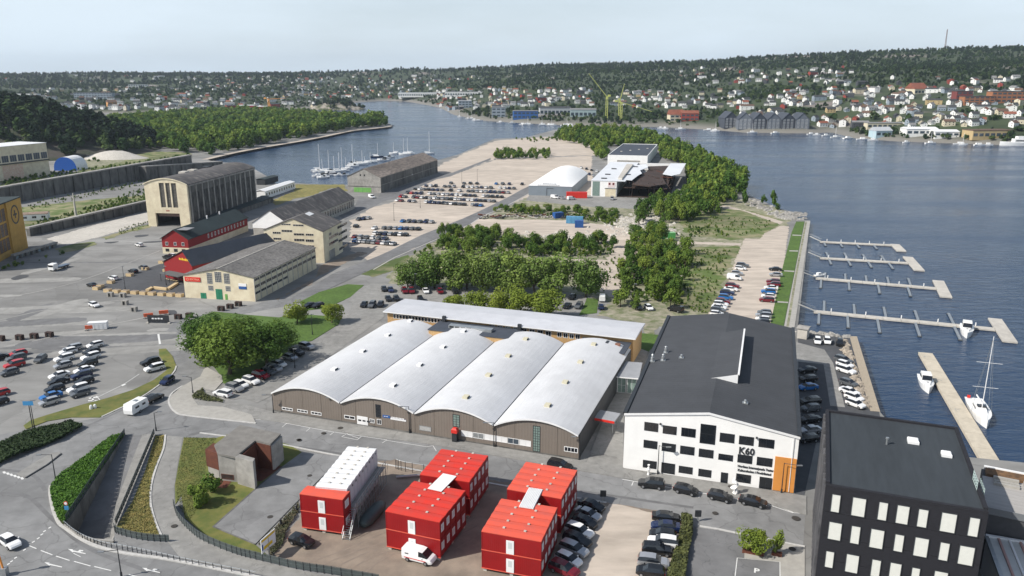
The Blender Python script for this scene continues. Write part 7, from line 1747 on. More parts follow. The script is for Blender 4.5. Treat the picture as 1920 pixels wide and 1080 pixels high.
crane('luffing_crane', 'tall lime-yellow crane with its jib raised to the left on the far quay', 1137, 224, 182, (1104, 138), CY)
crane('luffing_crane', 'second lime-yellow crane with a steep jib on the far quay', 1161, 224, 189, (1171, 157), CY)
crane('luffing_crane', 'low lime-yellow crane whose jib slopes down to the right', 1164, 226, 192, (1222, 209), CY)
crane('tower_crane', 'orange tower crane above the wood on the left', 505, 208, 186, (535, 184), mat('crane_orange', (.70, .33, .08), .6, .05, 1))
b = hit(1771, 93) or hit(1771, 97); h = hz(b, 55) - b.z; t = thing('radio_mast', 'slender red and grey lattice radio mast on the ridge', 'mast', b); mb = MB()
for sx, sy in ((-2, -2), (2, -2), (0, 2)): mb.tube((sx, sy, -3), (sx * .3, sy * .3, h), .6, 4)
for k in range(14): mb.tube((-2 + k * .1, -2, h * k / 14), (2 - k * .1, -2, h * (k + 1) / 14), .3, 4); mb.tube((2 - k * .1, -2, h * k / 14), (-2 + k * .1, -2, h * (k + 1) / 14), .3, 4)
mb.build('lattice', mat('mast_red_grey', (.28, .20, .20), .7, .1, .1), t)
# forest over the hills: leafy clumps, kept clear of the houses
rg = np.random.RandomState(5)
N_ = 120000
s_ = rg.uniform(-1, 1, N_); y_s = 700 * (6600 / 700) ** rg.uniform(0, 1, N_) ; x_s = s_ * (430 + .84 * y_s)
zz = height(x_s, y_s)
dens = fbm(x_s, y_s, 220, 41, 4) * 1.6 + .60
hs_ = np.array(house_spots)
cell = 22.0; occ = set()
for hx, hy in house_spots:
 d = np.array([hx, hy]); d = d / np.linalg.norm(d)
 for k in (0.6, 0, -.7, -1.4):
  q = (hx + d[0] * k * 18, hy + d[1] * k * 18); occ.add((int(q[0] // cell), int(q[1] // cell)))
el = (CAMZ - zz) / np.hypot(x_s, y_s)      # sight-line steepness: low slopes near the shore are the town
town = (zz > .6) & (zz < 34) & (x_s > 0)
keep_ = (zz > 1.0) & (rg.rand(N_) < np.where(town, dens * .85, np.where(x_s < 0, dens * .95, dens * 1.2)))
keep_ &= ~np.array([(int(a // cell), int(b // cell)) in occ for a, b in zip(x_s, y_s)])
keep_ &= sdist(near_land, x_s, y_s) > 2
xs, ys, zs = x_s[keep_], y_s[keep_], zz[keep_]
rh = np.hypot(xs, ys); sc_ = rg.uniform(2.4, 4.6, len(xs)) * np.clip(rh / 2200, .85, 1.5)
S_ = np.stack([sc_, sc_, sc_ * rg.uniform(.75, 1.15, len(xs))], 1)
hi_ = (zs + fbm(xs, ys, 160, 77, 3) * 50 > 34) & (rg.rand(len(xs)) < .8)
scatter('ridge_forest', 'dark conifer forest covering the ridge and upper hillsides', np.stack([xs, ys, zs - .8], 1)[hi_], S_[hi_], pp + fp[:1], 'forest')
scatter('hillside_woods', 'mixed green trees between the houses on the far hillsides', np.stack([xs, ys, zs - .8], 1)[~hi_], S_[~hi_], fp + pp[:1], 'woods')
# ---------------------------------------------------------------- cars
def car_geo(kind):
 S = {'h': [(-2.08, .42, .82, .84, .80, .70), (-2.0, .28, .95, 1.0, .86, .70), (-1.72, .24, .98, 1.40, .89, .60), (-1.2, .22, .98, 1.46, .90, .62), (-.2, .22, .96, 1.49, .90, .63), (.35, .22, .95, 1.44, .90, .62), (1.08, .22, .94, .97, .89, .74), (1.72, .25, .84, .86, .86, .66), (2.06, .34, .66, .68, .74, .55)],
         'w': [(-2.32, .42, .85, .87, .82, .72), (-2.26, .30, 1.0, 1.1, .89, .72), (-2.02, .26, 1.05, 1.56, .92, .66), (-1.3, .24, 1.05, 1.64, .93, .68), (-.2, .24, 1.03, 1.66, .93, .68), (.35, .24, 1.02, 1.60, .93, .67), (1.1, .24, 1.02, 1.06, .92, .78), (1.95, .27, .96, .98, .90, .72), (2.3, .36, .72, .74, .80, .60)],
         'd': [(-2.3, .42, .84, .86, .80, .70), (-2.22, .28, .96, .99, .87, .72), (-1.65, .24, .98, 1.03, .90, .74), (-1.05, .22, .97, 1.40, .91, .62), (-.2, .22, .96, 1.45, .91, .63), (.4, .22, .95, 1.40, .91, .62), (1.15, .22, .94, .97, .90, .76), (1.95, .25, .84, .86, .87, .68), (2.3, .34, .64, .66, .76, .56)],
         'v': [(-2.5, .42, 1.2, 1.9, .90, .80), (-2.44, .30, 1.22, 2.0, .96, .84), (-1.2, .28, 1.2, 2.02, .97, .85), (.35, .28, 1.2, 2.0, .97, .85), (1.0, .28, 1.18, 1.9, .97, .82), (1.85, .28, 1.12, 1.16, .95, .84), (2.3, .30, .95, .98, .92, .80), (2.52, .36, .70, .72, .84, .70)]}[kind]
 body = MB(); glass = MB()
 rings = []
 for x, zb, ze, zr_, w1, w2 in S:
  zm_ = zb + (ze - zb) * .55
  rings.append([(x, -w1 * .93, zb), (x, -w1, zm_), (x, -w1 * .97, ze), (x, -w2, zr_), (x, w2, zr_), (x, w1 * .97, ze), (x, w1, zm_), (x, w1 * .93, zb)])
 for k in range(len(S) - 1):
  a, b = rings[k], rings[k + 1]; ha, hb = S[k][3] - S[k][2], S[k + 1][3] - S[k + 1][2]
  for i in range(8):
   j = (i + 1) % 8; q = [a[i], a[j], b[j], b[i]]
   g = False
   if i in (2, 4): g = ha > .2 or hb > .2
   if i == 3: g = (ha > .3) != (hb > .3)
   if kind == 'v' and not (k == 3 or k == 4) : g = False
   if kind == 'v' and i == 3: g = (k == 4)
   if kind == 'v' and k == 3 and i == 3: g = False
   (glass if g else body).add(q, [(0, 1, 2, 3)])
 body.add(rings[0], [tuple(range(8))[::-1]]); body.add(rings[-1], [tuple(range(8))])
 x1 = S[-1][0]; x0 = S[0][0]
 for s in (-1, 1): body.box(.78, s * .93, .95, 1.0, s * 1.08, 1.1)
 wheels = []; wb = (x1 - x0) * .30
 for sx in (-1, 1):
  for sy in (-1, 1): wheels.append((sx * wb + .02, sy * (S[3][4] - .06)))
 return body, glass, wheels, x0, x1, S
def wheel_mesh():
 mb = MB(); n = 12
 c = lambda r, y: [(r * math.cos(i * 2 * math.pi / n), y, r * math.sin(i * 2 * math.pi / n)) for i in range(n)]
 mb.loft([c(.33, -.11), c(.33, .11)], 0); mb.loft([c(.20, -.125), c(.20, .125)], 1)
 me = bpy.data.meshes.new('wheel'); me.from_pydata(mb.v, [], mb.f); me.materials.append(tyre); me.materials.append(rim); me.polygons.foreach_set('material_index', mb.m); return me
WHEEL = wheel_mesh()
CG = {k: car_geo(k) for k in 'hwdv'}
def mb_mesh(mb, name, mats, bev=False):
 me = bpy.data.meshes.new(name); me.from_pydata(mb.v, [], mb.f)
 for m in mats: me.materials.append(m)
 if len(mats) > 1: me.polygons.foreach_set('material_index', mb.m)
 import bmesh
 bm = bmesh.new(); bm.from_mesh(me); bmesh.ops.remove_doubles(bm, verts=bm.verts, dist=.0005); bmesh.ops.recalc_face_normals(bm, faces=bm.faces); bm.to_mesh(me); bm.free()
 me.update(); return me
CM = {}
def near_mesh(kind, colr):
 k = (kind, colr)
 if k not in CM:
  b, g, wh, x0, x1, S = CG[kind]
  CM[k] = (mb_mesh(b, 'body', [PAINT[colr][1]]),)
 return CM[k]
GLM = {k: mb_mesh(CG[k][1], 'glass', [glass_dark]) for k in 'hwdv'}
hl = MB(); hl.box(-.10, -.18, -.08, .06, .18, .08); HL = mb_mesh(hl, 'headlight', [lamp_glass]); TL = mb_mesh(hl, 'tail_light', [tail_red])
def far_mesh(kind, colr):
 k = ('f', kind, colr)
 if k not in CM:
  b, g, wh, x0, x1, S = CG[kind]; mb = MB()
  mb.add(b.v, b.f, 0); mb.add(g.v, g.f, 1)
  n = 8
  for (x, y) in wh:
   c = lambda yy: [(x + .33 * math.cos(i * 2 * math.pi / n), yy, .33 + .33 * math.sin(i * 2 * math.pi / n)) for i in range(n)]
   mb.loft([c(y - .12), c(y + .12)], 2)
  CM[k] = mb_mesh(mb, 'car', [PAINT[colr][1], glass_dark, tyre])
 return CM[k]
KN = {'h': 'hatchback', 'w': 'SUV', 'd': 'saloon car', 'v': 'van'}
def car(px, py, c, ang, kind, label, near=True, group=None, scale=1.0):
 p = G(px, py, .7); p.z = .16
 cat = 'van' if kind == 'v' else 'car'
 if not near:
  o = link('parked_car', far_mesh(kind, c), None, p, ang); tag(o, label, cat, group); return o
 t = thing('parked_van' if kind == 'v' else 'parked_car', label, cat, p, ang, group)
 link('body', near_mesh(kind, c)[0], t); link('windows', GLM[kind], t)
 _, _, wh, x0, x1, S = CG[kind]
 for x, y in wh: link('wheel', WHEEL, t, (x, y, .33))
 for s in (-1, 1):
  link('headlight', HL, t, (x1 - .12, s * .56, .62)); link('tail_light', TL, t, (x0 + .08, s * .62, .80 if kind != 'v' else 1.0))
 return t
def hd(a, b, conv=lambda L: L):
 p = G(*conv([a])[0]); q = G(*conv([b])[0]); return math.atan2(q.y - p.y, q.x - p.x)
def kind_for(i, c): return ['w', 'h', 'd', 'w', 'h'][(i * 7 + ord(c)) % 5]
def row(conv, pts, tail, nose, phrase, near=True, group=None, kinds=None, jit=.04, flip=0.0):
 a = hd(tail, nose, conv); n = len(pts)
 for i, (x, y, c) in enumerate(pts):
  k = (kinds[i] if kinds else kind_for(i, c)); ff = math.pi if rnd.random() < flip else 0
  px, py = conv([(x, y)])[0]
  car(px, py, c, a + ff + rnd.uniform(-jit, jit), k, f'{PAINT[c][0]} {KN[k]}, {ordn(i)} {phrase}', near, group or 'cars ' + phrase)
L5 = lambda L: Z(0, 600, 5.4, L)
row(L5, [(960, 252, 'w'), (925, 322, 'k'), (918, 372, 'w'), (885, 442, 'k'), (850, 505, 'w'), (825, 560, 'n'), (852, 620, 'k'), (790, 695, 'w'), (808, 742, 'g')], (1050, 240), (870, 285), 'from the back in the right column of the left car park')
row(L5, [(735, 288, 's'), (690, 318, 'w'), (648, 388, 'w'), (635, 458, 's'), (600, 558, 'w'), (592, 622, 'k'), (552, 695, 'k'), (515, 768, 'b'), (498, 828, 's')], (740, 370), (560, 415), 'from the back in the left column of the left car park')
row(L5, [(180, 338, 'r'), (160, 388, 'g'), (145, 452, 'r'), (92, 528, 'g')], (290, 335), (70, 390), 'from the back in the group at the left of the car park')
row(L5, [(-15, 380, 'k'), (-8, 742, 'r'), (-20, 832, 'k')], (290, 335), (70, 390), 'of the cars cut by the left edge of the photo')
car(*L5([(410, 392)])[0], 'g', hd((455, 360), (360, 425), L5), 'h', 'grey hatchback standing alone between the groups in the left car park')
row(L5, [(1520, 425, 'k'), (1562, 487, 'w')], (1640, 400), (1430, 450), 'from the back of the two beside the grass verge tip', kinds='ww')
car(*L5([(1692, 612)])[0], 'n', hd((1760, 570), (1630, 655), L5), 'h', 'dark blue hatchback driving along the road beside the verge')
car(*L5([(1560, 792)])[0], 'k', hd((1480, 830), (1640, 750), L5), 'w', 'black SUV towing the white caravan on the road')
car(*k_([(105, 690)])[0], 'w', hd((40, 640), (170, 730), k_), 'd', 'white saloon car driving on the roundabout at the lower left')
# white caravan
p = G(*L5([(1380, 885)])[0], 1.0); p.z = .02; t = thing('caravan', 'white caravan towed behind the black SUV', 'caravan', p, hd((1300, 930), (1460, 840), L5)); mb = MB()
pr = [(-2.5, .45), (2.3, .45), (2.6, 1.2), (2.2, 2.5), (-2.3, 2.55), (-2.6, 1.3)]
mb.loft([[(x, -1.1, z) for x, z in pr], [(x, 1.1, z) for x, z in pr]]); mb.build('body', gelcoat, t)
for s in (-1, 1): window(t, -1.6, 1.3, -.3, 1.9, y=s * 1.1, sgn=s, frame=white_metal, fw=.05); window(t, .5, 1.3, 1.6, 1.9, y=s * 1.1, sgn=s, frame=white_metal, fw=.05); link('wheel', WHEEL, t, (-.2, s * 1.05, .33))
bx(t, 'roof_hatch', galv, -.4, -.4, 2.53, .4, .4, 2.66); mb = MB(); mb.tube((2.4, -.5, .5), (3.6, 0, .5), .06, 5); mb.tube((2.4, .5, .5), (3.6, 0, .5), .06, 5); mb.build('drawbar', galv, t)
# along the hall car park
row(z8, [(490, 822, 's'), (545, 790, 'w'), (642, 757, 'w'), (732, 706, 'm'), (802, 672, 'g'), (850, 642, 's'), (898, 602, 'w'), (1003, 540, 's'), (1060, 497, 'k'), (1152, 440, 's')], (560, 745), (720, 790), 'from the street in the row below the tree clump')
car(*z8([(382, 872)])[0], 'w', hd((460, 895), (300, 860), z8), 'w', 'white SUV nearest the street in the car park beside the hall')
row(z6, [(88, 735, 'k'), (145, 738, 'g'), (205, 735, 'k')], (120, 700), (70, 760), 'from the left of three by the office wing end')
row(z6, [(232, 622, 'k'), (280, 628, 'n'), (380, 637, 'm'), (430, 637, 'm'), (533, 637, 'w'), (637, 640, 'm'), (745, 640, 'k')], (620, 620), (650, 660), 'from the left in front of the chestnut row')
row(z6, [(262, 692, 'k'), (322, 692, 'k'), (495, 697, 'k')], (300, 675), (320, 710), 'from the left directly behind the office wing roof')
row(z6, [(1555, 745, 'k'), (1640, 745, 'g'), (1592, 682, 'k')], (1600, 720), (1545, 765), 'of the three beside the lone chestnut tree')
row(z8, [(1180, 60, 'k'), (1255, 62, 'k')], (1230, 50), (1160, 70), 'from the left between the two round lawn trees')
row(z7, [(448, 832, 'k'), (525, 835, 'w')], (500, 815), (550, 855), 'from the left at the foot of the birch grove')
car(*z7([(720, 850)])[0], 'k', hd((770, 865), (665, 840), z7), 'v', 'black van parked at the edge of the meadow behind the dark roof')
# street in front of the white building
car(*zr([(725, 458)])[0], 'k', hd((810, 468), (650, 450), zr), 'w', 'black SUV nearest the brown hall on the street below the white building')
row(zr, [(958, 497, 'k'), (1190, 542, 'k'), (1412, 577, 'k')], (880, 480), (1045, 520), 'of the black cars on the street behind the leading SUV', kinds='hhd')
car(1050, 873, 'k', hd((880, 480), (1045, 520), zr), 'w', 'black SUV half hidden behind the faded red container roof')
row(q3, [(1655, 570, 'k'), (1628, 632, 's'), (1605, 690, 'k'), (1568, 757, 'w'), (1552, 822, 'k'), (1528, 888, 's'), (1490, 960, 'w'), (1458, 1032, 'm')], (1480, 715), (1665, 790), 'from the street in the row along the red containers')
row(zr, [(825, 682, 'k'), (820, 745, 'n'), (800, 800, 'k'), (800, 852, 'w'), (765, 903, 'k'), (738, 985, 's'), (718, 1048, 'k')], (925, 690), (730, 670), 'from the street in the row beside the olive hedge', flip=.3)
car(566, 1014, 'k', hd((770, 430), (1180, 560), lambda L: Z(460, 960, 9, L)), 'h', 'black hatchback alone on the brown dirt yard beside the red unit')
v = car(786, 1044, 'w', hd((430, 600), (1120, 780), lambda L: Z(720, 990, 12, L)), 'v', 'white delivery van with a red side stripe parked under the red containers')
for s in (-1,): bx(v, 'side_stripe', sign_red, -2.0, s * .985 - .01, .62, 1.6, s * .985 + .005, .72); text('eltel', v, -1.9, 1.25, .35, dark_metal, y=-.985, ext=.005)
# right quay parking strip
row(z7, [(1205, 530, 'g'), (1190, 552, 'w'), (1165, 587, 's'), (1132, 678, 'm'), (1120, 702, 'w'), (1095, 728, 'n'), (1085, 762, 'b'), (1062, 792, 'm'), (1048, 812, 'w'), (1035, 832, 'w'), (1028, 856, 'g'), (1020, 880, 'w')], (1090, 735), (1180, 745), 'from the north in the meadow-side column of the quay parking')
row(z7, [(1440, 557, 'k'), (1445, 597, 's'), (1425, 648, 'm'), (1430, 668, 'm'), (1410, 692, 'w'), (1390, 720, 'b'), (1388, 752, 'w'), (1378, 780, 'm'), (1362, 870, 'g'), (1355, 893, 's'), (1350, 918, 'w'), (1348, 938, 'k')], (1480, 560), (1395, 555), 'from the north in the grass-side column of the quay parking')
car(*z7([(1145, 622)])[0], 'w', hd((1090, 735), (1180, 745), z7), 'v', 'tall white camper van in the quay parking')
ze2 = lambda L: Z(1440, 600, 3.6, L)
row(ze2, [(335, 140, 'w'), (400, 140, 'w'), (485, 152, 'k')], (330, 110), (335, 170), 'from the left at the top of the east car park')
row(ze2, [(510, 272, 'g'), (520, 300, 'w'), (528, 340, 'w'), (545, 425, 'g'), (550, 482, 'w'), (582, 522, 'w'), (592, 566, 'w')], (470, 325), (590, 365), 'from the top in the boulder-side row of the east car park')
row(ze2, [(265, 337, 'k'), (272, 397, 'k'), (270, 452, 'b'), (285, 550, 'k'), (288, 595, 'g'), (285, 670, 'k'), (285, 742, 's'), (270, 800, 'k')], (325, 330), (205, 340), 'from the top in the row shaded by the dark roofed building')
# left yard
P1 = lambda L: zq1(L)
car(*P1([(1005, 382)])[0], 'w', hd((1040, 390), (970, 375), P1), 'h', 'white car driving alone across the upper left yard')
car(*P1([(680, 815)])[0], 'w', hd((645, 800), (715, 825), P1), 'h', 'white car driving alone in the middle of the left yard')
row(P1, [(665, 672, 'k'), (818, 622, 'w'), (962, 572, 'k'), (1035, 545, 'g'), (1210, 472, 'k'), (1240, 458, 'w')], (850, 630), (780, 615), 'from the left in the line along the dark forecourt')
# tow truck
p = G(*P1([(430, 548)])[0], .5); p.z = 0; t = thing('flatbed_truck', 'white flatbed truck with a blue-grey bed crossing the left yard', 'truck', p, hd((520, 520), (370, 565), P1))
mb = MB(); pr = [(1.8, .6), (4.1, .6), (4.1, 1.6), (3.8, 2.7), (1.8, 2.8)]; mb.loft([[(x, -1.15, z) for x, z in pr], [(x, 1.15, z) for x, z in pr]]); mb.build('cab', gelcoat, t)
bx(t, 'windscreen', glass_dark, 4.0, -1.0, 1.65, 4.12, 1.0, 2.4); bx(t, 'flatbed', mat('truck_bed', (.12, .16, .22), .5, .1, 1), -4.2, -1.2, .95, 1.7, 1.2, 1.2); bx(t, 'crane_mast', mat('truck_bed', (0, 0, 0)), 1.0, -.4, 1.21, 1.5, .4, 2.9); bx(t, 'chassis', dark_metal, -4, -.5, .55, 4, .5, .94)
for x in (-3, -1.9, 3): 
 for s in (-1, 1): o = link('wheel', WHEEL, t, (x, s * 1.02, .48)); o.scale = (1.45, 1.2, 1.45)
car(*z4([(990, 730)])[0], 'w', hd((950, 720), (1010, 735), z4), 'v', 'white van in front of the green door of the grey quay hall')
car(*z5([(1150, 690)])[0], 's', hd((1150, 670), (1150, 710), z5), 'v', 'silver van in front of the gate of the burnt hall', near=False)
car(*z5([(722, 680)])[0], 'w', hd((700, 680), (745, 685), z5), 'v', 'white van at the front wall of the tent hall', near=False)
car(*z5([(845, 690)])[0], 'w', hd((820, 690), (880, 685), z5), 'v', 'white van right in front of the red site container', near=False)
car(*z5([(775, 685)])[0], 's', hd((700, 680), (745, 685), z5), 'h', 'silver car beside the white van at the tent hall', near=False)
car(*z7([(190, 770)])[0], 'w', hd((190, 800), (190, 740), z7), 'v', 'white box van at the end of the track beside the grass patch', near=False)
car(*z7([(182, 830)])[0], 'n', hd((190, 800), (190, 740), z7), 'h', 'navy blue car behind the white box van at the grass patch', near=False)
# storage lot: many rows of cars
pal = 'kkkggggnnnssswwwwkgnsbmr'
def lot(a, b, n, phrase, skip=0.05, ang=None):
 base = math.atan2(*(lambda d: (d.y, d.x))(G(*b) - G(*a))) + R(90) if ang is None else ang
 for i in range(n):
  if rnd.random() < skip: continue
  x = a[0] + (b[0] - a[0]) * (i + .5) / n; y = a[1] + (b[1] - a[1]) * (i + .5) / n; c = rnd.choice(pal); k = rnd.choice('hhwwd')
  car(x, y, c, base + rnd.uniform(-.04, .04) + (math.pi if rnd.random() < .2 else 0), k, f'{PAINT[c][0]} {KN[k]}, {ordn(i)} from left in the {phrase}', near=False, group='cars in the ' + phrase)
LA = R(76)
lot((741, 375), (906, 385), 21, 'front row of the large gravel lot', ang=LA)
lot((748, 368), (930, 377), 23, 'second row of the large gravel lot', ang=LA)
lot((760, 361), (945, 369), 22, 'third row of the large gravel lot', ang=LA)
lot((775, 354), (957, 361), 22, 'fourth row of the large gravel lot', ang=LA)
lot((795, 348), (968, 353), 20, 'fifth row of the large gravel lot', ang=LA)
lot((840, 343), (985, 345), 12, 'back row of the large gravel lot', ang=LA, skip=.3)
lot((662, 451), (742, 457), 9, 'front row of the near gravel lot', ang=LA)
lot((660, 443), (728, 447), 6, 'second row of the near gravel lot', ang=LA)
lot((700, 437), (775, 440), 8, 'third row of the near gravel lot', ang=LA)
lot((662, 423), (708, 428), 4, 'left fourth row of the near gravel lot', ang=LA)
lot((716, 427), (800, 429), 8, 'right fourth row of the near gravel lot', ang=LA)
lot((750, 414), (815, 416), 6, 'back row of the near gravel lot', ang=LA)
lot((668, 411), (696, 408), 3, 'corner group of the near gravel lot', ang=LA, skip=0)
lot((1092, 322), (1118, 331), 3, 'gap beside the tent hall', ang=LA, skip=0)
lot((1085, 313), (1124, 322), 4, 'yard behind the tent hall', ang=LA, skip=0)
# ---------------------------------------------------------------- boats and floating piers
WZ = -2.0
def hull(mb, L, B, H, mi=0, n=8, x0=0):
 rings = []
 for i in range(n + 1):
  t = i / n; x = -L / 2 + L * t; w_ = B / 2 * (1 - max(0, (t - .45) / .55) ** 2.2) * (.88 + .12 * min(1, t * 4)); w_ = max(w_, .03); sh = H * (1 + .35 * t * t)
  rings.append([(x, -w_ * .15, -.3), (x, -w_ * .8, .0), (x, -w_, sh), (x, w_, sh), (x, w_ * .8, .0), (x, w_ * .15, -.3)])
 mb.loft(rings, mi); return rings
def motorboat(label, px, py, ang, L, hullm=gelcoat):
 p = G(px, py, WZ + .8); p.z = WZ; t = thing('motorboat', label, 'motorboat', p, ang); B = L * .33; H = L * .12
 mb = MB(); hull(mb, L, B, H); mb.build('hull', hullm, t)
 cb = MB(); z = H * 1.05
 cb.loft([[(-L * .30, -B * .36, z), (-L * .30, B * .36, z), (-L * .28, B * .32, z + L * .16), (-L * .28, -B * .32, z + L * .16)], [(L * .05, -B * .36, z), (L * .05, B * .36, z), (-L * .02, B * .31, z + L * .17), (-L * .02, -B * .31, z + L * .17)]]); cb.build('cabin', gelcoat, t)
 fd = MB(); fd.loft([[(L * .05, -B * .34, z), (L * .05, B * .34, z), (L * .05, B * .28, z + L * .05), (L * .05, -B * .28, z + L * .05)], [(L * .36, -B * .12, z + L * .02), (L * .36, B * .12, z + L * .02), (L * .34, B * .08, z + L * .045), (L * .34, -B * .08, z + L * .045)]]); fd.build('foredeck', gelcoat, t)
 ws = MB(); ws.loft([[(L * .055, -B * .33, z + L * .05), (L * .055, B * .33, z + L * .05), (-L * .005, B * .30, z + L * .145), (-L * .005, -B * .30, z + L * .145)], [(L * .07, -B * .33, z + L * .05), (L * .07, B * .33, z + L * .05), (L * .01, B * .30, z + L * .145), (L * .01, -B * .30, z + L * .145)]]); ws.build('windscreen', glass_dark, t)
 for s in (-1, 1): bx(t, 'side_window', glass_dark, -L * .25, s * B * .355, z + L * .07, -L * .03, s * B * .365, z + L * .12)
 bx(t, 'hatch', dark_metal, L * .16, -.2, z + L * .045, L * .2, .2, z + L * .05)
 bx(t, 'bathing_platform', wood_deck, -L * .56, -B * .35, .25, -L * .49, B * .35, .4)
 rl = MB()
 for s in (-1, 1):
  for i in range(5):
   a = L * (.05 + i * .09); w_ = B / 2 * (1 - max(0, ((a / L + .5) - .45) / .55) ** 2.2) * .92; rl.tube((a, s * w_, H * 1.1), (a, s * w_, H * 1.3 + .6), .025, 4)
 rl.build('rail', galv, t); return t
mbz = lambda L: Z(1700, 560, 3.6, L)
motorboat('white motor cruiser moored at the outer end of the longest floating pier', *mbz([(405, 215)])[0], hd((402, 160), (412, 280), mbz), 11)
motorboat('white motorboat moored on the left side of the sandy-coloured pontoon', *mbz([(132, 570)])[0], hd((100, 490), (160, 645), mbz), 10)
motorboat('small white boat at the inner end of the third pier', *Z(1440, 400, 3.856, [(380, 440)])[0], 0.3, 5)
def sailboat(label, px, py, ang, L, mh, hullm=gelcoat, parts=True, group=None):
 p = G(px, py, WZ + .5); p.z = WZ; t = thing('sailboat', label, 'sailboat', p, ang, group); B = L * .29; H = L * .10
 mb = MB(); hull(mb, L, B, H); mb.build('hull', hullm, t)
 cb = MB(); z = H * 1.05; cb.loft([[(-L * .25, -B * .3, z), (-L * .25, B * .3, z), (-L * .23, B * .26, z + L * .07), (-L * .23, -B * .26, z + L * .07)], [(L * .2, -B * .22, z), (L * .2, B * .22, z), (L * .14, B * .18, z + L * .06), (L * .14, -B * .18, z + L * .06)]]); cb.build('cabin', gelcoat, t)
 mr = .10 if parts else .2
 mb = MB(); mb.tube((L * .08, 0, z), (L * .08, 0, mh), mr, 5, r2=mr * .7)
 for k in (.38, .68) if parts else (): mb.tube((L * .08, -B * .6, mh * k), (L * .08, B * .6, mh * k), .05, 4)
 mb.build('mast', white_metal, t); mb = MB(); mb.tube((L * .07, 0, z + L * .12), (-L * .33, 0, z + L * .11), .16 if parts else .25, 6); mb.build('boom', white_metal, t)
 if parts:
  rg_ = MB()
  for s in (-1, 1): rg_.tube((L * .08, s * B * .48, H), (L * .08, 0, mh * .97), .03, 4)
  rg_.tube((L * .49, 0, H * 1.3), (L * .08, 0, mh * .97), .03, 4); rg_.tube((-L * .49, 0, H), (L * .08, 0, mh * .99), .03, 4); rg_.build('rigging', galv, t)
  for s in (-1, 1): bx(t, 'side_window', glass_dark, -L * .15, s * B * .285, z + L * .02, L * .05, s * B * .295, z + L * .045)
  bx(t, 'hatch', glass_dark, L * .22, -.25, z + .02, L * .27, .25, z + .1); bx(t, 'wheelhouse_window', glass_dark, L * .0, -B * .2, z + L * .068, L * .08, B * .2, z + L * .09)
  bx(t, 'life_ring', sign_red, -L * .46, -B * .35, H * 1.1, -L * .44, -B * .2, H * 1.1 + .6)
 return t
ps = G(*mbz([(495, 770)])[0], WZ + .5); mt = hz((ps.x + .5, ps.y + .5), mbz([(588, 235)])[0][1]) - WZ
sailboat('large white sailing yacht with a tall mast moored on the right side of the pontoon', *mbz([(492, 775)])[0], hd((430, 680), (540, 880), mbz), 14, mt)
# marina behind the grey hall
mz = lambda L: Z(580, 240, 7.385, L)
for i, (x, yb, yt, c) in enumerate([(130, 590, 215, 'w'), (200, 600, 420, 'w'), (262, 625, 300, 'w'), (330, 630, 380, 'b'), (400, 600, 330, 'w'), (470, 590, 260, 'w'), (520, 560, 400, 'w'), (590, 530, 220, 'w'), (640, 500, 420, 'w'), (720, 500, 300, 'w'), (780, 480, 380, 'w'), (860, 470, 330, 'w'), (935, 400, 200, 'b'), (1180, 350, 190, 'w'), (1320, 360, 130, 'w'), (1375, 355, 125, 'w'), (1650, 355, 40, 'w')]):
 px, py = mz([(x, yb)])[0]; q = G(px, py, WZ); mh = hz(q, mz([(x, yt)])[0][1]) - WZ
 sailboat(['white', 'navy-hulled'][c == 'b'] + ' sailboat in the marina, ' + ordn(i) + ' mast counted from the left', px, py, R(rnd.choice((8, 188)) + rnd.uniform(-12, 12)), rnd.uniform(9, 12), mh, boat_blue if c == 'b' else gelcoat, False, 'sailboats in the marina behind the grey hall')
for i in range(26):
 x = rnd.uniform(90, 560) if i < 14 else rnd.uniform(450, 1150); y = (640 - (x - 100) * .02 + rnd.uniform(-40, 60)) if i < 14 else 620 - x * .17 + rnd.uniform(-25, 15)
 px, py = mz([(x, y)])[0]; p = G(px, py, WZ); t = thing('small_boat', 'small white motorboat packed among the marina sailboats behind the grey hall', 'boat', p, R(rnd.choice((10, 190)) + rnd.uniform(-15, 15)), 'small motorboats in the marina'); L = rnd.uniform(6, 10)
 mb = MB(); hull(mb, L, L * .32, .9); mb.build('hull', gelcoat, t); mb = MB(); mb.loft([[(-L * .2, -L * .1, .95), (-L * .2, L * .1, .95), (-L * .18, L * .09, 2.1), (-L * .18, -L * .09, 2.1)], [(L * .15, -L * .1, .95), (L * .15, L * .1, .95), (L * .05, L * .09, 2.1), (L * .05, -L * .09, 2.1)]]); mb.build('cabin', rnd.choice([gelcoat, glass_dark]), t)
def float_pier(name, label, a, b, wd, conv, m=concrete_light, nseg=8, th=.55):
 p = G(*conv([a])[0], WZ + th); q = G(*conv([b])[0], WZ + th); fr = Fr(p, q, WZ)
 t = fr.thing(name, label, 'pier')
 for k in range(nseg): bx(t, 'pontoon_deck', m, fr.W * k / nseg + .05, -wd / 2, .12, fr.W * (k + 1) / nseg - .05, wd / 2, th)
 bx(t, 'float', dark_metal, .2, -wd / 2 + .1, -.3, fr.W - .2, wd / 2 - .1, .118)
 return fr, t
mp4 = lambda L: Z(1440, 400, 3.856, L)
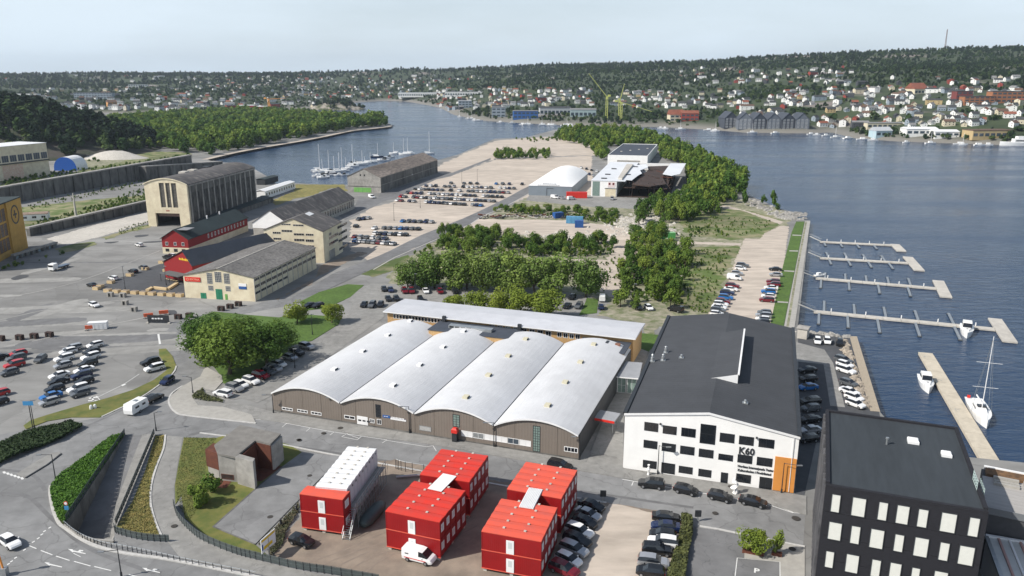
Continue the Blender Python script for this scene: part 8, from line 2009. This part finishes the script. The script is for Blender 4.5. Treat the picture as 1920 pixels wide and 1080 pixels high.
piers = [('shortest floating pier, farthest north of the four off the quay', (375, 203), (890, 228), ((890, 222), (945, 272)), [(405, 210, 230), (522, 215, 238), (642, 222, 245), (765, 228, 253)], [], (303, 165)),
         ('second floating pier from the north off the quay', (375, 320), (1012, 357), ((1018, 315), (1058, 410)), [(438, 322, 362), (575, 330, 372), (720, 342, 385), (870, 352, 395)], [(438, 318, 280), (575, 325, 285), (712, 335, 295), (850, 345, 305)], (290, 280)),
         ('third floating pier from the north off the quay', (345, 465), (1215, 540), ((1215, 485), (1275, 603)), [(385, 475, 535), (585, 492, 550), (795, 510, 572), (1010, 530, 592)], [(412, 462, 425), (560, 474, 435), (712, 485, 448), (872, 498, 458), (1030, 512, 468)], (258, 428)),
         ('longest floating pier, nearest the white building', (330, 705), (1640, 835), ((1628, 760), (1725, 925)), [(370, 715, 795), (575, 735, 820), (790, 755, 855), (1065, 785, 880), (1345, 812, 905)], [(405, 700, 630), (627, 722, 655), (852, 742, 675), (1085, 765, 702), (1340, 790, 722)], (218, 655))]
for lab, a, b, hd_, dn, up, gw in piers:
 fr, t = float_pier('floating_pier', lab, a, b, 2.6, mp4, nseg=10)
 (x0, y0), (x1, y1) = fr.loc(*mp4([hd_[0]])[0], .5), fr.loc(*mp4([hd_[1]])[0], .5)
 cx = fr.W + 2.5; bx(t, 'head_pontoon', concrete_light, fr.W + .05, min(y0, y1), .12, fr.W + 3.7, max(y0, y1), .6)
 for side in (dn, up):
  for (x, ya, yb) in side:
   u0 = fr.loc(*mp4([(x, ya)])[0], .5); u1 = fr.loc(*mp4([(x + (8 if side is dn and x > 700 else 2), yb)])[0], .5)
   s = 1 if u1[1] > u0[1] else -1
   f = bx(t, 'finger', galv, u0[0] - .35, s * 1.32, .15, u0[0] + .35, u1[1], .45); bx(f, 'end_float', dark_metal, u0[0] - .55, u1[1] - s * .8, -.3, u0[0] + .55, u1[1] + s * .3, .148)
 for k in range(5): bx(t, 'service_post', white_metal, fr.W * (k + .5) / 5, .9, .56, fr.W * (k + .5) / 5 + .25, 1.15, 1.6)
 g = G(*mp4([gw])[0], .2); q = fr.w(.5, 0, .6); gt = thing('gangway', 'aluminium gangway to the ' + lab.split(',')[0].replace(' from the north off the quay', ' from the north'), 'gangway', g)
 d = q - g; mb = MB(); n_ = Vector((-d.y, d.x, 0)).normalized() * .6
 for s in (-1, 1): mb.tube(n_ * s, d + n_ * s, .07, 4); mb.tube(n_ * s + Vector((0, 0, 1)), d + n_ * s + Vector((0, 0, 1)), .05, 4)
 mb.build('side_rail', galv, gt); mb = MB(); mb.add([n_, -n_, d - n_, d + n_], [(0, 1, 2, 3)]); mb.add([n_ + Vector((0, 0, -.06)), -n_ + Vector((0, 0, -.06)), d - n_ + Vector((0, 0, -.06)), d + n_ + Vector((0, 0, -.06))], [(3, 2, 1, 0)]); mb.build('walkway', concrete_light, gt)
fr, t = float_pier('long_pontoon', 'broad sand-coloured pontoon running towards the black brick building', (1735, 661), (1862, 872), 3.4, lambda L: L, mat('sandy_deck', (.56, .50, .40), .85, .1, .6), nseg=9, th=.8)
for k, (x, s) in enumerate(((3, 'ladder'), (20, 'ladder'), (38, 'ladder'))):
 mb = MB(); mb.tube((x, -.9, .8), (x + .8, -.1, .84), .05, 4); mb.tube((x, -.9, .8), (x + 1.6, -.9, .84), .05, 4); mb.build('mooring_ring', galv, t)
# fishing hut at the quay corner
simple_shed('quay_hut', 'small pale hut at the quay corner by the right edge of the dark roof', 'hut', (1494, 634), (1512, 637), 3, 2.8, concrete_light, concrete, .3)
# ferry and boats along the far shore
p = G(1905, 270, -1); t = thing('white_ferry', 'white ship moored at the far right shore', 'ship', (p.x, p.y - 8, WZ), R(175)); mb = MB(); hull(mb, 42, 9, 3.2); mb.build('hull', gelcoat, t)
bx(t, 'superstructure', gelcoat, -14, -3.6, 3.4, 8, 3.6, 7); bx(t, 'bridge', gelcoat, -4, -3, 7.01, 5, 3, 9.6); bx(t, 'window_band', glass_dark, -13, -3.7, 4.6, 7, -3.605, 5.8); bx(t, 'window_band', glass_dark, -13, 3.605, 4.6, 7, 3.7, 5.8)
for i in range(44):
 k = rnd.random(); xx = 820 + k * 260 if i < 22 else 1230 + (k * 650)
 yy = float(np.interp(xx, [820, 850, 900, 980, 1040, 1240, 1340, 1520, 1600, 1680, 1790, 1920], [201, 215, 225, 231, 233, 238, 244, 251, 259, 265, 269, 273])) + rnd.uniform(1.2, 3.2)
 p = G(xx, yy, WZ); L = rnd.uniform(7, 14); part = 'middle quay' if i < 22 else ('stretch below the cranes' if xx < 1370 else 'point with the dark flats' if xx < 1560 else 'boathouse shore' if xx < 1760 else 'shore near the ferry')
 t = thing('small_boat', 'small white boat moored along the far ' + part, 'boat', p, rnd.uniform(-.4, .4), 'boats along the far ' + part); mb = MB(); hull(mb, L, L * .3, 1.1); mb.box(-L * .2, -L * .1, 1.2, L * .15, L * .1, 2.8); mb.build('hull', gelcoat, t)
 if i % 3 == 0: mb = MB(); mb.tube((0, 0, 1), (0, 0, 12), .18, 4); mb.build('mast', white_metal, t)
# ---------------------------------------------------------------- street furniture
def street_lamp(px, py, ytop, label, arm=(1.5, 0), two=False, group='street lamps'):
 p = G(px, py); h = max(4, hz(p, ytop)); t = thing('street_lamp', label, 'street lamp', p, 0, group)
 mb = MB(); mb.tube((0, 0, 0), (0, 0, h), .10, 7, r2=.06); mb.tube((0, 0, 0), (0, 0, .8), .16, 7); mb.build('pole', dark_metal, t)
 for s in ((1, -1) if two else (1,)):
  mb = MB(); mb.tube((0, 0, h - .1), (arm[0] * s, arm[1] * s, h + .15), .05, 5); mb.build('arm', dark_metal, t)
  mb = MB(); ax, ay = arm[0] * s, arm[1] * s; mb.box(ax - .45, ay - .15, h + .06, ax + .45, ay + .15, h + .2); mb.build('lamp_head', grey_metal, t)
for a in [((105, 903, 852), 'street lamp at the tip of the green underpass bank', (-2, -.4)), ((228, 1082, 1030), 'street lamp on the roundabout side of the guard rail at the bottom', (-2, -.8)), ((362, 738, 708), 'dark lamp post at the bend of the pale sidewalk', (-1.6, .2)), ((293, 808, 778), 'lamp post at the top of the underpass ramp', (1, .3)),
          ((633, 787, 745), 'lamp post in front of the first vault of the hall', (-1.6, -.4)), ((768, 812, 762), 'lamp post in front of the second vault of the hall', (-1.6, -.4)), ((926, 838, 792), 'lamp post in front of the third vault of the hall', (-1.6, -.4)), ((1086, 862, 818), 'lamp post at the street corner of the fourth vault', (-1.2, -.4)), ((513, 775, 740), 'lamp post at the left front corner of the hall', (-1.6, -.4)),
          ((1233, 890, 835), 'lamp post in front of the white building between its first windows', (1.5, -1)), ((1465, 925, 868), 'lamp post in front of the orange panel', (2.2, -1.2)), ((235, 543, 500), 'tall thin lamp on the dark forecourt', (.2, 0)), ((312, 535, 500), 'thin lamp by the yellow bench on the forecourt', (.2, 0)),
          ((586, 628, 590), 'lamp on the lawn between the two round trees and the parking', (.3, 0)), ((1188, 575, 533), 'lamp at the foot of the birch grove', (.3, 0)), ((779, 550, 514), 'lamp in front of the chestnut row', (.3, 0)), ((1046, 548, 520), 'lamp in front of the last large chestnut of the row', (.3, 0)), ((553, 690, 655), 'lamp in the car row below the tree clump', (.3, 0)),
          ((739, 414, 382), 'tall lamp in the middle of the near gravel lot', (.5, 0)), ((866, 343, 322), 'lamp at the back of the large gravel lot, nearest the quay hall', (.5, 0)), ((895, 342, 318), 'lamp at the back of the large gravel lot, nearest the tent hall', (.5, 0)), ((788, 390, 366), 'lamp on the gravel in front of the large car lot', (.5, 0)), ((65, 804, 752), 'lamp post beside the blue road sign at the lower left verge', (.6, 0))]:
 street_lamp(*a[0], a[1], a[2])
def fence(name, label, pts, conv, h, m, post=2.5, fill_=True, cat='fence', z0=.1):
 W_ = [G(*q) for q in conv(pts)]; L_ = [Vector(p) for p in smooth_line([(p.x, p.y) for p in W_], 5, False)]
 t = thing(name, label, cat, (L_[0].x, L_[0].y, 0)); o = L_[0]
 acc = 0
 for i in range(len(L_) - 1):
  a, b = L_[i] - o, L_[i + 1] - o; mb = MB()
  for hh in ((h, h * .55) if fill_ else (h,)): mb.tube((a.x, a.y, z0 + hh), (b.x, b.y, z0 + hh), .045, 5)
  if fill_: mb.add([(a.x, a.y, z0 + .1), (b.x, b.y, z0 + .1), (b.x, b.y, z0 + h * .92), (a.x, a.y, z0 + h * .92)], [(0, 1, 2, 3)]); mb.add([(a.x, a.y + .03, z0 + .1), (b.x, b.y + .03, z0 + .1), (b.x, b.y + .03, z0 + h * .92), (a.x, a.y + .03, z0 + h * .92)], [(3, 2, 1, 0)])
  mb.build('panel', m, t)
  n = max(1, int((b - a).length / post))
  for k in range(n):
   c = a.lerp(b, k / n); mb = MB(); mb.tube((c.x, c.y, 0), (c.x, c.y, z0 + h + .05), .06, 5); mb.build('post', dark_metal, t)
 return t
rail_m = mat('dark_green_rail', (.02, .035, .04)); rg_m = mat('grey_green_fence', (.07, .085, .085), .5, .1, 1)
fence('railing', 'dark green railing curving along the outer edge of the cycle path', [(734, 788), (752, 838), (800, 892), (860, 935), (980, 985), (1080, 1012), (1250, 1052), (1400, 1075), (1600, 1110)], zl, 1.3, rg_m, cat='railing')
fence('guard_rail', 'pale steel guard rail along the roundabout above the underpass', [(272, 868), (310, 900), (360, 930), (430, 955), (540, 975), (640, 995), (760, 1022), (900, 1050), (1080, 1085)], zl, .8, galv, fill_=False, cat='guard rail')
fence('railing', 'grey railing closing off the dry median above the underpass', [(484, 888), (500, 905), (600, 930), (715, 938)], zl, 1.2, rg_m, cat='railing')
fence('mesh_fence', 'tall grey mesh fence behind the container yard along the street', [(300, 395), (420, 425), (930, 500)], lambda L: Z(680, 800, 3.856, [(x - 60, y - 90) for x, y in L]), 1.9, galv, fill_=False)
# timber sign board on posts, dirt yard
p = G(*zm([(525, 965)])[0]); t = thing('site_sign', 'yellow and white site board on a grey post by the railing', 'sign', p, hd((320, 640), (500, 480), lambda L: Z(460, 960, 9, L)))
mb = MB(); mb.tube((0, 0, 0), (0, 0, 3.6), .12, 6); mb.build('post', galv, t); bx(t, 'board', sign_white, -1.7, -.08, 1.5, 1.7, .0, 3.8); bx(t, 'stripe', sign_yellow, -1.6, -.1, 3.3, 1.6, -.083, 3.65); bx(t, 'stripe', sign_yellow, -1.2, -.1, 1.9, .9, -.083, 2.4); bx(t, 'panel_print', sign_blue, -1.6, -.1, 1.95, -1.3, -.083, 2.9)
for x, y in ((487, 905), (594, 782), (688, 700)):
 p = G(*zm([(x, y)])[0]); t = thing('bollard', ['black bollard nearest the site board', 'middle black bollard along the tarmac plot', 'black bollard nearest the red container unit'][(487, 594, 688).index(x)], 'bollard', p, 0, 'bollards along the tarmac plot'); mb = MB(); mb.tube((0, 0, 0), (0, 0, 1.3), .17, 8); mb.tube((0, 0, 1.3), (0, 0, 1.4), .2, 8, r2=.08); mb.build('post', dark_metal, t)
# dark green inflatable tank between the containers
p = G(*zm([(1140, 715)])[0], .8); p.z = 0; t = thing('covered_boat', 'dark grey-green covered oval tank lying between the container blocks', 'tank', p, hd((1100, 750), (1190, 650), zm)); mb = MB()
mb.loft([[(x, 1.25 * s_ * math.cos(a), 1.0 + 1.0 * s_ * math.sin(a)) for a in [k * math.pi / 5 for k in range(10)]] for x, s_ in ((-3.6, .12), (-3.3, .6), (-2.3, .95), (0, 1.0), (2.3, .95), (3.3, .6), (3.6, .12))]); mb.build('cover', mat('tank_green', (.05, .075, .075), .45, .1, .6), t, smooth=True)
# sign posts
for (x, y, yt, c, lab) in ((62, 800, 752, sign_blue, 'blue direction sign on a dark post at the left car park verge'), (240, 818, 795, sign_white, 'small grey road sign at the left hedge')):
 pass
p = G(62, 806); t = thing('road_sign', 'blue rectangular road sign on a dark post by the left verge', 'sign', p); h = hz(p, 752); mb = MB(); mb.tube((0, 0, 0), (0, 0, h), .09, 6); mb.build('post', dark_metal, t); bx(t, 'sign_plate', mat('sky_sign_blue', (.05, .25, .50), .5, 0), -1.1, -.12, h - .9, 1.0, -.09, h)
for (x, y, c, lab) in (((398), 760, 0, 'pair of white delineators on the verge, left one'), (418, 758, 0, 'pair of white delineators on the verge, right one')):
 pass
for i, (x, y) in enumerate(((925, 905), (965, 897))):
 p = G(*L5([(x, y)])[0]); t = thing('white_marker', ['left', 'right'][i] + ' one of two white marker domes on the verge', 'marker', p, 0, 'white verge markers'); mb = MB(); mb.loft([[(.35 * s_ * math.cos(k * .785), .35 * s_ * math.sin(k * .785), z) for k in range(8)] for s_, z in ((1, .1), (1, .6), (.7, .95), (.15, 1.05))]); mb.build('dome', white_metal, t)
p = G(*k_([(765, 400)])[0]); t = thing('road_sign', 'round red and white sign with a blue plate in the green bank', 'sign', p); mb = MB(); mb.tube((0, 0, 0), (0, 0, 2.6), .06, 6); mb.build('post', galv, t); mb = MB(); c = lambda r, y: [(r * math.cos(i * .52), y, 2.3 + r * math.sin(i * .52)) for i in range(12)]; mb.loft([c(.35, -.1), c(.35, -.05)]); mb.build('disc', sign_red, t); mb = MB(); mb.loft([c(.25, -.12), c(.25, -.102)]); mb.build('disc_centre', sign_white, t); bx(t, 'sign_plate', mat('sky_sign_blue', (0, 0, 0)), -.35, -.1, 1.1, .35, -.05, 1.8)
p = G(*k_([(60, 1075)])[0]); t = thing('traffic_mast', 'orange and white striped signal mast at the lower left corner', 'mast', (p.x, p.y, 0)); mb = MB(); mb.tube((0, 0, 0), (-.6, 0, 5.2), .14, 6); mb.build('post', mat('signal_orange', (.75, .28, .05), .5, 0), t); bx(t, 'signal_head', mat('signal_orange', (0, 0, 0)), -1.0, -.2, 4.6, -.2, .2, 5.3); bx(t, 'base', galv, -.4, -.4, 0, .4, .4, 1.3)
# wooden planter blocks around the forecourt
for i, (x, y) in enumerate([(700, 705), (725, 690), (780, 722), (845, 727), (908, 731), (975, 736), (1040, 740), (1100, 744), (1170, 748), (1236, 752), (1300, 756), (803, 660), (940, 608), (1052, 562), (1172, 515), (1205, 575)]):
 p = G(*P1([(x, y)])[0]); t = thing('timber_block', f'yellowish timber block, {ordn(i)} of the blocks edging the dark forecourt', 'planter', p, R(-15), 'timber blocks around the forecourt'); bx(t, 'box', wood_pale, -1.1, -.8, 0, 1.1, .8, 1.0)
 bx(t, 'soil', dirt, -.9, -.6, 1.002, .9, .6, 1.04)
t = thing('zigzag_bench', 'long yellowish bent timber bench on the dark forecourt', 'bench', G(*P1([(1065, 718)])[0])); o = t.location
for a, b in (((1065, 718), (1105, 698)), ((1105, 698), (1212, 710)), ((1212, 710), (1280, 668))):
 p, q = G(*P1([a])[0]) - o, G(*P1([b])[0]) - o; mb = MB(); d = (q - p).normalized(); n_ = Vector((-d.y, d.x, 0)) * .6; mb.prism([(p - n_)[:2], (q - n_)[:2], (q + n_)[:2], (p + n_)[:2]], .06, .7); mb.build('seat', wood_pale, t)
for i, (x, y) in enumerate([(8, 1075), (145, 1068), (250, 1058), (360, 1047), (1290, 918), (1370, 908), (1600, 858), (1665, 842), (1725, 824), (905, 815), (970, 862), (890, 760), (800, 755)]):
 p = G(*P1([(x, y)])[0]); t = thing('barrier_block', f'dark rust-brown barrier block, {ordn(i)} of the blocks strung across the left yard', 'barrier', p, R(-10), 'dark barrier blocks in the left yard'); mb = MB()
 for s in (-.7, .7): mb.box(s - .25, -.6, 0, s + .25, .6, 1.2)
 mb.box(-1.0, -.5, 1.202, 1.0, .5, 1.45); mb.build('block', mat('dark_rust', (.06, .035, .03), .85, .2, 2) if i < 9 else concrete, t)
 for s in (-.35, .35): bx(t, 'stone_fill', concrete_dark, s - .3, -.45, .02, s + .08, .45, 1.0)
p = G(*P1([(1148, 948)])[0]); t = thing('banner_fence', 'black banner barrier with white lettering at the yard entrance', 'banner', p, R(-3)); bx(t, 'banner', dark_metal, -3.2, -.05, .2, 3.2, .05, 2.4); strokes(t, -1.9, 1.6, 1.2, 1.75, sign_white, 4, y=-.08)
for s in (-3.2, 3.2): bx(t, 'foot', concrete_light, s - .3, -.6, 0, s + .3, .6, .3)
for (x, y, c) in ((1075, 912, 0), (1185, 890, 1), (655, 1000, 2)):
 p = G(*P1([(x, y)])[0]); t = thing('road_barrier', ['orange-red and white barrier left of the black banner', 'small red barrier right of the black banner', 'orange-red barrier beside the white cabinet in the left yard'][c], 'barrier', p, R(20)); bx(t, 'board', mat('barrier_orange', (.70, .13, .05), .6, 0), -1.3, -.2, .5, 1.3, .2, 1.5); bx(t, 'foot', concrete_light, -1.4, -.5, 0, -.9, .5, .49); bx(t, 'foot', concrete_light, .9, -.5, 0, 1.4, .5, .49)
boxthing('site_cabinet', 'pale grey cabinet beside the orange-red barrier in the left yard', 'cabinet', *P1([(712, 990)])[0], 5, 2, 2.0, 12, white_metal)
# cafe parasols and people by the white statue
p = G(*zr([(1288, 525)])[0]); t = thing('white_sculpture', 'twisted white sculpture on the pavement in front of the white building', 'sculpture', p); mb = MB()
mb.loft([[(ox + r_ * math.cos(k * .9 + z), oy + r_ * math.sin(k * .9 + z), z) for k in range(7)] for ox, oy, r_, z in ((0, 0, .5, 0), (.1, 0, .45, .5), (-.25, .1, .6, 1.1), (.2, -.1, .35, 1.7), (-.1, 0, .5, 2.2), (-.3, .1, .2, 2.7), (-.2, .1, .05, 3.0))]); mb.build('figure', white_wall, t)
p = G(*zr([(704, 400)])[0]); t = thing('white_sculpture', 'slim white post sculpture beside the first parked black SUV', 'sculpture', p); mb = MB(); mb.loft([[(r_ * math.cos(k), r_ * math.sin(k), z) for k in range(6)] for r_, z in ((.3, 0), (.15, .6), (.35, 1.2), (.12, 1.7), (.25, 2.1))]); mb.build('figure', white_wall, t)
for i, (x, y) in enumerate(((398, 575), (1037, 712))):
 p = G(*zr([(x, y)])[0]); t = thing('info_post', ['dark litter bin on the kerb at the gravel parking entrance', 'dark sign panel on a post beside the olive hedge'][i], ['litter bin', 'sign'][i], p); bx(t, 'panel', dark_metal, -.5, -.12, .9, .5, .12, 2.0); bx(t, 'post', galv, -.08, -.08, 0, .08, .08, .898)
# lettering painted on the parking bay
g_ = G(*zr([(1425, 1045)])[0]); o = text('P', None, g_.x - .5, g_.y - .5, 1.6, white_line, ext=.002, flat=True); o.location = (g_.x - .4, g_.y - .5, .115); o.rotation_euler = (0, 0, R(-20)); o.name = 'bay_symbol'; tag(o, kind='structure')
for a, b in (((1405, 1040), (1445, 1055)),): pass
# thin sea haze over the whole place
mb = MB(); mb.box(-9500, -330, -9, 11500, 9900, 265); hz_ = mb.build('haze', bpy.data.materials.new('thin_haze')); tag(hz_, kind='stuff')
m = hz_.data.materials[0]; m.use_nodes = True; n = m.node_tree.nodes; n.remove(n['Principled BSDF']); v = n.new('ShaderNodeVolumePrincipled'); v.inputs['Density'].default_value = 0.000055; v.inputs['Color'].default_value = (.74, .86, 1.0, 1); v.inputs['Anisotropy'].default_value = .2
m.node_tree.links.new(v.outputs[0], n['Material Output'].inputs['Volume'])
